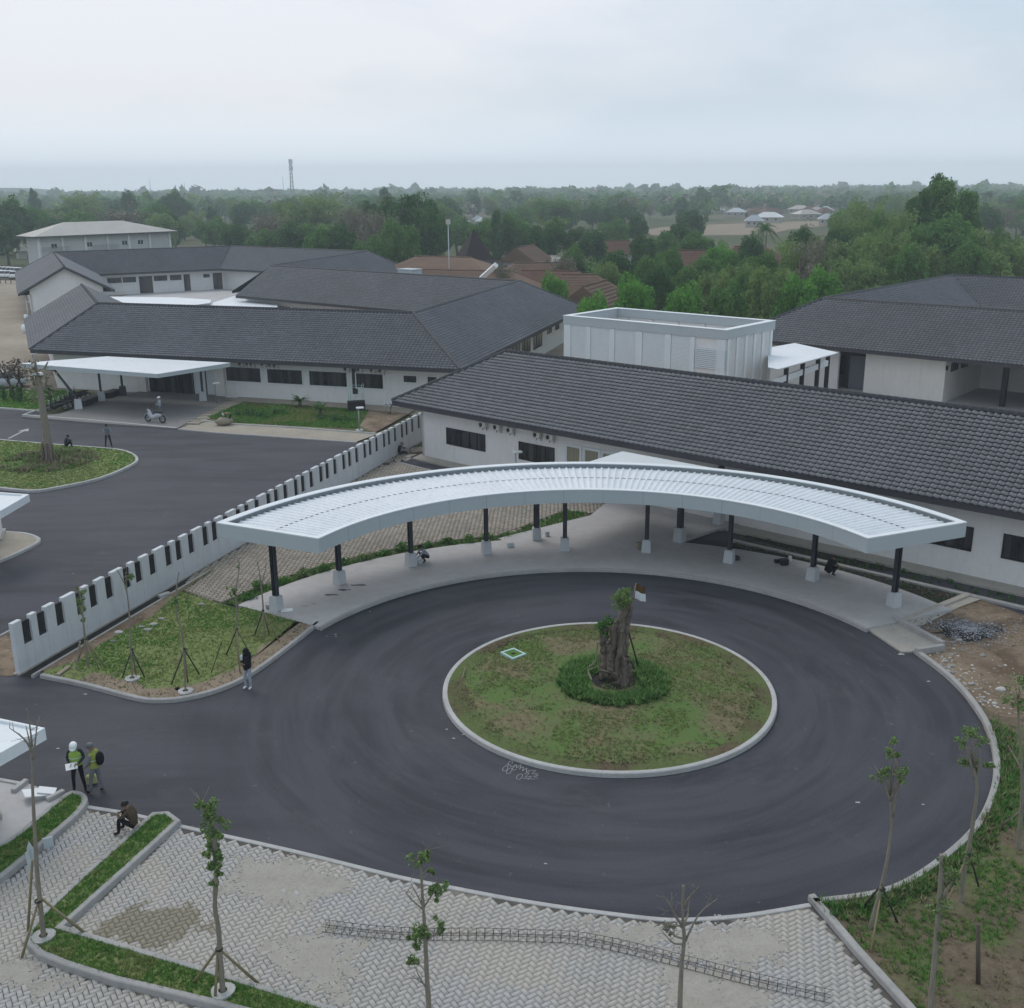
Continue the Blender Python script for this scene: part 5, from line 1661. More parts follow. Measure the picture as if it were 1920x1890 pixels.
# ------------------------------------------------------------ two-storey building at far left
ze2, zr2 = 7.0, 9.9
q0, q1 = at(62, 444, ze2)[:2], at(334, 433, ze2)[:2]
d2 = (q1 - q0); L2 = np.linalg.norm(d2); d2 /= L2; n2 = np.array([-d2[1], d2[0]])
W2 = 8.5
two = empty('two_storey_building', (*(q0 + d2 * L2 / 2 + n2 * W2 / 2), 0), 'grey-white two-storey building with a low pale metal hip roof, far left', 'building')
ra, rb_ = at(136, 418, zr2)[:2], at(231, 415, zr2)[:2]
ra = q0 + d2 * L2 * .26 + n2 * W2 / 2; rb_ = q0 + d2 * L2 * .66 + n2 * W2 / 2
q2, q3 = q1 + n2 * W2, q0 + n2 * W2
mb = MB(); z3 = lambda p, z: (p[0], p[1], z)
mb.add([z3(q0, ze2), z3(q1, ze2), z3(rb_, zr2), z3(ra, zr2)], [(0, 1, 2, 3)]); mb.add([z3(q1, ze2), z3(q2, ze2), z3(rb_, zr2)], [(0, 1, 2)])
mb.add([z3(q2, ze2), z3(q3, ze2), z3(ra, zr2), z3(rb_, zr2)], [(0, 1, 2, 3)]); mb.add([z3(q3, ze2), z3(q0, ze2), z3(ra, zr2)], [(0, 1, 2)])
rf = mb.build('roof', MAT['beige_roof'], two)
mb = MB(); mb.prism([tuple(q0), tuple(q1), tuple(q2), tuple(q3)], ze2 - .35, ze2 - .01); mb.build('eaves', MAT['fascia_dark'], rf)
ins = 1.6
w0, w1, w2_, w3 = q0 + (d2 + n2) * ins, q1 + (-d2 + n2) * ins, q2 + (-d2 - n2) * ins, q3 + (d2 - n2) * ins
mb = MB(); mb.prism([tuple(w0), tuple(w1), tuple(w2_), tuple(w3)], 0, ze2 - .35); mb.build('wall', MAT['far_wall'], two)
F2 = Face(w0, d2, -n2)
Lw = np.linalg.norm(w1 - w0)
for k in range(7):
    a = (Lw - .5) * k / 6
    mb = MB(); F2.bx(mb, a, a + .5, 0, ze2 - .36, -.02, .45); mb.build('column', MAT['white_wall'], two)
for a in (3.2, 12.2, 21.6, 26.0):
    window(two, F2, a, a + 1.6, 4.0, 5.2, panes=2, frame='white_paint')
for a0 in (.8, 13.6):
    mb = MB(); F2.bx(mb, a0, a0 + 7.0, 4.4, 4.45, .5, .55)
    for k in range(28): F2.bx(mb, a0 + k * .25, a0 + k * .25 + .04, 3.3, 4.4, .5, .54)
    mb.build('railing', MAT['metal_grey'], two)

# ------------------------------------------------------------ village houses
def house(px, py, z, w, l, hw, hr, rot, roof_m, wall_m, label, group=None, kind='hip', steep=False, wins=2):
    """house whose ridge middle stands at the pixel; z = ridge height"""
    c = at(px, py, z)[:2]
    e = empty('house', (*c, 0), label, 'house', group, 0)
    d_ = np.array([math.cos(rot), math.sin(rot)]); n_ = np.array([-d_[1], d_[0]])
    g = lambda a, b, zz: (c[0] + d_[0] * a + n_[0] * b, c[1] + d_[1] * a + n_[1] * b, zz)
    ze_ = z - hr; oh = .7
    wr = MB(); wr.prism([g(-l / 2, -w / 2, 0)[:2], g(l / 2, -w / 2, 0)[:2], g(l / 2, w / 2, 0)[:2], g(-l / 2, w / 2, 0)[:2]], 0, ze_ - .1)
    if kind == 'gable':
        for s_ in (-1, 1):
            wr.add([g(s_ * l / 2, -w / 2, ze_ - .1), g(s_ * l / 2, w / 2, ze_ - .1), g(s_ * l / 2, 0, z - .2)], [(0, 1, 2)])
    wr.build('wall', MAT[wall_m], e)
    rl = l / 2 - w / 2 * .8 if kind == 'hip' else l / 2 + oh
    rl = max(rl, .2)
    a, b = l / 2 + oh, w / 2 + oh
    m = MB()
    V = [g(-a, -b, ze_), g(a, -b, ze_), g(a, b, ze_), g(-a, b, ze_), g(-rl, 0, z), g(rl, 0, z)]
    if steep:
        mid = .45
        V = [g(-a, -b, ze_), g(a, -b, ze_), g(a, b, ze_), g(-a, b, ze_)]
        k_ = .42; zm = ze_ + hr * .30
        V += [g(-a * k_, -b * k_, zm), g(a * k_, -b * k_, zm), g(a * k_, b * k_, zm), g(-a * k_, b * k_, zm), g(-.08, 0, z), g(.08, 0, z)]
        m.add(V, [(0, 1, 5, 4), (1, 2, 6, 5), (2, 3, 7, 6), (3, 0, 4, 7), (4, 5, 9, 8), (5, 6, 9), (6, 7, 8, 9), (7, 4, 8), (3, 2, 1, 0)])
    else:
        m.add(V, [(0, 1, 5, 4), (1, 2, 5), (2, 3, 4, 5), (3, 0, 4), (3, 2, 1, 0)])
    rf = m.build('roof', MAT[roof_m], e)
    # courses of tiles as shallow steps
    m = MB()
    nb_ = 9 if not steep else 0
    for s_ in (-1, 1):
        for k in range(1, nb_):
            t = k / nb_
            x0 = a + (rl - a) * t
            y = s_ * b * (1 - t); zz = ze_ + hr * t
            m.add([g(-x0, y, zz + .05), g(x0, y, zz + .05), g(x0, y * 1.0 + s_ * .16, zz + .03), g(-x0, y + s_ * .16, zz + .03)], [(0, 1, 2, 3)])
    if nb_: m.build('tile_course', MAT[roof_m], rf)
    if not steep:
        m = MB(); m.tube([g(-rl, 0, z + .05), g(rl, 0, z + .05)], .14, 5); m.build('ridge', MAT[roof_m], rf)
    Fh = Face(g(-l / 2, -w / 2, 0), d_, -n_)
    if np.dot(-n_, -c) < 0: Fh = Face(g(l / 2, w / 2, 0), -d_, n_)
    for k in range(wins):
        x = l * (k + .5) / wins
        window(e, Fh, x - .6, x + .6, 1.0, min(2.3, ze_ - .4), panes=1, frame='white_paint', fw=.09)
    return e
house(888, 430, 10.5, 11, 11, 3, 7.0, .4, 'brown_dark', 'far_wall', 'house under a tall dark pointed roof among the village trees', kind='hip', steep=True)
house(985, 462, 7.2, 6.0, 8, 3, 2.4, 1.2, 'brown_tile', 'white_wall', 'white-walled gabled village house beside the dark pointed roof', kind='gable')
house(830, 482, 6.2, 15, 22, 3, 3.2, -.3, 'brown_tile', 'far_wall', 'broad brown-roofed house in front of the dark pointed roof', kind='hip')
house(870, 507, 5.6, 9, 22, 3, 2.6, -.35, 'brown_tile', 'far_wall', 'long low brown roof just beyond the middle wing, left of the white flashing', kind='hip')
house(1010, 493, 5.6, 9, 15, 3, 2.6, .1, 'brown_tile', 'far_wall', 'brown-roofed house beyond the corner of the front quadrangle', kind='hip')
house(1030, 508, 5.2, 8, 15, 3, 2.2, -.2, 'red_tile', 'far_wall', 'reddish-brown low roof beyond the hip corner of the front quadrangle', kind='hip')
house(1085, 515, 6.0, 8, 11, 3, 2.6, -.15, 'brown_tile', 'far_wall', 'brown house with a pale ridge, behind the dark gable', kind='hip')
house(1115, 531, 5.4, 7, 9, 3, 3.0, 1.2, 'brown_tile', 'brown_dark', 'brown-roofed house with a dark gable facing the enclosure', kind='gable')
house(1300, 470, 6.0, 9, 14, 3, 3.0, -.2, 'red_tile', 'far_wall', 'red-roofed house half hidden in the trees above the enclosure', kind='hip')
house(1405, 462, 6.0, 10, 14, 3, 3.0, .1, 'red_tile', 'far_wall', 'red-roofed house in the trees below the coconut palm', kind='hip')
house(1270, 448, 5.5, 10, 16, 3, 3.0, .2, 'red_tile', 'far_wall', 'dull red roof among trees left of the bare field', kind='hip')
house(1020, 481, 5.2, 5, 9, 3, 1.0, -.1, 'beige_roof', 'far_wall', 'pale flat-roofed shed at the edge of the village trees', kind='hip', wins=1)
house(1160, 452, 5.5, 8, 12, 3, 2.6, .3, 'red_tile', 'far_wall', 'red-brown roof glimpsed between village trees above the dark gable', kind='hip')
# tiny far houses beyond the field
far_h = [(1381, 390, 11, 13, 'zinc', 'white zinc-roofed house at the left end of the far settlement'), (1442, 398, 9, 15, 'car_white', 'bright white roof beside the bare field in the far settlement'),
         (1415, 404, 6, 9, 'zinc', 'small zinc roof left of the brightest far roof'), (1500, 385, 13, 17, 'beige_roof', 'beige-roofed house in the middle of the far settlement'),
         (1470, 382, 9, 11, 'beige_roof', 'small beige roof behind the bright white far roof'), (1512, 393, 10, 15, 'beige_roof', 'wide pale beige roof in the middle front of the far settlement'),
         (1556, 379, 14, 17, 'zinc', 'big pale zinc roof at the right end of the far settlement'), (1549, 387, 8, 10, 'zinc', 'small zinc lean-to roof below the big far roof'),
         (1420, 389, 8, 12, 'red_tile', 'dull red roof behind the left zinc house'), (1446, 390, 9, 14, 'red_tile', 'dull red roof behind the bright white far roof'),
         (1500, 376, 11, 30, 'red_tile', 'long dull red roofs behind the far settlement'), (1532, 388, 8, 10, 'beige_roof', 'beige roof beside the small zinc lean-to'),
         (1554, 401, 7, 10, 'zinc', 'pale low house under the big far zinc roof')]
for x, y, w_, l_, m_, lb in far_h:
    house(x, y, 4.8, w_ * .85, l_ * .8, 3, 2.2, RNG.normal(0, .25), m_, 'concrete', lb, 'houses of the far settlement', wins=3)
for k in range(16):
    house(RNG.uniform(1392, 1560), RNG.uniform(372, 393), 4.6, RNG.uniform(6, 8), RNG.uniform(8, 13), 3, 2.2, RNG.normal(0, .4), ('red_tile', 'brown_tile')[k % 2], 'concrete', 'dull red-brown roof crowded among the pale roofs of the far settlement', 'crowded red-brown roofs of the far settlement', wins=0)
tiny = [(870, 409, 'zinc'), (902, 408, 'car_white'), (895, 405, 'zinc'), (1003, 399, 'beige_roof'), (345, 409, 'car_white'), (1125, 380, 'zinc'), (1255, 381, 'zinc'), (1340, 377, 'zinc'),
        (1350, 389, 'zinc'), (1466, 354, 'zinc'), (1912, 385, 'car_white'), (1823, 370, 'zinc'), (1500, 370, 'zinc'), (1475, 374, 'car_white'), (1300, 379, 'zinc'), (38, 459, 'beige_roof')]
tl_ = ['white roof left of the tall pole light in the far trees', 'white roof right of the dark pointed roof, far off', 'grey-white roof between the two far white roofs', 'small cream roof high above the village trees',
       'tiny white roof in the woods left of the mast', 'tiny pale roof in the far haze above the village', 'tiny pale roof in the haze left of the bare field', 'tiny pale roof above the left end of the settlement',
       'tiny pale roof just left of the settlement', 'tiny pale building on the horizon right of centre', 'white roof at the right edge near the horizon', 'tiny pale roof right of the tall tree', 'tiny pale dome-like roof behind the settlement', 'tiny white roof behind the settlement', 'tiny pale roof far above the enclosure', 'small pale roof left of the two-storey building']
for (x, y, m_), lb in zip(tiny, tl_):
    c = at(x, y, 5.0)
    house(x, y, 3.6, .0065 * c[1], .0085 * c[1], 3, 1.6, RNG.normal(0, .4), m_, 'concrete', lb, 'scattered roofs in the far woods', wins=0)

# ------------------------------------------------------------ trees and woods
def leaf_cloud(centers, radii, per, size, up=0.25, droop=0.0, narrow=1.0, flat=1.0):
    """many small leaf quads spread over the shells of clumps"""
    C = np.repeat(np.asarray(centers), per, 0); r = np.repeat(np.asarray(radii), per)
    n = len(C)
    d = RNG.normal(0, 1, (n, 3)); d /= np.linalg.norm(d, axis=1)[:, None]
    rad = r * (0.45 + 0.6 * RNG.random(n) ** .6)
    p = C + d * rad[:, None] * np.array([1, 1, flat])
    nrm = d * .55 + RNG.normal(0, .55, (n, 3)) + np.array([0, 0, up])
    nrm /= np.linalg.norm(nrm, axis=1)[:, None]
    a = np.cross(nrm, RNG.normal(0, 1, (n, 3)) + np.array([0, 0, -droop * 3])); a /= np.linalg.norm(a, axis=1)[:, None] + 1e-9
    b = np.cross(nrm, a)
    s = size * (0.55 + .8 * RNG.random(n))
    a, b = a * s[:, None] * narrow, b * s[:, None] / max(narrow, .6)
    V = np.stack([p - a, p - b * .6 , p + a, p + b * .6], 1).reshape(-1, 3)
    return V

def quads(V): return np.arange(len(V)).reshape(-1, 4)

def crown_round(name, mat, n=42, rx=3.6, rz=2.9, cz=5.6, per=240, size=.20):
    c, r = [], []
    for k in range(n):
        t = RNG.random() * 2 * math.pi; u = RNG.uniform(-.75, 1); q = RNG.uniform(.35, 1.0) ** .6
        h = math.sqrt(max(0, 1 - u * u))
        c.append((rx * q * h * math.cos(t), rx * q * h * math.sin(t), cz + rz * q * u)); r.append(RNG.uniform(.7, 1.35))
    return mesh_np(name, V := leaf_cloud(c, r, per, size), quads(V), mat)

def crown_tall(name, mat, n=46, rx=2.3, H=9.5, per=240, size=.20, z0=2.0):
    c, r = [], []
    for k in range(n):
        z = z0 + (H - z0) * RNG.random() ** .9
        w = rx * (math.sin(math.pi * min(1, (z - z0 + .8) / (H - z0 + 1.2)) ** .75) * .9 + .12)
        t = RNG.random() * 6.283; q = RNG.random() ** .5 * w
        c.append((q * math.cos(t), q * math.sin(t), z)); r.append(RNG.uniform(.6, 1.15))
    return mesh_np(name, V := leaf_cloud(c, r, per, size), quads(V), mat)

def crown_bamboo(name, mat, n=34, H=9.0, spread=3.4, per=24):
    c, r = [], []
    for k in range(n):
        t = RNG.random() * 6.283; L = H * RNG.uniform(.65, 1.05); s_ = spread * RNG.uniform(.25, 1)
        for q in np.linspace(.28, 1, 9):
            rad = s_ * (q ** 2.2); z = L * (q * 1.15 - .22 * q ** 3)
            c.append((rad * math.cos(t), rad * math.sin(t), z)); r.append(.30 + .45 * q)
    return mesh_np(name, V := leaf_cloud(c, r, per, .20, up=.1, droop=.4, narrow=1.7), quads(V), mat)

def crown_twigs(name, mat, H=7.0, n=90):
    V, Fq = [], []
    mb = MB()
    for k in range(n):
        t = RNG.random() * 6.283; s_ = RNG.uniform(.2, 1.0); z0 = RNG.uniform(1.5, 3.8)
        a = Vector((.15 * math.cos(t), .15 * math.sin(t), z0)); L = RNG.uniform(.55, 1) * (H - z0)
        b = a + Vector((math.cos(t) * s_ * L * .5, math.sin(t) * s_ * L * .5, L))
        m = a.lerp(b, .5) + Vector((math.cos(t), math.sin(t), -.2)) * .25
        mb.tube([a, m, b], [.045, .03, .012], 3, cap=False)
        for j in range(6):
            f = RNG.uniform(.35, 1); p = m.lerp(b, f); q = p + Vector((RNG.normal(0, .4), RNG.normal(0, .4), RNG.uniform(.3, .9)))
            mb.tube([p, q], [.02, .007], 3, cap=False)
    me_o = mb.build('tmp', mat); me = me_o.data; bpy.data.objects.remove(me_o); me.name = name
    V = leaf_cloud(RNG.normal(0, 1, (70, 3)) * np.array([1.4, 1.4, 1.3]) + np.array([0, 0, 4.8]), RNG.uniform(.4, .8, 70), 26, .15)
    me2 = mesh_np(name, V, quads(V), mat)
    return me, me2

def crown_palm(name, mat, H=8.5, n=22):
    mb = MB()
    for k in range(n):
        t = RNG.random() * 6.283; up = RNG.uniform(-.1, 1.1); L = RNG.uniform(2.4, 3.2)
        pts = []
        for q in np.linspace(0, 1, 7):
            pts.append(Vector((math.cos(t) * L * q * (1 - .3 * up), math.sin(t) * L * q * (1 - .3 * up), H + L * (up * q - (.55 + .35 * up) * q * q))))
        for i in range(6):
            d = (pts[i + 1] - pts[i]); s_ = d.cross(Vector((0, 0, 1))).normalized()
            for j in range(3):
                p = pts[i].lerp(pts[i + 1], j / 3)
                w = .75 * math.sin(math.pi * min(.97, .12 + (i + j / 3) / 6 * .85))
                for sg in (-1, 1):
                    mb.add([p, p + d * .22, p + d * .7 + s_ * sg * w + Vector((0, 0, -.35 * w))], [(0, 1, 2)])
    o = mb.build('tmp', mat); me = o.data; bpy.data.objects.remove(o); me.name = name
    return me

def trunk_mesh(name, H, r, mat, lean=.25, limbs=4):
    mb = MB()
    pts = [(0, 0, -.2)]
    for k in range(1, 5): pts.append((RNG.normal(0, lean * k / 4), RNG.normal(0, lean * k / 4), H * k / 4))
    mb.tube(pts, [r * 1.25, r, r * .8, r * .6, r * .35], 7)
    for k in range(limbs):
        t = RNG.random() * 6.283; a = Vector(pts[2]).lerp(Vector(pts[3]), RNG.random())
        L = H * RNG.uniform(.3, .55)
        mb.tube([a, a + Vector((math.cos(t) * L * .5, math.sin(t) * L * .5, L * .35)), a + Vector((math.cos(t) * L * .9, math.sin(t) * L * .9, L * .9))], [r * .45, r * .3, r * .12], 5)
    o = mb.build('tmp', mat); me = o.data; bpy.data.objects.remove(o); me.name = name
    return me

KINDS = {}      # kind -> list of (trunk mesh, [crown meshes], nominal height, nominal half width)
KINDS['dark'] = [(trunk_mesh('trunk', 4.6, .26, MAT['bark']), [crown_round('crown', MAT['leaf_dark'], rx=a, rz=b, cz=5.4)], 5.4 + b + .6, a + .8) for a, b in ((3.6, 2.9), (3.0, 3.3), (4.2, 2.6))]
KINDS['mid'] = [(trunk_mesh('trunk', 4.6, .24, MAT['bark']), [crown_round('crown', MAT['leaf_mid'], rx=a, rz=b, cz=5.2)], 5.2 + b + .6, a + .8) for a, b in ((3.4, 3.0), (3.9, 2.5))]
KINDS['bright'] = [(trunk_mesh('trunk', 3.6, .22, MAT['bark']), [crown_round('crown', MAT['leaf_bright'], n=46, rx=3.2, rz=2.9, cz=4.2, per=230, size=.19)], 7.6, 3.9)]
KINDS['tall'] = [(trunk_mesh('trunk', 6.0, .22, MAT['bark']), [crown_tall('crown', MAT[m], rx=a)], 10.2, a + .6) for a, m in ((2.3, 'leaf_dark'), (2.8, 'leaf_mid'), (2.0, 'leaf_dark'))]
KINDS['bamboo'] = [(trunk_mesh('trunk', 4.0, .18, MAT['bamboo'], limbs=6), [crown_bamboo('crown', MAT['leaf_bamboo'], H=h)], h * .97, 3.6) for h in (9.0, 8.0)]
KINDS['bushy'] = [(trunk_mesh('trunk', 3.0, .2, MAT['bark']), [crown_round('crown', MAT['leaf_bamboo'], n=40, rx=3.4, rz=2.9, cz=3.6, per=200, size=.20)], 7.0, 4.0)]
tw = crown_twigs('crown', MAT['twig_tan'])
KINDS['bare'] = [(trunk_mesh('trunk', 3.4, .16, MAT['bark_pale']), list(tw), 7.4, 2.6)]
KINDS['palm'] = [(trunk_mesh('trunk', 8.4, .2, MAT['bark_pale'], lean=.4, limbs=0), [crown_palm('crown', MAT['leaf_dark'])], 10.0, 2.6)]
_tn = [0]
def plant_tree(kind, x, y, h, label, group, wf=1.0, z=-.06):
    tm, cms, H, hw = KINDS[kind][_tn[0] % len(KINDS[kind])]
    _tn[0] += 1
    e = empty('palm_tree' if kind == 'palm' else 'tree', (x, y, z), label, 'tree', group, RNG.random() * 6.283)
    s = h / H
    e.scale = (s * wf, s * wf, s)
    for me, nm in [(tm, 'trunk')] + [(m_, 'crown') for m_ in cms]:
        o = bpy.data.objects.new(nm, me); COL.objects.link(o); o.parent = e
    return e

def tree_px(kind, px, top, dist, label, hw=None, group='trees beyond the buildings'):
    p = at_dist(px, top, dist)
    H, w0 = KINDS[kind][_tn[0] % len(KINDS[kind])][2:4]
    wf = 1.0
    if hw:
        wf = min(1.9, max(.55, hw / F_PX * dist / (w0 * p[2] / H)))
    return plant_tree(kind, p[0], p[1], p[2] + .06, label, group, wf)

NEAR = [
 ('bushy', 1596, 440, 158, 50, 'light olive tree above the left slope of the rear right-hand roof'),
 ('bamboo', 1690, 402, 168, 44, 'light feathery tree against the foot of the tall right-hand group'),
 ('mid', 1640, 428, 165, 46, 'fresh green tree between the olive trees and the tall group'),
 ('bushy', 1735, 448, 152, 44, 'light olive tree low in front of the tall right-hand group'),
 ('bright', 1545, 500, 122, 34, 'fresh green tree peeping over the right-hand roof hip'),
 ('mid', 1425, 468, 150, 40, 'green tree left of the olive tree in the right-hand grove'),
 ('bushy', 1385, 488, 138, 38, 'olive tree behind the right part of the enclosure rim'),
 ('mid', 1330, 478, 160, 38, 'green tree between the red roofs above the enclosure'),
 ('bright', 1285, 530, 112, 34, 'bright green tree behind the left half of the enclosure'),
 ('mid', 1225, 478, 150, 36, 'green tree right behind the dark-gabled house'),
 ('bushy', 1140, 486, 155, 30, 'olive tree behind the ridge of the dark-gabled house'),
 ('mid', 1820, 448, 150, 46, 'green tree low above the rear right-hand ridge'),
 ('bushy', 1870, 462, 150, 46, 'olive tree low at the right above the rear right-hand ridge'),
 # kind, x, top y, distance, half width px, label
 ('tall', 1772, 338, 176, 52, 'tallest dark tree on the right, towering above the right-hand roof'),
 ('tall', 1762, 330, 180, 24, 'thin tree top rising out of the tallest dark tree on the right'),
 ('tall', 1728, 352, 172, 42, 'tall dense tree against the left side of the tallest right-hand tree'),
 ('tall', 1818, 358, 180, 42, 'tall dense tree against the right side of the tallest right-hand tree'),
 ('mid', 1762, 400, 160, 80, 'broad dark tree below the tallest tree, just above the right-hand roof'),
 ('bushy', 1840, 420, 165, 50, 'dark tree right of the tallest tree, above the rear roof ridge'),
 ('mid', 1886, 428, 172, 42, 'mid-green tree near the right edge above the rear roof'),
 ('bamboo', 1915, 452, 160, 45, 'light green tree at the right edge above the rear roof'),
 ('mid', 1668, 398, 176, 40, 'mid-green tree just left of the tall group'),
 ('bamboo', 1632, 376, 205, 50, 'pale feathery tree left of the tall group, its top near the far settlement'),
 ('bamboo', 1598, 408, 185, 44, 'pale feathery tree just below the right end of the far settlement'),
 ('dark', 1570, 430, 172, 34, 'dark tree below the big zinc far roof'),
 ('bamboo', 1660, 440, 150, 46, 'yellowish bamboo clump left of the broad dark tree'),
 ('mid', 1700, 455, 142, 42, 'mid-green tree right above the ridge of the rear right roof'),
 ('dark', 1508, 424, 168, 36, 'dark tree just right of the coconut palm'),
 ('palm', 1436, 408, 178, 30, 'coconut palm standing before the bare field'),
 ('dark', 1410, 440, 190, 30, 'dark tree at the left foot of the coconut palm'),
 ('bamboo', 1500, 452, 142, 52, 'pale olive tree in the middle of the right-hand grove'),
 ('bare', 1528, 440, 138, 22, 'bare pale-stemmed tree in the right-hand grove'),
 ('bushy', 1560, 475, 138, 48, 'olive bushy tree behind the small white canopy'),
 ('bushy', 1625, 482, 140, 50, 'olive bushy tree above the hip of the right-hand roof'),
 ('bushy', 1450, 492, 122, 52, 'large yellow-green bushy tree behind the right end of the plant enclosure'),
 ('bright', 1500, 515, 118, 44, 'bright green tree touching the right-hand roof hip'),
 ('mid', 1405, 505, 126, 36, 'mid-green tree behind the right part of the enclosure'),
 ('bright', 1352, 455, 170, 34, 'bright leafy tree left of the coconut palm'),
 ('mid', 1310, 432, 215, 36, 'mid-green tree below the left end of the bare field'),
 ('dark', 1272, 420, 240, 34, 'dark tree at the left end of the bare field'),
 ('mid', 1368, 522, 112, 40, 'rounded tree directly behind the middle of the enclosure'),
 ('bushy', 1340, 500, 128, 34, 'olive tree behind the middle of the enclosure'),
 ('bright', 1186, 516, 112, 38, 'rounded bright tree right beside the brown house with the dark gable'),
 ('dark', 1235, 500, 132, 36, 'dark tree behind the left part of the enclosure'),
 ('bright', 1112, 548, 106, 24, 'small bright tree in front of the dark-gabled house'),
 ('bright', 1036, 512, 132, 30, 'bright bushy tree between the brown houses'),
 ('dark', 1160, 470, 165, 36, 'dark tree behind the dark-gabled house'),
 ('mid', 1250, 462, 165, 36, 'mid-green tree in the village right of the dark-gabled house'),
 ('dark', 1205, 440, 200, 32, 'dark tree above the dark-gabled house'),
 ('mid', 1290, 495, 140, 40, 'mid-green tree behind the enclosure beside the red roof'),
 ('bare', 940, 492, 150, 16, 'pale feathery grass-like tree beside the white flashing'),
 ('bare', 1062, 478, 170, 24, 'pale twiggy tree above the brown house with pale ridge'),
 ('dark', 1110, 432, 225, 38, 'dark broad tree in the village centre'),
 ('dark', 1040, 415, 235, 40, 'very dark broad tree right of the white gabled house'),
 ('dark', 1000, 422, 225, 30, 'dark tree close to the white gabled house'),
 ('dark', 948, 404, 240, 26, 'dark tree right of the dark pointed roof'),
 ('tall', 930, 396, 245, 12, 'narrow dark tree standing above the dark pointed roof'),
 ('mid', 1075, 458, 180, 22, 'green tree above the brown house with pale ridge'),
 ('mid', 1150, 408, 290, 36, 'hazy green tree above the village centre'),
 ('dark', 1195, 402, 300, 22, 'dark rounded tree standing out above the village'),
 ('dark', 775, 364, 215, 62, 'largest dark tree left of the tall pole light'),
 ('dark', 722, 372, 222, 40, 'dark tree beside the largest one left of the pole light'),
 ('dark', 806, 396, 205, 32, 'dark tree at the foot of the tall pole light'),
 ('mid', 748, 408, 195, 38, 'mid-green tree in front of the largest dark tree'),
 ('dark', 690, 378, 240, 26, 'dark tree on the left flank of the large tree group'),
 ('bare', 702, 392, 205, 30, 'bare tan tree in front of the large tree group'),
 ('bare', 662, 384, 235, 34, 'pale brown leafless tree left of the large tree group'),
 ('dark', 640, 420, 205, 40, 'dark rounded tree above the rear roof ridge, left of centre'),
 ('mid', 598, 424, 205, 36, 'green tree above the right end of the rear ridge'),
 ('mid', 690, 440, 190, 34, 'green tree above the hip of the rear roof'),
 ('bamboo', 600, 366, 320, 46, 'pale bamboo-like tree rising behind the rear ridge'),
 ('bamboo', 548, 378, 310, 40, 'second pale tree left of the bamboo-like tree'),
 ('dark', 545, 415, 225, 34, 'dark tree left of the bamboo-like tree, near the ridge'),
 ('bare', 505, 398, 260, 34, 'bare brownish tree right of the two-storey building'),
 ('mid', 490, 428, 235, 36, 'green tree right of the two-storey building'),
 ('dark', 440, 420, 245, 34, 'dark tree behind the right end of the two-storey roof'),
 ('mid', 400, 405, 290, 36, 'green tree just right of the two-storey building roof'),
 ('bare', 225, 392, 330, 46, 'brown leafless trees right behind the two-storey roof'),
 ('mid', 282, 380, 360, 40, 'green tree above the right part of the two-storey roof'),
 ('dark', 90, 408, 300, 34, 'dark tree behind the left end of the two-storey roof'),
 ('dark', 20, 372, 300, 44, 'dark tree at the left edge of the woods'),
 ('mid', 62, 384, 310, 36, 'green tree next to the left edge of the woods'),
 ('dark', 5, 410, 265, 34, 'dark low tree at the left edge'),
 ('mid', 150, 392, 320, 40, 'green tree above the left part of the two-storey roof'),
 ('bamboo', 150, 364, 430, 40, 'bright hazy tree top breaking the skyline at left'),
 ('dark', 239, 358, 480, 16, 'small round dark tree top on the skyline at left'),
 ('dark', 325, 359, 470, 36, 'large round dark tree top on the skyline, left of the mast'),
 ('tall', 60, 351, 520, 12, 'thin leafless tree sticking out above the skyline at far left'),
 ('dark', 722, 351, 520, 16, 'small dark tree top on the skyline above the large tree group'),
]
for kind, px, top, dist, hw, lb in NEAR:
    tree_px(kind, px, top, dist, lb, hw)

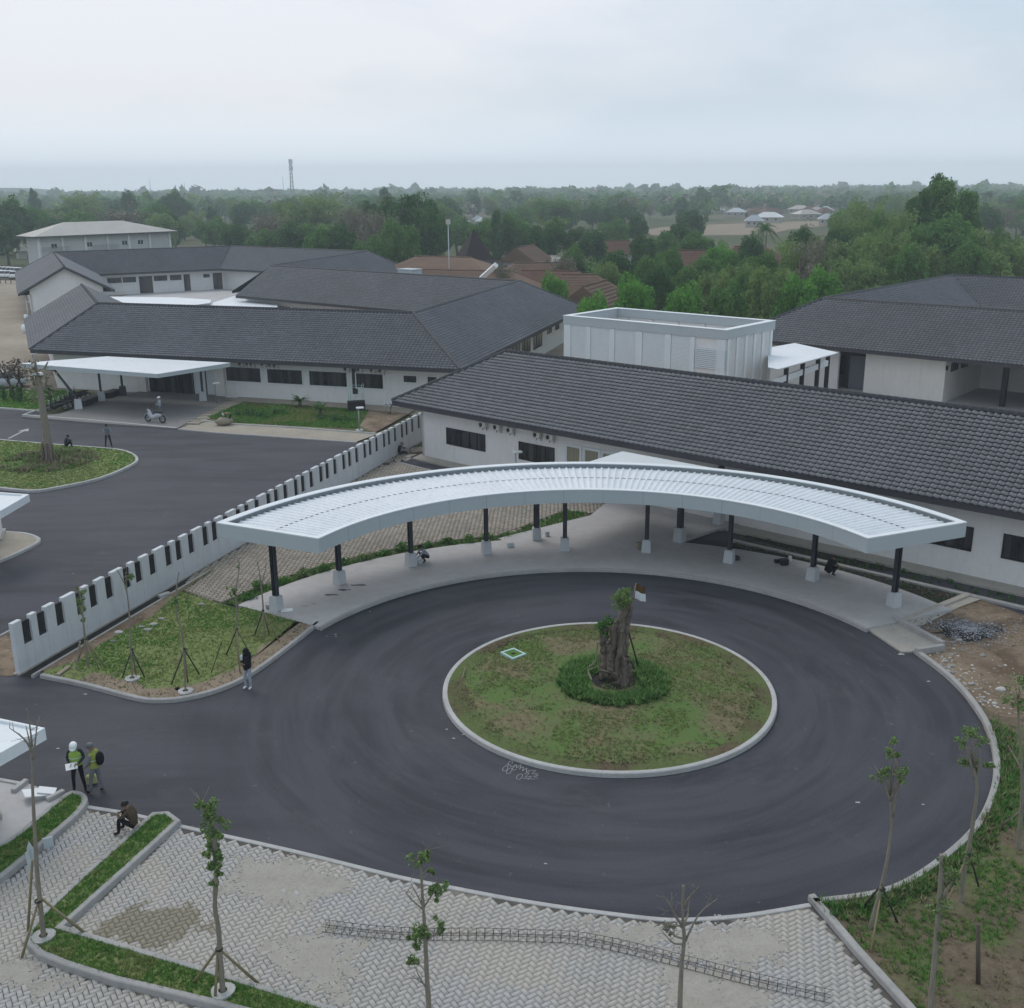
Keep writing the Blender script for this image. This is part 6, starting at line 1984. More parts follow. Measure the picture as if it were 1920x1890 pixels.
BLOCK = [np.array([(-150, 70), (-45, 70), (10, 55), (70, 40), (130, 60), (130, 140), (62, 150), (20, 118), (14, 130), (-8, 205), (-30, 215), (-60, 222), (-48, 262), (-110, 270), (-150, 230)])]
houses_xy = [(o.location.x, o.location.y) for o in bpy.data.objects if o.get('category') == 'house']
hx = np.array(houses_xy)
cnt = 0
FARL = {'dark': 'dark round tree among the hazy far woods', 'mid': 'mid-green round tree among the hazy far woods', 'bamboo': 'pale feathery tree among the hazy far woods',
        'bare': 'leafless brownish tree among the hazy far woods', 'tall': 'tall narrow tree among the hazy far woods', 'bushy': 'olive bushy tree among the hazy far woods'}
tries = 0
while cnt < 235 and tries < 9000:
    tries += 1
    d = 190 + 470 * RNG.random() ** .75
    px = RNG.uniform(-50, 1970)
    p = at_dist(px, 350, d)
    if in_poly(p[None, :2], BLOCK[0])[0]: continue
    if np.min(np.hypot(hx[:, 0] - p[0], hx[:, 1] - p[1])) < 9: continue
    if px < 370 and d < 285: continue
    if 820 < px < 1130 and d < 235: continue
    if 1330 < px < 1600 and 215 < d < 660: continue
    if 1180 < px <= 1330 and 330 < d < 520: continue
    if 840 < px < 930 and d > 300 and d < 560: continue
    kind = RNG.choice(['dark', 'mid', 'bamboo', 'bare', 'tall', 'bushy'], p=[.34, .28, .1, .08, .1, .1])
    h = RNG.uniform(6.5, 11.5) if d < 400 else RNG.uniform(8, 13.5)
    zone = ('over the two-storey roof' if px < 335 else 'left of the telecom tower' if px < 545 else 'right of the telecom tower' if px < 700
            else 'left of the pole light' if px < 840 else 'over the dark pointed roof' if px < 960 else 'above the village centre' if px < 1180
            else 'left of the bare field' if px < 1340 else 'beside the far settlement' if px < 1620 else 'behind the tallest trees' if px < 1850 else 'at the right edge')
    dd = 'front' if d < 330 else 'middle' if d < 480 else 'rear'
    plant_tree(kind, p[0], p[1], h, FARL[kind].replace('among the hazy far woods', f'in the {dd} woods {zone}'), 'trees of the hazy far woods', RNG.uniform(.9, 1.25))
    cnt += 1

# shrubs closing the gaps under the near trees
def shrub_mass(name, pts, label):
    c, r = [], []
    for x, y, h in pts:
        for k in range(7):
            c.append((x + RNG.normal(0, 1.3), y + RNG.normal(0, 1.3), h * RNG.uniform(.25, .85))); r.append(RNG.uniform(.7, 1.4))
    V = leaf_cloud(c, r, 110, .26)
    half = RNG.integers(0, 3, len(V) // 4)
    o = link(name, mesh_np(name, V, quads(V), [MAT['leaf_mid'], MAT['leaf_dark'], MAT['leaf_bushy'] if 'leaf_bushy' in MAT else MAT['leaf_bamboo']], half))
    return tag(o, label, 'undergrowth', kind='stuff')
pts = []
while len(pts) < 330:
    d = RNG.uniform(104, 215); px = RNG.uniform(900, 1960) if len(pts) < 230 else RNG.uniform(330, 830)
    if len(pts) >= 230: d = RNG.uniform(198, 240)
    p = at_dist(px, 350, d)
    if in_poly(p[None, :2], BLOCK[0])[0] or np.min(np.hypot(hx[:, 0] - p[0], hx[:, 1] - p[1])) < 8.5: continue
    rel = p[:2] - np.array(e0)
    if np.dot(rel, uA) > -9 and np.dot(rel, nA) < 42: continue
    if p[0] < 40 and d < 95: continue
    pts.append((p[0], p[1], RNG.uniform(2.0, 4.5)))
shrub_mass('undergrowth', pts, 'dense undergrowth filling the gaps below the trees')

# far-off woods that read as one mass
def far_woods(n, d0, d1, leaves, size, hmin, hmax, pw_):
    d = d0 + (d1 - d0) * RNG.random(n) ** pw_
    px = RNG.uniform(-150, 2070, n)
    x = (px - CXP) / F_PX * d
    k = ~((px > 1345) & (px < 1600) & (d < 700)) 
    # clearings
    k &= fnoise(np.c_[x, d], 1 / 260.0) > .30
    x, d = x[k], d[k]; n = len(x)
    h = RNG.uniform(hmin, hmax, n) * np.where(RNG.random(n) < .04, 1.45, 1)
    c = np.c_[x, d, h * .60]
    L = leaves
    C = np.repeat(c, L, 0); HH = np.repeat(h, L)
    dr = RNG.normal(0, 1, (n * L, 3)); dr /= np.linalg.norm(dr, axis=1)[:, None]
    q = (.55 + .45 * RNG.random(n * L))
    p = C + dr * q[:, None] * np.c_[HH * .46, HH * .46, HH * .40]
    nr = dr + RNG.normal(0, .45, dr.shape) + np.array([0, 0, .35]); nr /= np.linalg.norm(nr, axis=1)[:, None]
    a = np.cross(nr, RNG.normal(0, 1, nr.shape)); a /= np.linalg.norm(a, axis=1)[:, None]; b = np.cross(nr, a)
    s = size * (.6 + .8 * RNG.random(n * L)) * HH / 10
    V = np.stack([p - a * s[:, None], p - b * s[:, None] * .8, p + a * s[:, None], p + b * s[:, None] * .8], 1).reshape(-1, 3)
    mi = np.repeat(RNG.choice(4, n, p=[.5, .32, .08, .10]), L)
    return V, mi
V1, m1 = far_woods(2300, 560, 1500, 46, 1.55, 7, 12.5, .8)
V2, m2 = far_woods(1500, 1400, 2300, 20, 3.2, 9, 15.5, 1.0)
V = np.r_[V1, V2]; mi = np.r_[m1, m2]
tag(link('far_woods', mesh_np('far_woods', V, quads(V), [MAT['leaf_dark'], MAT['leaf_mid'], MAT['leaf_bamboo'], MAT['twig_tan']], mi)), 'far woods fading into blue haze towards the horizon', 'woods', kind='stuff')

# low hill on the left horizon
mb = MB()
hp = []
for k in range(41):
    t = k / 40
    hp.append((-1180 + 330 * t, 2180, 8 + 15 * math.sin(math.pi * t) ** 1.3 * (1 + .12 * math.sin(9 * t))))
for (x0, y0, h0), (x1, y1, h1) in zip(hp[:-1], hp[1:]):
    mb.add([(x0, y0, -1), (x1, y1, -1), (x1, y1 + 50, h1), (x0, y0 + 50, h0), (x1, y1 + 110, -1), (x0, y0 + 110, -1)], [(0, 1, 2, 3), (3, 2, 4, 5)], True)
tag(mb.build('hill', MAT['hill_far']), kind='structure')
# bare field before the far settlement
sheet('field', px_poly([(1195, 434), (1240, 426), (1330, 421), (1500, 415), (1570, 414), (1560, 422), (1480, 430), (1440, 440), (1300, 441), (1200, 440)], -.03), -.03, MAT['dirt'])

# masts, pole light and telecom tower
def mast(px, top, dist, r, label, name='mast', tower=False):
    p = at_dist(px, top, dist); H = p[2]
    e = empty(name, (p[0], p[1], -.06), label, 'tower' if tower else 'mast')
    if not tower:
        mb = MB(); mb.tube([(0, 0, 0), (0, 0, H)], [r, r * .5], 6); o = mb.build('pole', MAT['metal_grey'], None); o.parent = e
        return e
    mb = MB(); w0_, w1_ = 1.5, .55
    n_ = 12
    for k in range(n_):
        z0, z1 = H * k / n_, H * (k + 1) / n_
        a, b = w0_ + (w1_ - w0_) * k / n_, w0_ + (w1_ - w0_) * (k + 1) / n_
        cs0 = [(-a, -a), (a, -a), (a, a), (-a, a)]; cs1 = [(-b, -b), (b, -b), (b, b), (-b, b)]
        for i in range(4):
            mb.tube([(*cs0[i], z0), (*cs1[i], z1)], .20, 4, cap=False)
            mb.tube([(*cs0[i], z0), (*cs1[(i + 1) % 4], z1)], .11, 4, cap=False)
            mb.tube([(*cs0[i], z0), (*cs0[(i + 1) % 4], z0)], .11, 4, cap=False)
    o = mb.build('lattice', MAT['metal_grey'], None); o.parent = e
    mb = MB()
    for k in range(3):
        t = k * 2.09
        for zz in (H - 2, H - 7): mb.box((math.cos(t) * 1.5, math.sin(t) * 1.5, zz), (.7, .7, 3.4), t)
    o = mb.build('antenna', MAT['car_white'], None); o.parent = e
    return e
mast(544, 298, 900, .6, 'tall lattice telecom tower on the horizon left of centre', 'telecom_tower', True)
mast(530, 331, 900, .30, 'thin mast just left of the telecom tower')
mast(280, 334, 1100, .35, 'thin mast on the left horizon, left of the other thin mast')
mast(345, 341, 1150, .32, 'thin mast on the left horizon, nearest the large round tree top')
p = at_dist(840, 411, 178)
e = empty('pole_light', (p[0], p[1], -.06), 'tall slim pole light standing before the village trees', 'street lamp')
mb = MB(); mb.tube([(0, 0, 0), (0, 0, p[2])], [.11, .08], 6); o = mb.build('pole', MAT['zinc'], None); o.parent = e
mb = MB(); mb.box((0, 0, p[2] - .35), (.62, .5, .75), .3); o = mb.build('light_box', MAT['beige_roof'], None); o.parent = e
# white flashing on the brown roof and small rooftop tank block
q0_, q1_ = at(902, 522, 5.2), at(930, 497, 7.2)
mb = MB(); mb.tube([q0_, q1_], .42, 4, smooth=False)
tag(mb.build('roof_flashing', MAT['car_white']), 'slanting white metal flashing lying on the brown village roof', 'flashing')
flat_slab('flat_roof_shed', [(785, 512), (872, 512), (840, 520), (760, 524)], 4.4, .3, 'flat pale roof slab beyond the middle wing, beside the pole light', 'shed', 'beige_roof')
q = at(768, 506, 7.2)
mb = MB(); mb.box((q[0], q[1], 6.75), (2.6, 1.8, 1.0), -.7); mb.box((q[0], q[1], 7.3), (2.8, 2.0, .1), -.7)
tag(mb.build('rooftop_block', MAT['fascia_grey']), 'grey block with pale top on the rear roof hip', 'rooftop block')

# ------------------------------------------------------------ young staked trees
def leaf_tuft(centers, radii, per, size, mat, name, parent):
    V = leaf_cloud(centers, radii, per, size, up=.3)
    o = link(name, mesh_np(name, V, quads(V), MAT[mat]), parent)
    return o

def young_tree(base, trunk, label, branches=(), leaves=(), stakes=(), r0=.06, r1=.018, bark='bark_pale', leaf='leaf_young', lsize=.06, per=60,
               ring=False, stake_mat='bamboo', jitter=.12, tie=None, stake_r=.028, zb=.1):
    """everything is read off the photograph in the upright plane through the foot of the tree"""
    b = at(*base, zb); r0 *= .80; r1 *= .85; bark = 'bark_pale'
    nrm = np.array([b[0], b[1], 0]) / np.hypot(b[0], b[1])
    e = empty('young_tree', tuple(b), label, 'young tree', 'young staked trees')
    dep = lambda: RNG.normal(0, jitter)
    def pl(q, off=0.0):
        return on_plane(q[0], q[1], b + nrm * off, nrm)
    mb = MB()
    pts = [b - np.array([0, 0, .1]), b] + [pl(q) for q in trunk]
    pts = [np.array(q) for q in smooth_line(pts[1:], 4)]
    n_ = len(pts)
    mb.tube([pts[0] - np.array([0, 0, .15])] + pts, [r0 * 1.15] + [r0 + (r1 - r0) * (k / (n_ - 1)) ** .9 * (1 + .0 * k) + RNG.normal(0, .003) for k in range(n_)], 8)
    mb.build('trunk', MAT[bark], e)
    for br in branches:
        off = dep() * 2
        q = [pl(br[0])] + [pl(p, off * (i + 1) / (len(br) - 1)) for i, p in enumerate(br[1:])]
        q = smooth_line(q, 3)
        m2 = MB(); m2.tube(q, list(np.linspace(r1 * 1.25, r1 * .3, len(q))), 5)
        for k in range(3):
            i = RNG.integers(len(q) // 2, len(q)); p = np.array(q[i])
            m2.tube([p, p + np.array([RNG.normal(0, .18), RNG.normal(0, .18), RNG.uniform(.05, .3)])], [r1 * .35, .003], 4)
        m2.build('branch', MAT[bark], e)
    if leaves:
        C, Rr = [], []
        for x, y, r_ in leaves:
            p = pl((x, y), dep())
            pxm = F_PX / math.hypot(b[0], b[1], CAM_H)
            rr_ = r_ / pxm
            for k in range(5):
                C.append(p + RNG.normal(0, rr_ * .6, 3)); Rr.append(rr_ * RNG.uniform(.4, .8))
        leaf_tuft(C, Rr, int(per * .55), lsize * .55, leaf, 'foliage', e)
        m2 = MB()
        for c in C[::2]:
            k = min(range(n_), key=lambda i: np.linalg.norm(pts[i] - c))
            m2.tube([pts[k], (pts[k] + c) / 2 + np.array([0, 0, .03]), c], [.010, .007, .003], 4)
        tag(m2.build('twigs', MAT[bark], e), kind='stuff')
    for st in stakes:
        f = at(*st[0], .08)
        t_ = pl(st[1]) if len(st) > 1 and st[1] else pl(tie)
        m2 = MB(); d_ = (t_ - f); m2.tube([f - d_ * .03, f + d_ * .5, t_ + d_ * .05], [stake_r, stake_r * .95, stake_r * .85], 6)
        m2.build('stake', MAT[st[2] if len(st) > 2 else stake_mat], e)
    if tie is not None:
        p = pl(tie); m2 = MB(); m2.torus(tuple(p), r0 * 1.15, .012, 'Z', 12, 5); m2.torus((p[0], p[1], p[2] + .03), r0 * 1.1, .012, 'Z', 12, 5); m2.build('tie', MAT['stake_dark'], e)
    if ring:
        m2 = MB(); n2 = 18
        ri, ro = .10, .27
        vs, fs = [], []
        for k in range(n2):
            a = 6.283 * k / n2
            for r_, z_ in ((ri, .06), (ro * (1 + .06 * math.sin(3 * a)), .05), (ro * 1.03, -.03)):
                vs.append((b[0] + r_ * math.cos(a), b[1] + r_ * math.sin(a), b[2] + z_))
        for k in range(n2):
            k2 = (k + 1) % n2
            for j in range(2): fs.append((k * 3 + j, k2 * 3 + j, k2 * 3 + j + 1, k * 3 + j + 1)[::-1])
        m2.add(vs, fs); m2.build('planting_ring', MAT['kerb_white'], e)
    return e

# wedge lawn
young_tree((165, 1250), [(160, 1205), (156, 1165), (153, 1130), (146, 1103), (137, 1074)], 'leafy young tree nearest the fence end on the wedge lawn', leaves=[(153, 1108, 7), (154, 1125, 6), (155, 1142, 5), (156, 1160, 4)],
           stakes=[((141, 1254),), ((200, 1255),), ((186, 1256),)], tie=(161, 1198), r0=.055, r1=.03, lsize=.07, zb=.12)
young_tree((248, 1273), [(246, 1220), (243, 1160), (239, 1118), (232, 1092), (219, 1068)], 'young tree with one side twig, second from the fence end on the wedge lawn', branches=[((238, 1110), (236, 1085), (236, 1072))], leaves=[(246, 1080, 4), (241, 1083, 3)],
           stakes=[((229, 1272), None, 'stake_dark'), ((272, 1272), None, 'stake_dark'), ((256, 1270),)], tie=(247, 1218), r0=.05, r1=.02, ring=True, zb=.12)
young_tree((348, 1297), [(345, 1225), (340, 1180), (331, 1155), (330, 1120), (333, 1085), (336, 1072)], 'young tree in the middle of the wedge lawn on dark stakes', leaves=[(324, 1124, 8), (330, 1128, 6)], branches=[((331, 1140), (328, 1125), (318, 1112))],
           stakes=[((321, 1284), None, 'stake_dark'), ((374, 1264), None, 'stake_dark'), ((352, 1280),)], tie=(346, 1218), r0=.05, r1=.02, ring=True, zb=.12)
young_tree((448, 1243), [(445, 1200), (444, 1150), (442, 1110), (448, 1070), (446, 1048), (432, 1041)], 'bent young tree beside the walk end on the wedge lawn', branches=[((443, 1120), (436, 1105), (433, 1098))], leaves=[(434, 1106, 5), (437, 1115, 4), (447, 1062, 2)],
           stakes=[((424, 1228), None, 'stake_dark'), ((467, 1222),), ((450, 1262),)], tie=(444, 1180), r0=.05, r1=.018, zb=.12)
young_tree((495, 1200), [(494, 1150), (491, 1110), (489, 1092)], 'forked bare young tree at the end of the covered walk', branches=[((489, 1092), (486, 1070), (483, 1056)), ((490, 1095), (497, 1070), (499, 1052))],
           stakes=[((477, 1192), None, 'stake_dark'), ((523, 1203),), ((505, 1190),)], tie=(493, 1145), r0=.05, r1=.03, zb=.12)
# foreground
young_tree((82, 1757), [(76, 1700), (70, 1640), (66, 1570), (63, 1520), (61, 1470), (61, 1420), (58, 1400)], 'bare-topped young tree in the corner of the angled planter, lower left',
           branches=[((61, 1440), (56, 1395), (48, 1360)), ((61, 1425), (66, 1390), (70, 1350)), ((60, 1410), (45, 1385), (18, 1365)), ((60, 1400), (57, 1370), (52, 1335))],
           stakes=[((165, 1754), (82, 1688)), ((42, 1792), (72, 1690)), ((52, 1752), (60, 1620))], tie=(72, 1690), r0=.085, r1=.03, ring=True, bark='bark', zb=.17, stake_r=.035)
young_tree((418, 1860), [(413, 1800), (410, 1745), (403, 1700), (405, 1640), (402, 1580), (398, 1545), (388, 1520), (376, 1505)], 'crooked young tree thickly leaved up the stem, in the planter at the bottom left',
           leaves=[(376, 1506, 7), (390, 1520, 11), (397, 1538, 14), (401, 1555, 14), (404, 1572, 13), (400, 1590, 9), (394, 1600, 8), (408, 1606, 8), (400, 1622, 7), (409, 1640, 6), (403, 1655, 5), (410, 1625, 6)], branches=[((388, 1522), (380, 1510), (374, 1502))],
           stakes=[((361, 1846), (406, 1782)), ((482, 1842), (414, 1782)), ((403, 1878), (408, 1785))], tie=(411, 1780), r0=.085, r1=.045, ring=True, per=120, lsize=.062, zb=.17, bark='bark', stake_r=.036)
young_tree((806, 1912), [(801, 1840), (798, 1775), (795, 1720), (792, 1680), (790, 1640), (788, 1612)], 'young tree with four leaf tufts at the bottom centre-left on the paving',
           branches=[((794, 1702), (812, 1675), (826, 1655)), ((793, 1705), (775, 1690), (757, 1668)), ((793, 1700), (784, 1682), (770, 1655)), ((798, 1765), (812, 1755), (828, 1745)), ((801, 1855), (788, 1835), (776, 1808)), ((801, 1850), (790, 1842), (776, 1832)), ((790, 1625), (798, 1600), (801, 1586))],
           leaves=[(789, 1612, 12), (802, 1605, 6), (824, 1660, 10), (816, 1676, 9), (782, 1748, 10), (796, 1752, 10), (778, 1762, 9), (828, 1740, 9), (776, 1805, 7), (809, 1635, 4)], r0=.075, r1=.022, per=75, zb=.03, lsize=.07)
young_tree((1274, 1912), [(1276, 1850), (1279, 1800), (1283, 1760), (1280, 1715), (1281, 1680), (1281, 1660)], 'nearly leafless young tree at the bottom centre-right on the paving',
           branches=[((1284, 1760), (1265, 1755), (1250, 1735)), ((1283, 1770), (1262, 1768), (1247, 1752)), ((1282, 1740), (1266, 1715), (1250, 1685)), ((1285, 1765), (1310, 1715), (1345, 1685)), ((1281, 1700), (1295, 1680), (1309, 1664)), ((1281, 1735), (1290, 1715), (1290, 1702)), ((1280, 1738), (1262, 1712), (1256, 1690))],
           leaves=[(1250, 1738, 7), (1256, 1745, 5)], leaf='twig_tan', r0=.075, r1=.028, per=50, zb=.03)
# right-hand lawn
young_tree((1632, 1740), [(1645, 1690), (1658, 1640), (1667, 1590), (1672, 1540), (1670, 1500)], 'tall slanting forked young tree leaning over the kerb on the right-hand lawn', branches=[((1670, 1502), (1660, 1475), (1652, 1455)), ((1670, 1500), (1681, 1475), (1690, 1456)), ((1673, 1530), (1681, 1490), (1684, 1460)), ((1684, 1470), (1682, 1430), (1674, 1412))],
           leaves=[(1649, 1448, 9), (1661, 1450, 7), (1692, 1450, 10), (1690, 1458, 8), (1668, 1414, 7), (1676, 1391, 6), (1684, 1415, 3), (1636, 1748, 6), (1655, 1690, 5)], stakes=[((1632, 1788), (1651, 1680)), ((1683, 1730), (1655, 1665), 'stake_dark'), ((1619, 1700), (1652, 1660), 'stake_dark')], r0=.075, r1=.035, tie=(1654, 1668), zb=.1)
young_tree((1802, 1690), [(1808, 1630), (1818, 1580), (1826, 1530), (1832, 1480), (1825, 1440)], 'leafy-topped young tree close to the kerb on the right-hand lawn', branches=[((1828, 1460), (1818, 1420), (1812, 1400)), ((1830, 1470), (1836, 1430), (1838, 1390))],
           leaves=[(1815, 1372, 11), (1830, 1378, 11), (1805, 1392, 9), (1836, 1390, 8), (1815, 1428, 8), (1828, 1430, 8), (1856, 1433, 6), (1816, 1602, 9)], stakes=[((1762, 1722), (1808, 1618)), ((1835, 1662), (1820, 1608), 'stake_dark')], r0=.085, r1=.04, tie=(1813, 1600), zb=.1)
young_tree((1743, 1912), [(1748, 1850), (1754, 1780), (1760, 1700), (1764, 1640), (1765, 1602)], 'sturdy lopped young tree sprouting at mid-height, bottom right', leaves=[(1775, 1703, 13), (1750, 1700, 8), (1790, 1648, 9), (1766, 1615, 7), (1785, 1640, 8), (1762, 1755, 5)], branches=[((1760, 1700), (1775, 1702), (1792, 1705)), ((1762, 1690), (1778, 1665), (1790, 1648))], r0=.09, r1=.05, bark='bark', zb=.1)
young_tree((1909, 1592), [(1913, 1540), (1917, 1480), (1914, 1420), (1910, 1350), (1908, 1310)], 'tall young tree at the right edge above the lawn', branches=[((1915, 1440), (1900, 1415), (1890, 1398)), ((1916, 1520), (1895, 1535), (1880, 1545))], leaves=[(1905, 1290, 14), (1916, 1282, 12), (1898, 1310, 9), (1912, 1320, 8)], r0=.085, r1=.03, zb=.1)
tag(MB().tube([at(1834, 1845, .08), at(1834, 1735, 0) * 0 + on_plane(1834, 1733, at(1834, 1845, .08), np.array([0, 1, 0]))], [.055, .045], 7).build('wooden_post', MAT['bark']), 'short weathered post standing alone on the right-hand lawn', 'post')

# lopped tree on the left island
b = at(91, 866, .13)
e = empty('lopped_tree', tuple(b), 'thick lopped tree trunk standing on the oval island at left', 'tree')
nrm = np.array([b[0], b[1], 0]) / np.hypot(b[0], b[1])
pl = lambda x, y, o=0: on_plane(x, y, b + nrm * o, nrm)
mb = MB(); pts = [np.array(q) for q in smooth_line([b, pl(88, 820), pl(82, 780), pl(75, 730), pl(70, 705)], 4)]
mb.tube([b - np.array([0, 0, .3])] + pts, [.42, .34, .30, .28, .27, .26, .25, .24, .24, .23, .22, .22, .21, .20, .20, .19, .18, .15], 10)
mb.build('trunk', MAT['bark_pale'], e)
mb = MB()
for k in range(5):
    t = k * 1.26 + .3
    mb.tube([b + np.array([math.cos(t) * .9, math.sin(t) * .6, -.1]), b + np.array([math.cos(t) * .32, math.sin(t) * .32, .3]), b + np.array([math.cos(t) * .3, math.sin(t) * .3, 1.3])], [.10, .13, .08], 6)
mb.build('root', MAT['bark'], e)
for br in ([(74, 740), (64, 720), (60, 700), (58, 690)], [(72, 715), (84, 690), (90, 678)], [(70, 706), (66, 680), (67, 662)], [(76, 735), (86, 720), (88, 705)]):
    m2 = MB(); m2.tube(smooth_line([pl(*br[0])] + [pl(*q, RNG.normal(0, .3)) for q in br[1:]], 3), list(np.linspace(.12, .03, 3 * (len(br) - 1) + 1)), 6); m2.build('branch', MAT['bark_pale'], e)
C = [pl(x, y, RNG.normal(0, .4)) for x, y in ((60, 700), (58, 715), (62, 728), (88, 700), (86, 715), (55, 690), (64, 690), (84, 735), (66, 745))]
leaf_tuft(C, [.55] * len(C), 26, .12, 'twig_tan', 'foliage', e)
for f in ((110, 862), (75, 856), (98, 852)):
    q = at(*f, .13); m2 = MB(); m2.tube([q, pl(92, 835)], .06, 6); m2.build('stake', MAT['timber'], e)
m2 = MB(); m2.box(tuple(pl(69.5, 701)), (.75, .5, .14), .3); m2.build('lamp_head', MAT['car_white'], e)
# small dark leafless trees beside the parked car at left
def small_tree(px, py, h, label, mat='bark', leaf='bark_old', spread=1.0):
    c = at(px, py, 0)
    e = empty('small_tree', tuple(c), label, 'tree', 'small dark trees at the left edge')
    mb = MB(); mb.tube([(c[0], c[1], -.1), (c[0] + .1, c[1], h * .35), (c[0] - .05, c[1] + .1, h * .6)], [.11, .08, .06], 6)
    for k in range(12):
        t = RNG.random() * 6.283
        mb.tube([(c[0], c[1], h * RNG.uniform(.35, .6)), (c[0] + math.cos(t) * spread * .6, c[1] + math.sin(t) * spread * .6, h * .75), (c[0] + math.cos(t) * spread * 1.1, c[1] + math.sin(t) * spread * 1.1, h * RNG.uniform(.8, 1.05))], [.05, .03, .012], 4)
    mb.build('trunk', MAT[mat], e)
    C = [np.array([c[0], c[1], 0]) + np.array([RNG.normal(0, spread * .5), RNG.normal(0, spread * .5), h * RNG.uniform(.6, 1)]) for k in range(10)]
    leaf_tuft(C, [.5] * 10, 22, .13, leaf, 'foliage', e)
small_tree(40, 746, 3.4, 'dark twiggy tree beside the parked car, nearest the porch')
small_tree(20, 745, 3.3, 'dark twiggy tree beside the parked car, nearest the left edge')
for k, (x, y) in enumerate(((8, 752), (27, 752), (38, 755), (93, 752))):
    c = at(x, y, .04); e = empty('clipped_shrub', tuple(c), ['narrow upright shrub at the left edge of the motorcycle lawn', 'narrow upright shrub in the middle of the motorcycle lawn', 'narrow upright shrub right of the middle one on the motorcycle lawn', 'narrow upright shrub nearest the motorcycles on the lawn'][k], 'shrub', 'narrow shrubs on the motorcycle lawn')
    leaf_tuft([c + np.array([0, 0, z]) for z in (.3, .6, .9, 1.2)], [.26, .28, .24, .18], 60, .09, 'leaf_dark', 'foliage', e)
    m2 = MB(); m2.tube([c, c + np.array([0, 0, 1.1])], .025, 5); m2.build('stem', MAT['bark'], e)
# plants on the window-wall lawn
def cycad(px, py, h, label):
    c = at(px, py, .09); e = empty('cycad', tuple(c), label, 'plant')
    mb = MB(); mb.tube([c, c + np.array([0, 0, h * .45])], [.16, .13], 8); mb.build('trunk', MAT['bark'], e)
    mb = MB()
    for k in range(34):
        t = RNG.random() * 6.283; up = RNG.uniform(.3, 1.3); L = RNG.uniform(.6, .95)
        P_ = [Vector((c[0] + math.cos(t) * L * q, c[1] + math.sin(t) * L * q, c[2] + h * .45 + L * (up * q - .55 * q * q))) for q in (0, .35, .7, 1)]
        for i in range(3):
            d = P_[i + 1] - P_[i]; s_ = d.cross(Vector((0, 0, 1))).normalized() * (.09, .11, .06)[i]
            mb.add([P_[i] - s_, P_[i + 1] - s_ * .6, P_[i + 1] + s_ * .6, P_[i] + s_], [(0, 1, 2, 3)])
    mb.build('frond', MAT['leaf_dark'], e)
cycad(563, 764, 1.1, 'small dark cycad palm on the lawn, left of the other cycad'); cycad(601, 781, 1.35, 'small cycad palm on the lawn, nearer the road than the other cycad')
for k, (x, y, w_) in enumerate(((470, 778, 1.5), (495, 780, 1.2), (640, 790, 1.6), (520, 774, .9))):
    c = at(x, y, .09); e = empty('bush', tuple(c), ['low dark bush on the window-wall lawn, farthest left', 'low bush beside the leftmost dark bush on the lawn', 'low wide bush near the lamp post on the lawn', 'small bush left of the cycads on the lawn'][k], 'bush', 'low bushes on the window-wall lawn')
    leaf_tuft([c + np.array([RNG.normal(0, w_ * .4), RNG.normal(0, w_ * .4), .22]) for q in range(9)], [.34] * 9, 40, .10, 'leaf_dark' if k % 2 == 0 else 'leaf_mid', 'foliage', e)
    m2 = MB(); m2.tube([c, c + np.array([0, 0, .4])], .03, 5); m2.build('stem', MAT['bark'], e)
# plants along the curved strip
k = 0
for th in np.linspace(R(149), R(104), 13):
    q = RING + np.array([math.cos(th), math.sin(th)]) * (17.45 + RNG.normal(0, .12))
    e = empty('bedding_plant', (q[0], q[1], .06), 'small leafy bedding plant in the curved strip beside the block paving', 'plant', 'bedding plants in the curved strip')
    hh = RNG.uniform(.18, .34)
    leaf_tuft([np.array([q[0] + RNG.normal(0, .12), q[1] + RNG.normal(0, .12), .06 + hh * RNG.uniform(.4, 1)]) for j in range(6)], [.2] * 6, 30, .075, RNG.choice(['leaf_young', 'leaf_ground', 'leaf_mid']), 'foliage', e)
    m2 = MB(); m2.tube([(q[0], q[1], .02), (q[0], q[1], .06 + hh * .7)], .012, 5); m2.build('stem', MAT['bark'], e)

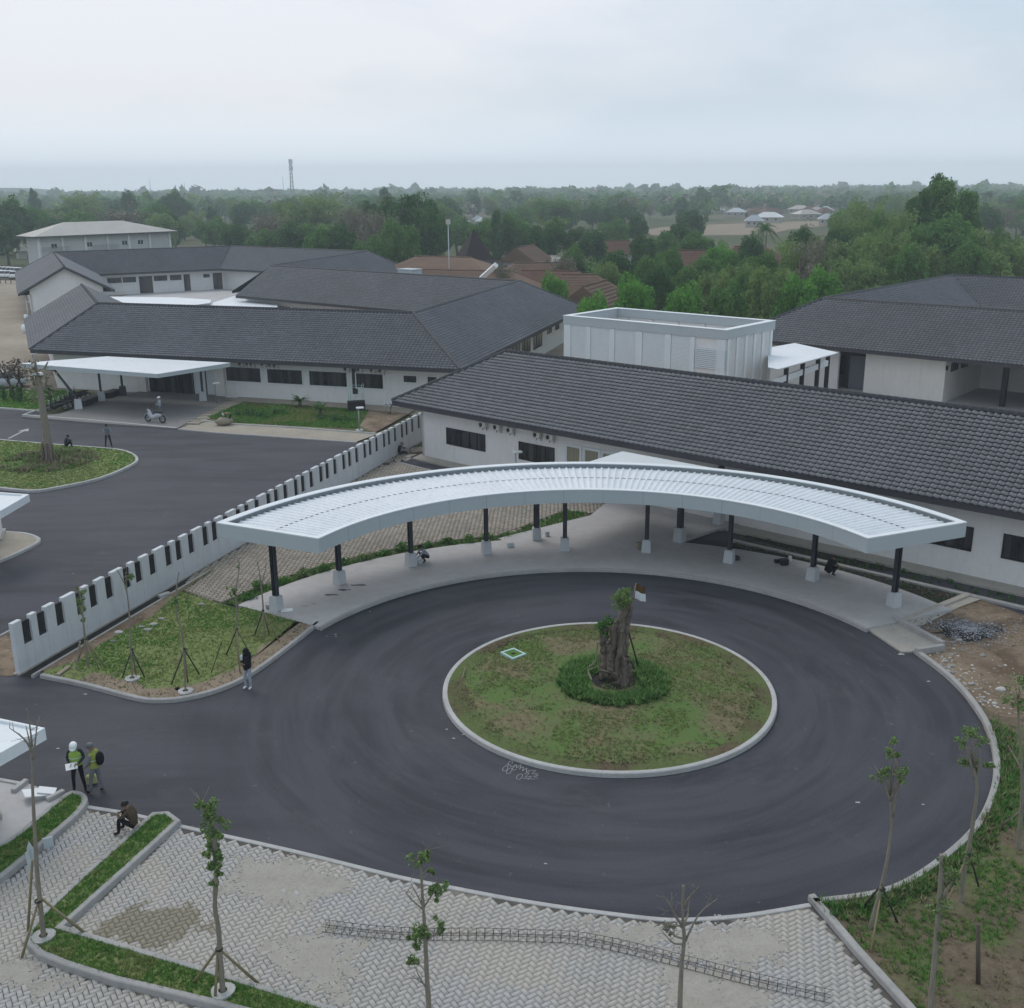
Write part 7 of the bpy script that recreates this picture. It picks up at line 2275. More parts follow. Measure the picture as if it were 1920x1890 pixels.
# ------------------------------------------------------------ old stump in the roundabout with flag
sb = np.array([stump[0], stump[1], .30])
nrm = np.array([sb[0], sb[1], 0]) / np.hypot(sb[0], sb[1]); lat = np.array([nrm[1], -nrm[0], 0])
ps = lambda x, y, o=0.0: on_plane(x, y, sb + nrm * o, nrm)
zq = lambda x, y: (1080 + x * 180 / 1361, 1080 + y * 250 / 1890)
st = empty('old_tree_stump', tuple(sb), 'gnarled many-stemmed old tree stump sprouting at the tops, in the roundabout', 'tree stump')
strands = [ # (list of zoomed points, radii, depth)
    ([(660, 1540), (640, 1300), (640, 1050), (650, 800), (660, 600), (700, 480), (740, 380), (800, 310)], (.26, .17, .15, .14, .125, .10, .08, .06), -.02),
    ([(590, 1420), (590, 1200), (585, 1000), (580, 800), (590, 660), (640, 520)], (.20, .15, .14, .14, .12, .08), .16),
    ([(700, 1450), (700, 1250), (700, 1050), (710, 850), (720, 700), (745, 560), (790, 420)], (.17, .11, .10, .10, .10, .08, .05), .12),
    ([(520, 1400), (500, 1250), (510, 1080), (530, 900), (540, 740), (560, 660)], (.20, .15, .13, .12, .11, .06), -.10),
    ([(420, 1380), (410, 1200), (410, 1050), (400, 900), (395, 790), (390, 730)], (.20, .16, .15, .15, .15, .13), .05),
    ([(480, 1300), (480, 1120), (465, 980), (455, 930)], (.13, .10, .08, .07), -.20),
    ([(680, 1560), (690, 1380), (690, 1240), (680, 1130)], (.18, .12, .09, .04), -.26),
    ([(500, 1350), (495, 1250), (495, 1160)], (.12, .09, .04), -.30),
    ([(730, 1430), (725, 1300), (720, 1190), (715, 1120)], (.13, .11, .09, .04), .0),
    ([(560, 1420), (600, 1150), (640, 950), (650, 760)], (.12, .10, .09, .07), -.18),
    ([(350, 1440), (385, 1350), (400, 1250)], (.11, .12, .10), -.05),
    ([(770, 1600), (690, 1520), (660, 1400)], (.05, .12, .12), -.22), ([(530, 1560), (600, 1510), (640, 1420)], (.05, .11, .12), -.22),
    ([(780, 1480), (740, 1420), (715, 1330)], (.05, .10, .10), .05)]
mb = MB()
for pts, rad, off in strands:
    q = [ps(*zq(*p), off) for p in pts]
    for p in q: p[2] = max(p[2], .2)
    q2 = [tuple(np.array(c) + RNG.normal(0, .022, 3)) for c in smooth_line(q, 5)]; rr_ = np.interp(np.linspace(0, len(rad) - 1, len(q2)), range(len(rad)), rad)
    seg = 11
    b0 = len(mb.v)
    mb.tube(q2, rr_, seg)
    ph = RNG.random(seg) * .5
    for i in range(len(q2)):          # fluted bark
        for k in range(seg):
            v = np.array(mb.v[b0 + i * seg + k]); c = np.array(q2[i])
            f = 1 + .24 * math.sin(k * 2.3 + ph[k] * 6 + i * .25) + RNG.normal(0, .08)
            mb.v[b0 + i * seg + k] = tuple(c + (v - c) * f)
mb.build('trunk', MAT['bark_old'], st)
def clumps(pts, r_, n, spread):
    C, Rr = [], []
    for x, y in pts:
        p = ps(*zq(x, y))
        for k in range(n): C.append(p + RNG.normal(0, spread, 3)); Rr.append(r_ * RNG.uniform(.6, 1.1))
    return C, Rr
C, Rr = clumps([(620, 300), (680, 260), (590, 360), (650, 400), (700, 330), (720, 250)], .13, 5, .10)
leaf_tuft(C, Rr, 34, .045, 'leaf_bamboo', 'foliage', st)
C, Rr = clumps([(350, 710), (400, 700), (380, 760), (330, 690), (470, 640), (520, 640), (440, 650)], .12, 4, .07)
leaf_tuft(C, Rr, 34, .045, 'leaf_ground', 'foliage', st)
mb = MB()
for k in range(26):
    p = ps(*zq(*[(580, 330), (540, 380), (640, 260), (720, 220), (600, 300)][k % 5])) + RNG.normal(0, .06, 3)
    d_ = np.array([0, 0, 1.]) * RNG.uniform(.2, 1) - lat * RNG.uniform(.0, 1) + nrm * RNG.normal(0, .4)
    d_ /= np.linalg.norm(d_); s_ = np.cross(d_, RNG.normal(0, 1, 3)); s_ /= np.linalg.norm(s_)
    L = RNG.uniform(.14, .24)
    mb.add([p, p + d_ * L * .6 + s_ * .022, p + d_ * L, p + d_ * L * .6 - s_ * .022], [(0, 1, 2, 3)])
mb.build('fresh_leaves', MAT['leaf_young'], st)
# wooden edging, props
ed = [zq(*p) for p in ((320, 1275), (165, 1335), (220, 1470))]
for a_, b_ in zip(ed[:-1], ed[1:]):
    p0, p1 = at(*a_, .42), at(*b_, .42)
    m2 = MB(); m2.tube([p0, p1], .028, 4, smooth=False); tag(m2.build('edging_board', MAT['timber']), ['pale board edging the stump pit, back left', 'pale board edging the stump pit, front left'][0 if a_ == ed[0] else 1], 'board')
m2 = MB(); m2.tube([ps(*zq(355, 1330), -.34), ps(*zq(580, 1385), -.34)], .022, 4, smooth=False); tag(m2.build('cross_stick', MAT['timber']), 'thin stick lying across the front of the old stump', 'stick')
m2 = MB(); m2.tube([ps(*zq(735, 1310), .2), ps(*zq(840, 1350), .2)], .022, 4, smooth=False); tag(m2.build('cross_stick', MAT['timber']), 'thin stick edging the stump pit on its right side', 'stick')
for (a_, b_, lb) in (((748, 790), (890, 1310), 'long dark prop pole leaning on the right side of the stump'), ((745, 1160), (835, 1330), 'short dark prop stake on the right side of the stump')):
    m2 = MB(); m2.tube([ps(*zq(*a_), .12), at(*zq(*b_), .28)], .035, 6); tag(m2.build('prop_pole', MAT['stake_dark']), lb, 'prop')
m2 = MB(); m2.tube(smooth_line([ps(*zq(180, 1290)), ps(*zq(280, 1200)), ps(*zq(290, 1080)), ps(*zq(310, 950))], 4), .028, 6); m2.tube([ps(*zq(285, 940)), ps(*zq(340, 955))], .03, 6); tag(m2.build('crooked_stick', MAT['bark_pale']), 'crooked stick standing in the plants left of the stump', 'stick')
fl = empty('flag', tuple(ps(*zq(790, 420))), 'small brown and white flag tied to the top of the stump', 'flag')
m2 = MB(); m2.tube([ps(*zq(770, 520)), ps(*zq(850, 100))], .016, 6); m2.build('flagpole', MAT['timber'], fl)
def flag_part(z0, z1, mat, nm):
    V, Fq = [], []
    nx = 8
    tl_, tr_, bl_, br_ = [np.array(ps(*zq(*p))) for p in ((850, 110), (985, 160), (835, 320), (990, 372))]
    for i in range(nx + 1):
        t = i / nx
        for z in (z0, z1):
            top = tl_ + (tr_ - tl_) * t; bot = bl_ + (br_ - bl_) * t
            V.append(top + (bot - top) * z + nrm * .05 * math.sin(t * 7 + z))
    for i in range(nx): Fq.append((2 * i, 2 * i + 1, 2 * i + 3, 2 * i + 2))
    o = link(nm, mesh_np(nm, np.array(V), np.array(Fq), MAT[mat]), fl)
flag_part(0, .48, 'flag_brown', 'upper_stripe'); flag_part(.48, 1.0, 'cloth_white', 'lower_stripe')
# manhole frame on the island
mh = at(962, 1225.5, .22)
e = empty('manhole', tuple(mh), 'square pale-teal inspection frame with green lid set in the island grass', 'manhole')
cr = [at(x, y, .27) for x, y in ((938, 1223), (963, 1215), (987, 1226), (961, 1236))]
cen = sum(cr) / 4
for i in range(4):
    a_, b_ = cr[i], cr[(i + 1) % 4]
    ia, ib = a_ + (cen - a_) * .25, b_ + (cen - b_) * .25
    m2 = MB(); m2.prism([tuple(a_[:2]), tuple(b_[:2]), tuple(ib[:2]), tuple(ia[:2])], .15, .285); m2.build('frame_side', MAT['teal_paint'], e)
m2 = MB(); m2.prism([tuple((c + (cen - c) * .24)[:2]) for c in cr], .15, .262); m2.build('lid', MAT['grass_lush'], e)
m2 = MB(); m2.box((cen[0], cen[1], .268), (.16, .12, .012), .5); m2.build('handle', MAT['dark_soil'], e)
m2 = MB(); m2.tube([at(867, 1272, .24), at(872, 1250, .24)], .014, 5); tag(m2.build('bamboo_stick', MAT['timber']), 'pale stick lying on the island grass below the manhole frame', 'stick')
# chalk scribble on the asphalt
sc0 = np.array(at(945, 1438)[:2]); sx = np.array(at(1012, 1449)[:2]) - sc0
sy = np.array([-sx[1], sx[0]]) / np.linalg.norm(sx) * .55
cu = MB()
def chalk(pts):
    P_ = [sc0 + sx * x + sy * y for x, y in pts]
    P_ = smooth_line(P_, 4)
    L_, R_ = offset_line(P_, .008), offset_line(P_, -.008)
    for i in range(len(P_) - 1): cu.quad((*R_[i], .006), (*R_[i + 1], .006), (*L_[i + 1], .006), (*L_[i], .006))
def loop(cx, cy, rx, ry, a0=0, a1=6.6): chalk([(cx + rx * math.cos(a), cy + ry * math.sin(a)) for a in np.linspace(a0, a1, 12)])
loop(.06, -.15, .06, .3); loop(.20, -.35, .06, .32); loop(.10, .5, .05, .25, 0, 5); loop(.55, -.75, .07, .3); loop(.30, .05, .05, .25, 1, 6)
chalk([(.02, .2), (.12, .3), (.2, .1), (.28, .45), (.34, .1), (.40, .5), (.44, .0)]); chalk([(.42, .1), (.5, .3), (.54, -.1), (.6, .25), (.66, -.2), (.7, .1)])
chalk([(.62, -.4), (.74, -.2), (.70, -.7), (.84, -.5), (.80, -.9)]); chalk([(.72, .05), (.86, .15), (.82, -.25), (.98, -.1)]); chalk([(.66, -.85), (.82, -.8), (.97, -.75)]); chalk([(.88, -.15), (1.0, -.35), (.9, -.45), (1.02, -.6)])
tag(cu.build('chalk_scribble', MAT['chalk']), 'white chalk scribble of loops on the asphalt below the island', 'chalk marking')
m2 = MB(); a_, b_, c_ = at(16, 822), at(33, 813), at(46, 808); 
pa_, pb_ = at(16, 822, .006), at(44, 808, .006)
d_ = (pb_ - pa_)[:2] / np.linalg.norm((pb_ - pa_)[:2]); s_ = np.array([-d_[1], d_[0]])
m2.quad((*(pa_[:2] - s_ * .09), .006), (*(pb_[:2] - s_ * .09), .006), (*(pb_[:2] + s_ * .09), .006), (*(pa_[:2] + s_ * .09), .006))
m2.add([(*(pb_[:2] + d_ * .9), .0062), (*(pb_[:2] - d_ * .1 + s_ * .42), .0062), (*(pb_[:2] - d_ * .1 - s_ * .42), .0062)], [(0, 1, 2)])
tag(m2.build('road_arrow', MAT['kerb_white']), 'white painted arrow on the left road by the oval island', 'road marking')

# ------------------------------------------------------------ rebar cage on the paving
rb = [at(x, y, .035)[:2] for x, y in ((607, 1741), (700, 1752), (800, 1757), (900, 1757), (1000, 1760), (1060, 1762), (1120, 1770), (1200, 1788), (1300, 1813), (1400, 1839), (1480, 1857), (1557, 1874))]
ln = np.array(smooth_line(rb, 10))
seg = np.r_[0, np.cumsum(np.hypot(*np.diff(ln, axis=0).T))]
rc = empty('rebar_cage', (*ln[0], .03), 'long thin rusty reinforcement cage lying across the paving', 'rebar cage')
wz = .13
La, Ra = offset_line(ln, wz), offset_line(ln, -wz)
for nm, lnn, z in (('bar', La, .05), ('bar', Ra, .05), ('bar', La, .19), ('bar', Ra, .19)):
    m2 = MB(); m2.tube([(*p, z) for p in lnn], .0075, 4, smooth=False); m2.build(nm, MAT['rust'], rc)
s = .1
while s < seg[-1]:
    i = np.searchsorted(seg, s) - 1
    f = (s - seg[i]) / (seg[i + 1] - seg[i])
    l_ = np.array(La[i]) * (1 - f) + np.array(La[i + 1]) * f; r_ = np.array(Ra[i]) * (1 - f) + np.array(Ra[i + 1]) * f
    m2 = MB(); m2.tube([(*l_, .04), (*l_, .2), (*r_, .2), (*r_, .04), (*l_, .04)], .006, 4, smooth=False); m2.build('stirrup', MAT['rust'], rc)
    s += .205

# ------------------------------------------------------------ people
def body(J, radii, bones, mats, name='person', fingers=True):
    """one continuous skin grown over a posed skeleton; every bone names the material of the faces round it"""
    names = list(J)
    me = bpy.data.meshes.new('skeleton')
    me.from_pydata([J[k] for k in names], [(names.index(a), names.index(b)) for a, b, _ in bones], [])
    ob = bpy.data.objects.new('tmp', me); COL.objects.link(ob)
    ob.modifiers.new('s', 'SKIN'); sub = ob.modifiers.new('u', 'SUBSURF'); sub.levels = sub.render_levels = 2
    sv = me.skin_vertices[0].data
    for i, k in enumerate(names):
        r = radii[k]; sv[i].radius = r if isinstance(r, tuple) else (r, r)
        sv[i].use_root = (k == 'pelvis')
    dg = bpy.context.evaluated_depsgraph_get(); dg.update()
    m = bpy.data.meshes.new_from_object(ob.evaluated_get(dg))
    bpy.data.objects.remove(ob)
    m.name = name
    ml = list(dict.fromkeys([b[2] for b in bones]))
    m.materials.clear()
    for k in ml: m.materials.append(MAT[k])
    A = np.array([J[b[0]] for b in bones]); Bv = np.array([J[b[1]] for b in bones]) - A
    mi = []
    for p in m.polygons:
        c = np.array(p.center)
        t = np.clip(((c - A) * Bv).sum(1) / ((Bv ** 2).sum(1) + 1e-9), 0, 1)
        rb_ = np.array([min(np.max(radii[b[0]]), np.max(radii[b[1]])) for b in bones])
        d = np.linalg.norm(A + Bv * t[:, None] - c, axis=1) / (rb_ + .03)
        mi.append(ml.index(bones[int(np.argmin(d))][2]))
    m.polygons.foreach_set('material_index', mi)
    m.polygons.foreach_set('use_smooth', [True] * len(m.polygons))
    m.update()
    return m

POSE = {}
def base_pose():
    return dict(pelvis=(0, 0, .94), belly=(0, .01, 1.08), chest=(0, .0, 1.28), neck=(0, -.005, 1.46), skull=(0, .02, 1.545), crown=(0, .03, 1.645),
                shL=(-.17, -.01, 1.40), elL=(-.235, -.03, 1.13), wrL=(-.22, .07, .91), haL=(-.215, .10, .83),
                shR=(.17, -.01, 1.40), elR=(.235, -.03, 1.13), wrR=(.22, .07, .91), haR=(.215, .10, .83),
                hiL=(-.09, 0, .87), knL=(-.10, .02, .48), anL=(-.105, -.01, .09), toL=(-.12, .14, .045),
                hiR=(.09, 0, .87), knR=(.10, .02, .48), anR=(.105, -.01, .09), toR=(.12, .14, .045))
RAD = dict(pelvis=(.15, .115), belly=(.14, .105), chest=(.165, .115), neck=.052, skull=(.075, .088), crown=(.07, .085),
           shL=.062, elL=.046, wrL=.033, haL=(.04, .022), shR=.062, elR=.046, wrR=.033, haR=(.04, .022),
           hiL=.09, knL=.062, anL=.046, toL=(.045, .032), hiR=.09, knR=.062, anR=.046, toR=(.045, .032))
def person(px, py, z, heading, pose, cols, label, scale=1.0, rad=None, extras=None, detail=True, group=None):
    """cols: shirt, sleeve, trousers, shoes; heading 0 = facing away from the camera, pi = towards it"""
    J = base_pose(); J.update(pose)
    r = dict(RAD); r.update(rad or {})
    sh, sl, tr, shoe = cols
    bones = [('pelvis', 'belly', sh), ('belly', 'chest', sh), ('chest', 'neck', sh), ('neck', 'skull', 'skin'), ('skull', 'crown', 'skin')]
    for s in 'LR':
        bones += [('chest', 'sh' + s, sh), ('sh' + s, 'el' + s, sl), ('el' + s, 'wr' + s, sl), ('wr' + s, 'ha' + s, 'skin'),
                  ('pelvis', 'hi' + s, tr), ('hi' + s, 'kn' + s, tr), ('kn' + s, 'an' + s, tr), ('an' + s, 'to' + s, shoe)]
    m = body(J, r, bones, cols)
    c = at(px, py, z)
    e = empty('person', tuple(c), label, 'person', group, heading)
    e.scale = (scale,) * 3
    o = bpy.data.objects.new('body', m); COL.objects.link(o); o.parent = e
    def part(mb, nm, mat):
        q = mb.build(nm, MAT[mat], None); q.parent = e; return q
    if detail:
        mb = MB()
        for s, sg in (('L', -1), ('R', 1)):
            w = Vector(J['wr' + s]); h = Vector(J['ha' + s]); d = (h - w).normalized()
            side = d.cross(Vector((0, 1, .3))).normalized()
            pn = side.cross(d).normalized()
            for k, (t, L) in enumerate(((-.030, .066), (-.010, .078), (.010, .074), (.028, .058))):
                a = h + side * t + d * .004
                mb.tube([a - d * .03, a + d * L * .45 + pn * .004, a + d * L * .8 + pn * .022, a + d * L * .92 + pn * .040], [.0095, .009, .008, .006], 6)
            a = w + d * .03
            mb.tube([a, a + side * sg * -.045 + d * .03, a + side * sg * -.055 + d * .062], [.011, .010, .007], 6)
        part(mb, 'fingers', 'skin')
        k, cr = Vector(J['skull']), Vector(J['crown'])
        up = (cr - k).normalized(); fw = Vector((0, 1, 0)); fw = (fw - up * fw.dot(up)).normalized(); rt = fw.cross(up)
        hc = k.lerp(cr, .35)
        mb = MB(); mb.tube([hc + fw * .085 + up * .02, hc + fw * .112 - up * .018, hc + fw * .09 - up * .026], [.010, .015, .012], 6)
        for sg in (-1, 1): mb.ball(tuple(hc + rt * sg * .088 - up * .01), (.014, .022, .032), 6, 5)
        part(mb, 'nose_and_ears', 'skin')
        mb = MB()
        for sg in (-1, 1): mb.ball(tuple(hc + rt * sg * .033 + fw * .086 + up * .024), .011, 6, 4)
        mb.box(tuple(hc + fw * .091 - up * .050), (.045, .012, .008))
        part(mb, 'eyes_and_mouth', 'hair')
    if extras: extras(e, J, part)
    return e
def hair_cap(J, part, mat='hair', r=1.16, down=.05):
    k, cr = Vector(J['skull']), Vector(J['crown'])
    up = (cr - k).normalized()
    c = k.lerp(cr, .55) - Vector((0, .012, 0))
    mb = MB(); M = Vector((0, 0, 1)).rotation_difference(up).to_matrix()
    mb.ball(tuple(c), (.083 * r, .1 * r, .088 * r), 12, 8, zmin=-.25, M=M); part(mb, 'hair', mat)
def helmet(J, part, mat):
    k, cr = Vector(J['skull']), Vector(J['crown'])
    up = (cr - k).normalized(); c = k.lerp(cr, .62)
    M = Vector((0, 0, 1)).rotation_difference(up).to_matrix()
    mb = MB(); mb.ball(tuple(c), (.118, .140, .125), 14, 8, zmin=-.05, M=M)
    mb.ball(tuple(c + M @ Vector((0, .05, -.015))), (.115, .165, .018), 14, 4, M=M)
    mb.tube([c + M @ Vector((0, -.12, .05)), c + M @ Vector((0, 0, .127)), c + M @ Vector((0, .12, .05))], .012, 5)
    part(mb, 'helmet', mat)
def vest(J, part, mat, low='pelvis'):
    p, b_, c, n_ = [Vector(J[k]) for k in (low, 'belly', 'chest', 'neck')]
    mb = MB()
    rings = [(p.lerp(b_, -.15), .185, .15), (b_, .175, .145), (c.lerp(b_, .35), .19, .148), (c, .195, .148), (c.lerp(n_, .55), .165, .115), (c.lerp(n_, .82), .085, .085)]
    vs, fs = [], []; seg = 16
    for q, rx, ry in rings:
        for k in range(seg):
            t = 6.283 * k / seg
            vs.append((q.x + rx * math.cos(t), q.y + ry * math.sin(t), q.z))
    for i in range(len(rings) - 1):
        for k in range(seg):
            fs.append((i * seg + k, i * seg + (k + 1) % seg, (i + 1) * seg + (k + 1) % seg, (i + 1) * seg + k))
    mb.add(vs, fs, True); part(mb, 'vest', mat)
    mb = MB(); q = c.lerp(b_, .5)
    mb.torus(tuple(q), .192, .011, 'Z', 20, 4, M=Matrix.Diagonal((1, .79, 1))); part(mb, 'reflective_band', 'cloth_white')
LEAN = dict(pelvis=(0, -.02, .94))
# hooded figure by the lawn kerb
def ex(e, J, part):
    k, cr = Vector(J['skull']), Vector(J['crown'])
    mb = MB(); mb.ball(tuple(k.lerp(cr, .4) + Vector((0, -.015, 0))), (.118, .135, .15), 14, 9)
    mb.tube([k + Vector((0, -.03, .02)), Vector(J['neck']) + Vector((0, -.05, -.03)), Vector(J['chest']) + Vector((0, -.07, .06))], [.115, .13, .14], 10); part(mb, 'headscarf', 'cloth_black')
    mb = MB(); mb.bbox((.19, .03, 1.30), (.10, .22, .22), .3, .03); part(mb, 'white_bag', 'cloth_white')
person(467, 1291, .0, R(150), dict(skull=(-.02, .04, 1.545), crown=(-.03, .06, 1.64), elL=(-.22, .06, 1.15), wrL=(-.08, .2, 1.1), haL=(-.02, .22, 1.09), elR=(.22, .05, 1.15), wrR=(.08, .2, 1.12), haR=(.02, .23, 1.11), knR=(.10, .08, .48), anR=(.105, .04, .09), toR=(.12, .2, .045)),
       ('cloth_black', 'cloth_black', 'cloth_pale', 'cloth_white'), 'person in black hooded top and pale grey trousers standing by the lawn kerb', .94, rad=dict(pelvis=(.185, .14), belly=(.185, .14), chest=(.19, .135)), extras=ex)
# two workers conferring
def ex(e, J, part):
    helmet(J, part, 'helmet_white'); vest(J, part, 'vest_green')
    mb = MB(); mb.box((.06, .30, 1.02), (.34, .24, .008), .3, M=Matrix.Rotation(R(-28), 3, 'X')); part(mb, 'paper_sheet', 'paper')
    k = Vector(J['neck']); mb = MB(); mb.torus(tuple(k + Vector((0, .01, .02))), .075, .03, 'Z', 14, 6); part(mb, 'scarf', 'leaf_ground')
person(150, 1482, .0, R(188), dict(skull=(.0, .05, 1.535), crown=(.0, .09, 1.625), elL=(-.25, .0, 1.14), wrL=(-.12, .2, 1.03), haL=(-.06, .26, 1.02), elR=(.25, .0, 1.14), wrR=(.14, .2, 1.03), haR=(.10, .27, 1.02), hiL=(-.1, 0, .87), anL=(-.17, -.01, .09), knL=(-.13, .02, .48), toL=(-.20, .13, .045), anR=(.13, .1, .09), toR=(.16, .24, .045), knR=(.12, .08, .48)),
       ('cloth_navy', 'cloth_navy', 'cloth_black', 'cloth_black'), 'worker in white helmet and bright green vest reading a white sheet', .98, extras=ex)
def ex(e, J, part):
    helmet(J, part, 'helmet_grey'); vest(J, part, 'vest_olive')
    mb = MB(); mb.ball((.02, -.20, 1.20), (.15, .12, .23), 12, 8); part(mb, 'backpack', 'cloth_black')
person(184, 1486, .0, R(78), dict(skull=(.0, .05, 1.54), crown=(.0, .085, 1.63), elL=(-.24, .02, 1.14), wrL=(-.16, .17, .98), haL=(-.14, .22, .93), wrR=(.24, .06, .9), haR=(.24, .09, .81), anL=(-.12, .16, .09), toL=(-.13, .32, .045), knL=(-.11, .12, .48), anR=(.11, -.16, .09), toR=(.12, .0, .045), knR=(.10, -.03, .48)),
       ('vest_olive', 'cloth_grey', 'cloth_grey', 'cloth_black'), 'worker in grey helmet and olive vest with black backpack, facing the other worker', .98, extras=ex)
bg = at(173, 1470, .0)
mb = MB(); mb.bbox((0, 0, .17), (.30, .14, .32), .4, .04); mb.tube([(-.06, 0, .33), (-.03, 0, .45), (.03, 0, .45), (.06, 0, .33)], .010, 5)
o = mb.build('carrier_bag', MAT['bag_yellow']); o.location = (bg[0], bg[1], 0); tag(o, 'yellow-green carrier bag standing between the two workers', 'bag')
# man seated on the planter kerb
SIT = dict(pelvis=(0, 0, .12), belly=(0, .03, .27), chest=(0, .12, .46), neck=(0, .19, .62), skull=(0, .245, .69), crown=(0, .285, .785),
           shL=(-.17, .15, .57), elL=(-.22, .34, .42), wrL=(-.08, .45, .44), haL=(-.01, .47, .44), shR=(.17, .15, .57), elR=(.22, .34, .42), wrR=(.08, .45, .43), haR=(.02, .48, .42),
           hiL=(-.10, .04, .10), knL=(-.16, .42, .36), anL=(-.15, .46, -.09), toL=(-.17, .61, -.13), hiR=(.10, .04, .10), knR=(.16, .42, .36), anR=(.15, .44, -.09), toR=(.17, .59, -.13))
def ex(e, J, part):
    hair_cap(J, part)
    k, cr = Vector(J['skull']), Vector(J['crown']); mb = MB(); mb.torus(tuple(k.lerp(cr, .6)), .098, .014, 'Y', 16, 5, M=Matrix.Rotation(R(20), 3, 'X') @ Matrix.Rotation(R(90), 3, 'Z')); part(mb, 'headband', 'cloth_khaki')
person(256, 1551, .19, R(88), SIT, ('cloth_brown', 'cloth_brown', 'cloth_black', 'cloth_black'), 'man in brown camouflage jacket sitting hunched on the planter kerb', 1.0, rad=dict(pelvis=(.17, .14), belly=(.165, .13), chest=(.175, .13)), extras=ex)
SQUAT = dict(pelvis=(0, -.06, .26), belly=(0, .03, .38), chest=(0, .16, .53), neck=(0, .25, .67), skull=(0, .31, .72), crown=(0, .37, .80),
             shL=(-.17, .2, .61), elL=(-.2, .38, .42), wrL=(-.1, .52, .26), haL=(-.08, .56, .2), shR=(.17, .2, .61), elR=(.2, .38, .42), wrR=(.1, .52, .26), haR=(.08, .56, .2),
             hiL=(-.10, -.03, .25), knL=(-.17, .33, .42), anL=(-.13, .12, .09), toL=(-.15, .28, .045), hiR=(.10, -.03, .25), knR=(.17, .33, .42), anR=(.13, .12, .09), toR=(.15, .28, .045))
hc = lambda e, J, part: hair_cap(J, part)
def hat(mat):
    def f(e, J, part):
        hair_cap(J, part, mat, 1.22)
    return f
person(801, 1053, .15, R(112), SQUAT, ('cloth_pale', 'cloth_pale', 'cloth_black', 'cloth_black'), 'man in pale shirt squatting beside a column under the curved canopy', 1.05, extras=hc)
bk = at(792, 1056, .15)
mb = MB(); mb.tube([(0, 0, 0), (0, 0, .22)], [.15, .19], 14); mb.torus((0, 0, .22), .19, .012, 'Z', 16, 4)
o = mb.build('bucket', MAT['fascia_grey']); o.location = (bk[0] - .12, bk[1] - .1, .15); tag(o, 'grey bucket in front of the squatting man under the canopy', 'bucket')
person(1552, 1080, .15, R(-60), SQUAT, ('cloth_black', 'cloth_khaki', 'cloth_black', 'cloth_black'), 'person in dark clothes crouching by the second column from the right', 1.1, extras=hc)
SITG = dict(SIT); SITG.update(knL=(-.16, .40, .20), anL=(-.13, .66, .02), toL=(-.15, .78, .08), knR=(.16, .40, .20), anR=(.13, .64, .02), toR=(.15, .76, .08), pelvis=(0, 0, .13))
person(747, 853, .0, R(-80), SITG, ('cloth_black', 'cloth_grey', 'cloth_navy', 'cloth_black'), 'person in dark clothes sitting on the ground against the white fence', 1.05, extras=hat('cloth_grey'))
WALK = dict(anL=(-.1, .22, .09), toL=(-.11, .38, .05), knL=(-.1, .16, .48), anR=(.1, -.25, .11), toR=(.1, -.1, .05), knR=(.1, -.06, .47), wrL=(-.24, -.1, .92), haL=(-.24, -.12, .84), wrR=(.24, .16, .95), haR=(.24, .2, .88))
person(204, 839, .0, R(12), dict(anL=(-.2, .0, .09), toL=(-.24, .13, .045), knL=(-.16, .02, .48), anR=(.2, .0, .09), toR=(.24, .13, .045), knR=(.16, .02, .48), elL=(-.27, .02, 1.14), wrL=(-.13, .2, 1.1), haL=(-.06, .22, 1.1), elR=(.27, .02, 1.14), wrR=(.13, .2, 1.1), haR=(.06, .22, 1.1)),
       ('cloth_grey', 'cloth_pale', 'cloth_black', 'cloth_black'), 'man in grey vest and black trousers standing with legs apart on the left road', 1.0, extras=hc)
person(122, 838, .16, R(-60), SIT, ('cloth_navy', 'cloth_navy', 'cloth_black', 'cloth_black'), 'man in dark clothes sitting on the kerb of the oval island', 1.0, extras=hc)
BEND = dict(pelvis=(0, -.12, .86), belly=(0, .02, .95), chest=(0, .22, .98), neck=(0, .38, .95), skull=(0, .45, .90), crown=(0, .53, .86), shL=(-.17, .28, .93), elL=(-.19, .36, .68), wrL=(-.12, .42, .45), haL=(-.1, .44, .38),
            shR=(.17, .28, .93), elR=(.19, .36, .68), wrR=(.12, .42, .45), haR=(.1, .44, .38), hiL=(-.09, -.1, .8), hiR=(.09, -.1, .8))
person(432, 796, .05, R(100), BEND, ('cloth_khaki', 'cloth_brown', 'cloth_black', 'cloth_black'), 'person bending over a pale sack at the verge before the lawn', .95, extras=hat('cloth_white'))
def sack(px, py, z, s, label, mat='sand', a=0):
    c = at(px, py, z); mb = MB(); mb.ball((0, 0, .24 * s), (.55 * s, .36 * s, .28 * s), 12, 8)
    for k in range(len(mb.v)):
        v = mb.v[k]; f = 1 + RNG.normal(0, .06); mb.v[k] = (v[0] * f, v[1] * f, max(0, v[2] * f))
    mb.tube([(.45 * s, 0, .3 * s), (.62 * s, 0, .36 * s)], [.12 * s, .16 * s], 8)
    o = mb.build('sack', MAT[mat]); o.location = tuple(c); o.rotation_euler = (0, 0, a); return tag(o, label, 'sack')
sack(419, 797, .04, 1.15, 'bulging pale sack on the verge beside the bending person', 'timber')
person(733, 776, .09, R(95), BEND, ('cloth_pale', 'cloth_pale', 'cloth_khaki', 'cloth_black'), 'person in pale clothes bending down at the corner of the tiled roof', .9, extras=hat('cloth_white'))
person(317, 540, .05, R(160), {}, ('cloth_navy', 'cloth_grey', 'cloth_black', 'cloth_black'), 'tiny dark standing person in the rear courtyard', 1.0, extras=hc, detail=False)
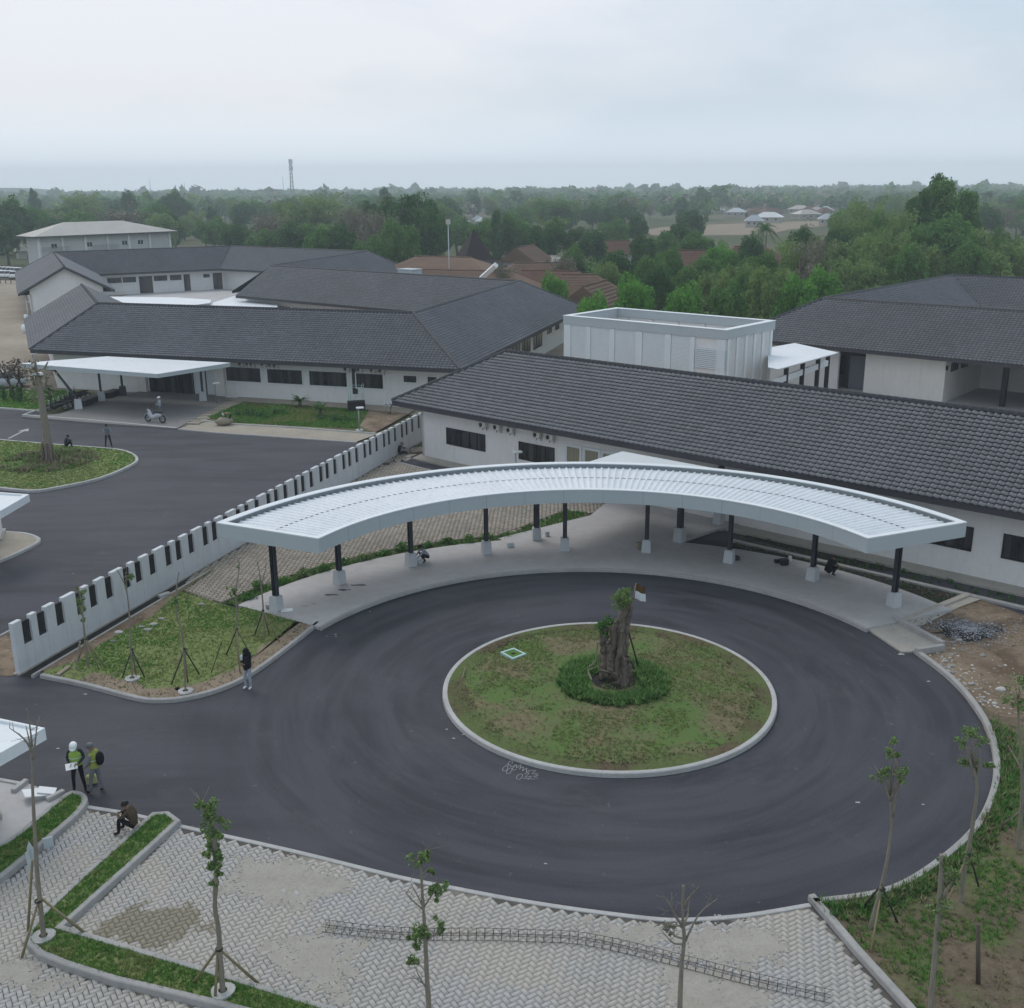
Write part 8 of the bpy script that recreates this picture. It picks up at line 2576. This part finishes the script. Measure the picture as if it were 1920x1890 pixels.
# rider in pale helmet behind a scooter in the porch
person(302, 781, .14, R(120), dict(elL=(-.25, .1, 1.14), wrL=(-.2, .3, 1.0), haL=(-.2, .37, 1.0), elR=(.25, .1, 1.14), wrR=(.2, .3, 1.0), haR=(.2, .37, 1.0)), ('cloth_pale', 'cloth_pale', 'cloth_grey', 'cloth_black'), 'person with white helmet and pale jacket standing behind the scooter', .95, extras=lambda e, J, part: helmet(J, part, 'helmet_white'))

# ------------------------------------------------------------ motorcycles
def make_bike(label, group, bodym='bike_black', scooter=False):
    e = empty('motorcycle', (0, 0, 0), label, 'motorcycle', group)
    def P_(mb, nm, mat, par=e): 
        o = mb.build(nm, MAT[mat], None); o.parent = par; return o
    for x in (-.60, .62):
        mb = MB(); mb.torus((x, 0, .28), .235, .048, 'Y', 20, 7); w = P_(mb, 'wheel', 'rubber')
        mb = MB(); mb.torus((x, 0, .28), .17, .018, 'Y', 16, 5)
        for k in range(5): mb.tube([(x, 0, .28), (x + .17 * math.cos(k * 1.257), 0, .28 + .17 * math.sin(k * 1.257))], .014, 4)
        P_(mb, 'rim', 'metal_grey', w)
    mb = MB()
    sec = [(-.62, .06, .50, .62), (-.40, .13, .38, .70), (-.10, .13, .30, .66), (.10, .11, .22, .52), (.28, .12, .22, .50), (.44, .13, .26, .84), (.52, .11, .40, .92)]
    vs, fs = [], []
    for x, w, z0, z1 in sec:
        for a, b in ((-1, 0), (-.8, 1), (.8, 1), (1, 0), (.7, -.15), (-.7, -.15)):
            zz = z0 + (z1 - z0) * (.5 if b == 0 else (1 if b == 1 else 0)); vs.append((x, a * w, zz))
    for i in range(len(sec) - 1):
        for k in range(6): fs.append((i * 6 + k, i * 6 + (k + 1) % 6, (i + 1) * 6 + (k + 1) % 6, (i + 1) * 6 + k))
    fs += [(0, 1, 2, 3, 4, 5), tuple(range((len(sec) - 1) * 6, len(sec) * 6))[::-1]]
    mb.add(vs, fs, True); P_(mb, 'fairing', bodym)
    mb = MB(); mb.ball((-.30, 0, .74), (.40, .13, .075), 12, 6); P_(mb, 'seat', 'rubber')
    mb = MB(); mb.tube([(.42, -.34, 1.02), (.46, -.18, 1.0), (.5, 0, .96), (.46, .18, 1.0), (.42, .34, 1.02)], .018, 6); P_(mb, 'handlebar', 'steel_dark')
    for s_ in (-1, 1):
        mb = MB(); mb.tube([(.45, s_ * .2, 1.0), (.50, s_ * .26, 1.14)], .008, 4); mb.ball((.50, s_ * .27, 1.17), (.02, .06, .04), 8, 5); P_(mb, 'mirror', 'steel_dark')
    mb = MB(); mb.ball((.57, 0, .86), (.06, .09, .075), 10, 6); P_(mb, 'headlight', 'bike_silver')
    mb = MB(); mb.tube([(.52, -.05, .85), (.62, -.06, .28)], .022, 5); mb.tube([(.52, .05, .85), (.62, .06, .28)], .022, 5); P_(mb, 'fork', 'metal_grey')
    mb = MB()
    for k in range(7):
        a = R(30 + k * 20); mb.box((.62 + .30 * math.cos(a), 0, .28 + .30 * math.sin(a)), (.11, .12, .02), 0, M=Matrix.Rotation(math.pi / 2 - a, 3, 'Y'))
    P_(mb, 'mudguard', bodym)
    mb = MB(); mb.tube([(.0, -.14, .26), (-.4, -.17, .28), (-.78, -.18, .36)], [.03, .045, .05], 7); P_(mb, 'exhaust', 'metal_grey')
    mb = MB(); mb.ball((-.66, 0, .66), (.05, .07, .04), 8, 5); P_(mb, 'tail_light', 'red_tile')
    return e
m0 = make_bike('', 'motorcycles parked by the porch')
bikes = [(108, 770, R(205), 'dark motorcycle at the outer end of the parked row'), (117, 767, R(200), 'dark motorcycle second from the outer end of the parked row'), (126, 763, R(210), 'dark motorcycle in the middle of the parked row'),
         (134, 760, R(200), 'dark motorcycle next to the slanting column pedestal'), (143, 752, R(205), 'dark motorcycle behind the slanting column'), (152, 749, R(200), 'dark motorcycle farthest back in the parked row')]
for i, (x, y, a, lb) in enumerate(bikes):
    o = m0 if i == 0 else copy_tree(m0)
    c = at(x, y, .1); o.location = tuple(c); o.rotation_euler = (0, R(0), a); o['label'] = lb; o['group'] = 'motorcycles parked by the porch'
o = make_bike('black and silver scooter standing on the porch floor before the rider', None, 'bike_silver'); c = at(292, 792, .14); o.location = tuple(c); o.rotation_euler = (0, 0, R(160)); o.scale = (1.1, 1.1, 1.1)

# ------------------------------------------------------------ cars
def make_car(label, group, mat='car_white'):
    e = empty('car', (0, 0, 0), label, 'car', group)
    def P_(mb, nm, m_, par=e):
        o = mb.build(nm, MAT[m_], None); o.parent = par; return o
    sec = [(-2.05, .70, .45, .80), (-1.95, .80, .30, .95), (-1.2, .86, .26, 1.0), (0, .87, .26, .98), (1.1, .86, .26, .95), (1.85, .80, .30, .82), (2.05, .68, .42, .68)]
    mb = MB(); vs, fs = [], []
    for x, w, z0, z1 in sec:
        for y, z in ((-w, z0 + .08), (-w * 1.0, (z0 + z1) / 2), (-w * .93, z1), (w * .93, z1), (w, (z0 + z1) / 2), (w, z0 + .08), (w * .8, z0), (-w * .8, z0)): vs.append((x, y, z))
    for i in range(len(sec) - 1):
        for k in range(8): fs.append((i * 8 + k, (i + 1) * 8 + k, (i + 1) * 8 + (k + 1) % 8, i * 8 + (k + 1) % 8))
    fs += [tuple(range(8)), tuple(range((len(sec) - 1) * 8, len(sec) * 8))[::-1]]
    mb.add(vs, fs, True); P_(mb, 'body', mat)
    mb = MB(); vs = [(-1.75, -.74, .96), (1.05, -.74, .94), (1.05, .74, .94), (-1.75, .74, .96), (-1.35, -.60, 1.46), (.35, -.60, 1.50), (.35, .60, 1.50), (-1.35, .60, 1.46)]
    mb.add(vs, [(0, 1, 5, 4), (1, 2, 6, 5), (2, 3, 7, 6), (3, 0, 4, 7)]); P_(mb, 'windows', 'glass')
    mb = MB(); mb.bbox((-.5, 0, 1.49), (1.75, 1.24, .06), 0, .025)
    for x0, x1 in ((-1.75, -1.35), (1.05, .35), (-.35, -.4)):
        for s_ in (-1, 1): mb.tube([(x0, s_ * .75, .96), (x1, s_ * .61, 1.48)], .035, 4)
    P_(mb, 'roof', mat)
    for x in (-1.3, 1.3):
        for s_ in (-1, 1):
            mb = MB(); mb.torus((x, s_ * .80, .31), .23, .085, 'Y', 16, 6); w = P_(mb, 'wheel', 'rubber')
            mb = MB(); mb.ball((x, s_ * .83, .31), (.18, .03, .18), 10, 5); P_(mb, 'rim', 'metal_grey', w)
    for s_ in (-1, 1):
        mb = MB(); mb.ball((1.98, s_ * .58, .66), (.08, .16, .08), 8, 5); P_(mb, 'headlight', 'zinc')
        mb = MB(); mb.ball((-2.0, s_ * .6, .78), (.06, .12, .09), 8, 5); P_(mb, 'tail_light', 'red_tile')
    return e
c0 = make_car('silver-grey car parked behind the dark twiggy trees at the left edge', None, 'car_silver')
c0.location = tuple(at(10, 727, -.02)); c0.rotation_euler = (0, 0, R(20))
cw = make_car('', 'cars parked in the far-left lot')
lots = [(5, 513), (14, 513.5), (22, 514), (30, 514.5), (37, 515), (10, 521), (20, 521), (29, 522), (-3, 521)]
cl = ['white car in the rear row of the far-left lot, at its left end', 'white car in the rear row of the far-left lot, second from left', 'white car in the middle of the rear row, far-left lot', 'white car in the rear row of the far-left lot, second from right', 'white car in the rear row of the far-left lot, nearest the gabled wing',
      'white car in the front row of the far-left lot, left of the middle', 'white car in the middle of the front row, far-left lot', 'white car in the front row of the far-left lot, nearest the gabled wing', 'white car in the front row of the far-left lot, at the picture edge']
for i, (x, y) in enumerate(lots):
    o = cw if i == 0 else copy_tree(cw)
    o.location = tuple(at(x, y, -.03)); o.rotation_euler = (0, 0, R(100) + RNG.normal(0, .05)); o['label'] = cl[i]; o['group'] = 'cars parked in the far-left lot'
m2 = MB(); a_, b_ = at(-30, 524, .7), at(40, 524.5, .7)
m2.tube([a_, b_], .12, 5); 
for t in np.linspace(0, 1, 8): q = a_ + (b_ - a_) * t; m2.tube([(q[0], q[1], -.05), (q[0], q[1], .7)], .09, 5)
tag(m2.build('guard_rail', MAT['steel_dark']), 'dark low rail in front of the far-left car lot', 'rail')

# ------------------------------------------------------------ lamps and yard clutter
def lamp_post(px, py, top, label, head=(0.35, .2), base=True, z=.09, mat='metal_grey'):
    c = at(px, py, z); nrm_ = np.array([c[0], c[1], 0]) / np.hypot(c[0], c[1]); H = on_plane(px, top, c, nrm_)[2]
    e = empty('lamp_post', tuple(c), label, 'lamp post')
    mb = MB(); mb.tube([c, (c[0], c[1], H)], [.06, .045], 8); mb.build('pole', MAT[mat], e)
    mb = MB(); mb.bbox((c[0] + .12, c[1] - .05, H + .03), (head[0] * 1.6, head[1] * 1.6, .12), .3, .03); mb.build('lamp_head', MAT['car_white'], e)
    if base: mb = MB(); mb.tube([(c[0], c[1], z - .05), (c[0], c[1], z + .07)], [.30, .28], 14); mb.build('base', MAT['kerb_white'], e)
    return e
lamp_post(674, 807, 765, 'slim lamp post with white round foot on the window-wall lawn')
lamp_post(967, 905, 848, 'lamp post with small head before the near dark windows', base=False)
lamp_post(406, 757, 719, 'small lamp post at the right end of the porch', base=False)
lamp_post(55, 600, 566, 'pale lamp post beside the left wing wall', base=False, z=0)
lamp_post(66, 700, 664, 'pale lamp post at the left corner of the far building', base=False, z=0)
# scaffold tower by the window wall
sc_b = at(669, 766, .1)
e = empty('scaffold', tuple(sc_b), 'green tubular scaffold tower standing against the window wall', 'scaffold')
H = 2.0
for sx_ in (-.55, .55):
    for sy_ in (-.5, .5):
        mb = MB(); mb.tube([(sc_b[0] + sx_, sc_b[1] + sy_, .1), (sc_b[0] + sx_, sc_b[1] + sy_, .1 + H)], .028, 6); mb.build('standard', MAT['leaf_ground'] if False else MAT['teal_paint'], e)
mb = MB()
for z in (.5, 1.2, 1.95):
    for s_ in (-.5, .5): mb.tube([(sc_b[0] - .55, sc_b[1] + s_, z), (sc_b[0] + .55, sc_b[1] + s_, z)], .02, 5)
mb.tube([(sc_b[0] - .55, sc_b[1] - .5, .3), (sc_b[0] + .55, sc_b[1] - .5, 1.9)], .02, 5); mb.build('brace', MAT['teal_paint'], e)
o = tag(MB().box((sc_b[0] + .1, sc_b[1] - .9, .5), (1.4, .7, .8), .2).build('black_crate', MAT['frame_black']), 'black crate at the foot of the scaffold tower', 'crate')
# downpipes/columns of the left wing verandas
for k, (x0, y0, x1, y1) in enumerate(((45, 552, 54, 598), (67, 553, 70, 580))):
    p1 = at(x1, y1, 0); nn = np.array([p1[0], p1[1], 0]) / np.hypot(p1[0], p1[1]); p0 = on_plane(x0, y0, p1, nn)
    mb = MB(); mb.tube([p1, (p1[0], p1[1], p0[2])], .12, 6); tag(mb.build('veranda_post', MAT['white_paint']), ['white veranda post at the outer edge of the gabled wing', 'white veranda post close to the gabled wing wall'][k], 'post')
for k, (x, y) in enumerate(((50, 603), (46, 624))):
    c = at(x, y, 0); mb = MB(); mb.tube([(c[0], c[1], -.05), (c[0], c[1], .9)], [.27, .26], 12); mb.ball((c[0], c[1], .9), (.26, .26, .12), 12, 4, zmin=0)
    tag(mb.build('water_tank', MAT['car_white']), ['white drum on the dirt beside the left wing, farther back', 'white drum on the dirt beside the left wing, nearer the camera'][k], 'drum')
# objects under the canopy
def crate(px, py, z, s, label, mat, name='crate', rz=.3):
    c = at(px, py, z); mb = MB(); mb.bbox((c[0], c[1], z + s[2] / 2), s, rz, .02); return tag(mb.build(name, MAT[mat]), label, name.replace('_', ' '))
crate(957, 1025, .15, (.32, .26, .22), 'small pale block on the walk floor between two columns', 'fascia_grey', 'block')
crate(1199, 1030, .15, (.28, .28, .36), 'small brown carton beside a column pedestal under the canopy', 'timber', 'carton')
crate(1026, 1005, .15, (.20, .2, .26), 'small grey can beside the thick column pedestal', 'fascia_grey', 'can')
crate(1380, 1050, .15, (.30, .24, .2), 'dark box against a column pedestal under the canopy', 'stake_dark', 'box')
crate(1470, 1059, .15, (.36, .28, .3), 'dark toolbox on the walk floor between the right-hand columns', 'frame_black', 'toolbox')
crate(1481, 1053, .15, (.14, .14, .28), 'small white can next to the dark toolbox', 'car_white', 'can')
crate(1458, 1055, .15, (.3, .2, .18), 'dark bag left of the toolbox under the canopy', 'bike_black', 'bag')
c = at(505, 1140, .15); mb = MB(); mb.tube([(c[0], c[1], .15), (c[0], c[1], .36)], [.15, .18], 12); mb.torus((c[0], c[1], .36), .18, .012, 'Z', 14, 4); tag(mb.build('bucket', MAT['metal_grey']), 'grey bucket beside the leftmost canopy pedestal', 'bucket')
c = at(538, 1144, .16); mb = MB(); mb.box((c[0], c[1], .165), (.5, .34, .02), .2); tag(mb.build('paper_sheet', MAT['paper']), 'white sheet on the floor right of the leftmost pedestal', 'sheet')
# damp footprints / stains on the walk floor
for k, (x, y) in enumerate(((572, 1136), (588, 1132), (622, 1115), (645, 1106), (672, 1097))):
    c = at(x, y, .152); mb = MB(); n_ = 12
    mb.add([(c[0] + (.30 if k > 1 else .14) * math.cos(6.283 * j / n_ ) * (1 + RNG.normal(0, .25)), c[1] + .11 * math.sin(6.283 * j / n_) * (1 + RNG.normal(0, .3)), .1525) for j in range(n_)], [tuple(range(n_))])
    tag(mb.build('floor_stain', MAT['steel_dark'] if k > 1 else MAT['concrete']), kind='structure')
m2 = MB(); q0, q1 = at(1529, 1055, .9), on_plane(1533, 1002, at(1529, 1055, .9), np.array([0, 1., 0])); m2.tube([q0, q1], .02, 5); tag(m2.build('white_pipe', MAT['car_white']), 'thin white pipe beside the second column from the right', 'pipe')
# litter and materials
for k, (x, y, w_, d_, a, lb) in enumerate(((69, 1487, .75, .5, .6, 'white board lying across the kerb by the guard house'), (88, 1483, .5, .35, .2, 'smaller white board leaning beside the larger one by the guard house'))):
    c = at(x, y, .2); mb = MB(); mb.box((c[0], c[1], .22), (w_, d_, .03), a, M=Matrix.Rotation(R(14), 3, 'Y')); tag(mb.build('board', MAT['paper']), lb, 'board', 'boards by the guard house')
for k, (p_, q_, lb) in enumerate((((24, 1484), (50, 1464), 'pale kerb block lying at the guard house corner'), ((88, 1500), (120, 1484), 'raised kerb block beside the rounded planter end'), ((60, 1498), (92, 1490), 'long broken kerb piece near the white boards'))):
    a_, b_ = at(*p_, .1), at(*q_, .1); mb = MB(); mb.bbox(((a_[0] + b_[0]) / 2, (a_[1] + b_[1]) / 2, .1), (np.linalg.norm(b_ - a_), .16, .16), math.atan2(b_[1] - a_[1], b_[0] - a_[0]), .015); tag(mb.build('kerb_block', MAT['kerb_white']), lb, 'kerb block', 'loose kerb blocks')
# leaning sheet by the lower-left tree, and stone tag on the kerb
p0 = at(52, 1640, .2); nn = np.array([p0[0], p0[1], 0]) / np.hypot(p0[0], p0[1])
V = [on_plane(x, y, p0, nn) for x, y in ((50, 1592), (54, 1578), (62, 1590), (68, 1605), (66, 1618), (60, 1632))]
mb = MB(); mb.add(V + [v + nn * .03 for v in V], [tuple(range(6)), tuple(range(6, 12))[::-1]] + [(i, (i + 1) % 6, 6 + (i + 1) % 6, 6 + i) for i in range(6)])
V = [on_plane(x, y, p0 - nn * .06, nn) for x, y in ((47, 1601), (53, 1594), (63, 1628), (62, 1632), (53, 1632))]
mb.add(V + [v + nn * .03 for v in V], [tuple(range(5)), tuple(range(5, 10))[::-1]] + [(i, (i + 1) % 5, 5 + (i + 1) % 5, 5 + i) for i in range(5)])
tag(mb.build('sign_panel', MAT['fascia_grey']), 'pale oval panel with a grey back tied to the lower-left young tree', 'panel')
p0 = at(92, 1590, .0); mb = MB(); mb.box((p0[0], p0[1], .16), (.26, .07, .34), R(30)); tag(mb.build('stone_slab', MAT['fascia_grey']), 'small pale slab leaning on the planter kerb, lower left', 'slab')
a_, b_ = at(1541, 1706, .12), at(1572, 1730, .12); mb = MB(); mb.tube([a_, b_], .03, 5, smooth=False); tag(mb.build('white_batten', MAT['paper']), 'white batten lying along the right-hand planter kerb', 'batten')
a_, b_ = at(108, 1266, .16), at(130, 1250, .16); mb = MB(); mb.box(((a_[0] + b_[0]) / 2, (a_[1] + b_[1]) / 2, .17), (np.linalg.norm(b_ - a_), .16, .07), math.atan2(b_[1] - a_[1], b_[0] - a_[0])); tag(mb.build('plank', MAT['timber']), 'short pale plank lying at the lawn corner by the fence end', 'plank')
p0 = at(142, 1254, .12); nn = np.array([p0[0], p0[1], 0]) / np.hypot(p0[0], p0[1]); mb = MB(); mb.tube([p0, on_plane(150, 1203, p0, nn)], .045, 5, smooth=False); tag(mb.build('wooden_post', MAT['timber']), 'pale wooden board standing upright beside the leafy tree at the fence end', 'post')
p0 = at(396, 1262, .12); nn = np.array([p0[0], p0[1], 0]) / np.hypot(p0[0], p0[1]); mb = MB(); mb.tube([p0, on_plane(416, 1202, p0, nn)], .016, 5); tag(mb.build('garden_cane', MAT['stake_dark']), 'thin slanting cane stuck in the wedge lawn', 'cane')
a_, b_ = at(302, 1122, .14), at(314, 1113, .14); mb = MB(); mb.bbox(((a_[0] + b_[0]) / 2, (a_[1] + b_[1]) / 2, .2), (.55, .2, .14), .9, .02); tag(mb.build('kerb_block', MAT['kerb_white']), 'loose pale block lying by the fence beside the wedge lawn', 'kerb block', 'loose kerb blocks')
for k, (x, y, s_) in enumerate(((223, 1185, .30), (265, 1175, .22), (276, 1180, .3), (212, 1202, .18), (378, 1133, .25), (303, 1160, .2), (288, 1170, .26))):
    c = at(x, y, .14); mb = MB(); mb.ball((c[0], c[1], .13), (s_ * .7, s_ * .5, .06), 8, 5)
    for j in range(len(mb.v)): v = mb.v[j]; mb.v[j] = (v[0] + RNG.normal(0, .02), v[1] + RNG.normal(0, .02), v[2])
    tag(mb.build('stone', MAT['rock']), ['pale stone on the dirt strip, leftmost pair', 'small pale stone farther right on the dirt strip', 'flat pale stone at the lawn edge of the dirt strip', 'smallest stone at the left of the dirt strip', 'pale stone below the corner of the block paving', 'stone near the middle of the dirt strip', 'rough stone beside the flat pale one'][k], 'stone', 'stones along the fence dirt')
# shovel and tray near the seated person
a_ = at(722, 872, .05); mb = MB(); mb.tube([at(742, 868, .05), on_plane(735, 857, at(742, 868, .05), np.array([0, 1., 0]))], .03, 5); mb.box(tuple(at(724, 870, .1)), (.4, .3, .08), .3); mb.tube([at(726, 870, .1), at(740, 862, .3)], .025, 5)
tag(mb.build('hand_tools', MAT['stake_dark']), 'dark hand tools lying on the paving by the seated person', 'tools')
crate(783, 851, .02, (.9, .6, .22), 'dark shallow mortar tray on the ground near the seated person', 'bark_old', 'tray')
# rubble on the right-hand dirt
def rubble(n, gen, smin, smax, mat, name, label, zf=.5):
    V, Fq = [], []
    for k in range(n):
        c, s_ = gen(), RNG.uniform(smin, smax)
        q = np.array([(-1, -1, 0), (1, -1, 0), (1, 1, 0), (-1, 1, 0), (-.6, -.7, 1), (.7, -.6, 1), (.6, .7, 1), (-.7, .5, 1)], float)
        q += RNG.normal(0, .2, q.shape); q[:, 2] *= zf; a = RNG.random() * 6.283
        x = q[:, 0] * math.cos(a) - q[:, 1] * math.sin(a) * .7; y = q[:, 0] * math.sin(a) + q[:, 1] * math.cos(a) * .7
        V.append(np.c_[x * s_ + c[0], y * s_ + c[1], q[:, 2] * s_ + .02 + (c[2] if len(c) > 2 else 0)])
        Fq.append(np.array([(4, 5, 6, 7), (0, 1, 5, 4), (1, 2, 6, 5), (2, 3, 7, 6), (3, 0, 4, 7)]) + 8 * k)
    o = link(name, mesh_np(name, np.concatenate(V), np.concatenate(Fq), MAT[mat]))
    return tag(o, label, name.replace('_', ' '), kind='stuff')
def g_edge():
    t = RNG.random(); 
    while True:
        p = at(1752 + 105 * t + RNG.normal(0, 16), 1222 + 100 * t + RNG.normal(0, 14), 0)
        if np.hypot(*(p[:2] - RING)) > 13.05: return p[:2]
        t = RNG.random()
rubble(120, g_edge, .02, .07, 'rock', 'rubble', 'loose pale stones scattered along the right-hand kerb')
def g_all():
    
    while True:
        p = at(RNG.uniform(1700, 1960), RNG.uniform(1140, 1340), 0)
        if np.hypot(*(p[:2] - RING)) > 13.2: return p[:2]
rubble(90, g_all, .015, .06, 'rock', 'scattered_stones', 'small stones scattered over the right-hand bare dirt')
ac_ = at(1812, 1185, .0)
def g_ash():
    r_ = abs(RNG.normal(0, .6)); t = RNG.random() * 6.283; r_ *= 1 + .35 * math.sin(3 * t + 1) + .25 * math.sin(5 * t)
    return (ac_[0] + r_ * math.cos(t) * 1.7, ac_[1] + r_ * math.sin(t) * 1.3, .05 + .16 * math.exp(-r_ * r_ * 2))
rubble(3200, g_ash, .010, .036, 'ash', 'ash_heap', 'burnt heap of black and white ash on the right-hand dirt', .5)
mb = MB(); n_ = 40
mb.add([(ac_[0], ac_[1], .14)] + [(ac_[0] + 1.1 * math.cos(6.283 * k / n_) * (1 + RNG.normal(0, .2)), ac_[1] + .85 * math.sin(6.283 * k / n_) * (1 + RNG.normal(0, .2)), .036) for k in range(n_)], [(0, 1 + k, 1 + (k + 1) % n_) for k in range(n_)], True)
tag(mb.build('ash_bed', MAT['dark_soil']), kind='structure')
big = [(1876, 1294, .2), (1842, 1230, .13), (1770, 1241, .13), (1783, 1250, .12), (1774, 1254, .1), (1785, 1262, .11), (1820, 1283, .13), (1835, 1180, .11), (1798, 1202, .16), (1790, 1196, .14), (1865, 1320, .13), (1846, 1316, .1), (1732, 1190, .13)]
for k, (x, y, s_) in enumerate(big):
    c = at(x, y, .03); mb = MB(); mb.ball((c[0], c[1], .05), (s_, s_ * .7, s_ * .5), 8, 5)
    for j in range(len(mb.v)): v = mb.v[j]; mb.v[j] = (v[0] + RNG.normal(0, .015), v[1] + RNG.normal(0, .015), max(.0, v[2] + RNG.normal(0, .01)))
    tag(mb.build('stone', MAT['rock']), 'pale stone lying on the right-hand bare dirt near the ash heap', 'stone', 'pale stones on the right-hand dirt')
# scraps on the asphalt
for k, (x, y, s_) in enumerate(((838, 1368 / 1.0, .06), (613, 1193, .05), (629, 1190, .07), (630, 1194, .06), (1690, 1227, .16), (1741, 1278, .09), (1608, 1505, .09), (1730, 1509, .07), (1023, 1620, .06), (850, 1385, .06), (160, 1302, .08), (870, 1378, .09), (1855, 1395, .09), (1858, 1430, .08), (108, 1404, .09), (694, 1147, .05))):
    c = at(x, y, .0); mb = MB(); n_ = 7
    s_ *= .7; mb.add([(c[0] + s_ * math.cos(6.283 * j / n_) * (1 + RNG.normal(0, .3)), c[1] + s_ * .6 * math.sin(6.283 * j / n_) * (1 + RNG.normal(0, .3)), .008 + .012 * (j % 2)) for j in range(n_)], [tuple(range(n_))])
    tag(mb.build('paper_scrap', MAT['kerb_white']), 'small pale scrap of litter lying on the asphalt', 'litter', 'scraps of litter on the asphalt')

# ------------------------------------------------------------ hazy air
HAZE_D = 0.00045
mb = MB(); mb.box((0, 1130, 28.5), (3860, 2440, 60.0))
hz_o = mb.build('haze', [])
t = bpy.data.materials.new('haze_air'); t.use_nodes = True
t.node_tree.nodes.clear()
o_ = t.node_tree.nodes.new('ShaderNodeOutputMaterial'); v_ = t.node_tree.nodes.new('ShaderNodeVolumePrincipled')
v_.inputs['Color'].default_value = (0.84, 0.94, 1.0, 1)
v_.inputs['Density'].default_value = HAZE_D
v_.inputs['Anisotropy'].default_value = 0.0
t.node_tree.links.new(v_.outputs[0], o_.inputs['Volume'])
hz_o.data.materials.append(t)
tag(hz_o, 'pale bluish hazy air over the whole landscape', 'haze', kind='stuff')
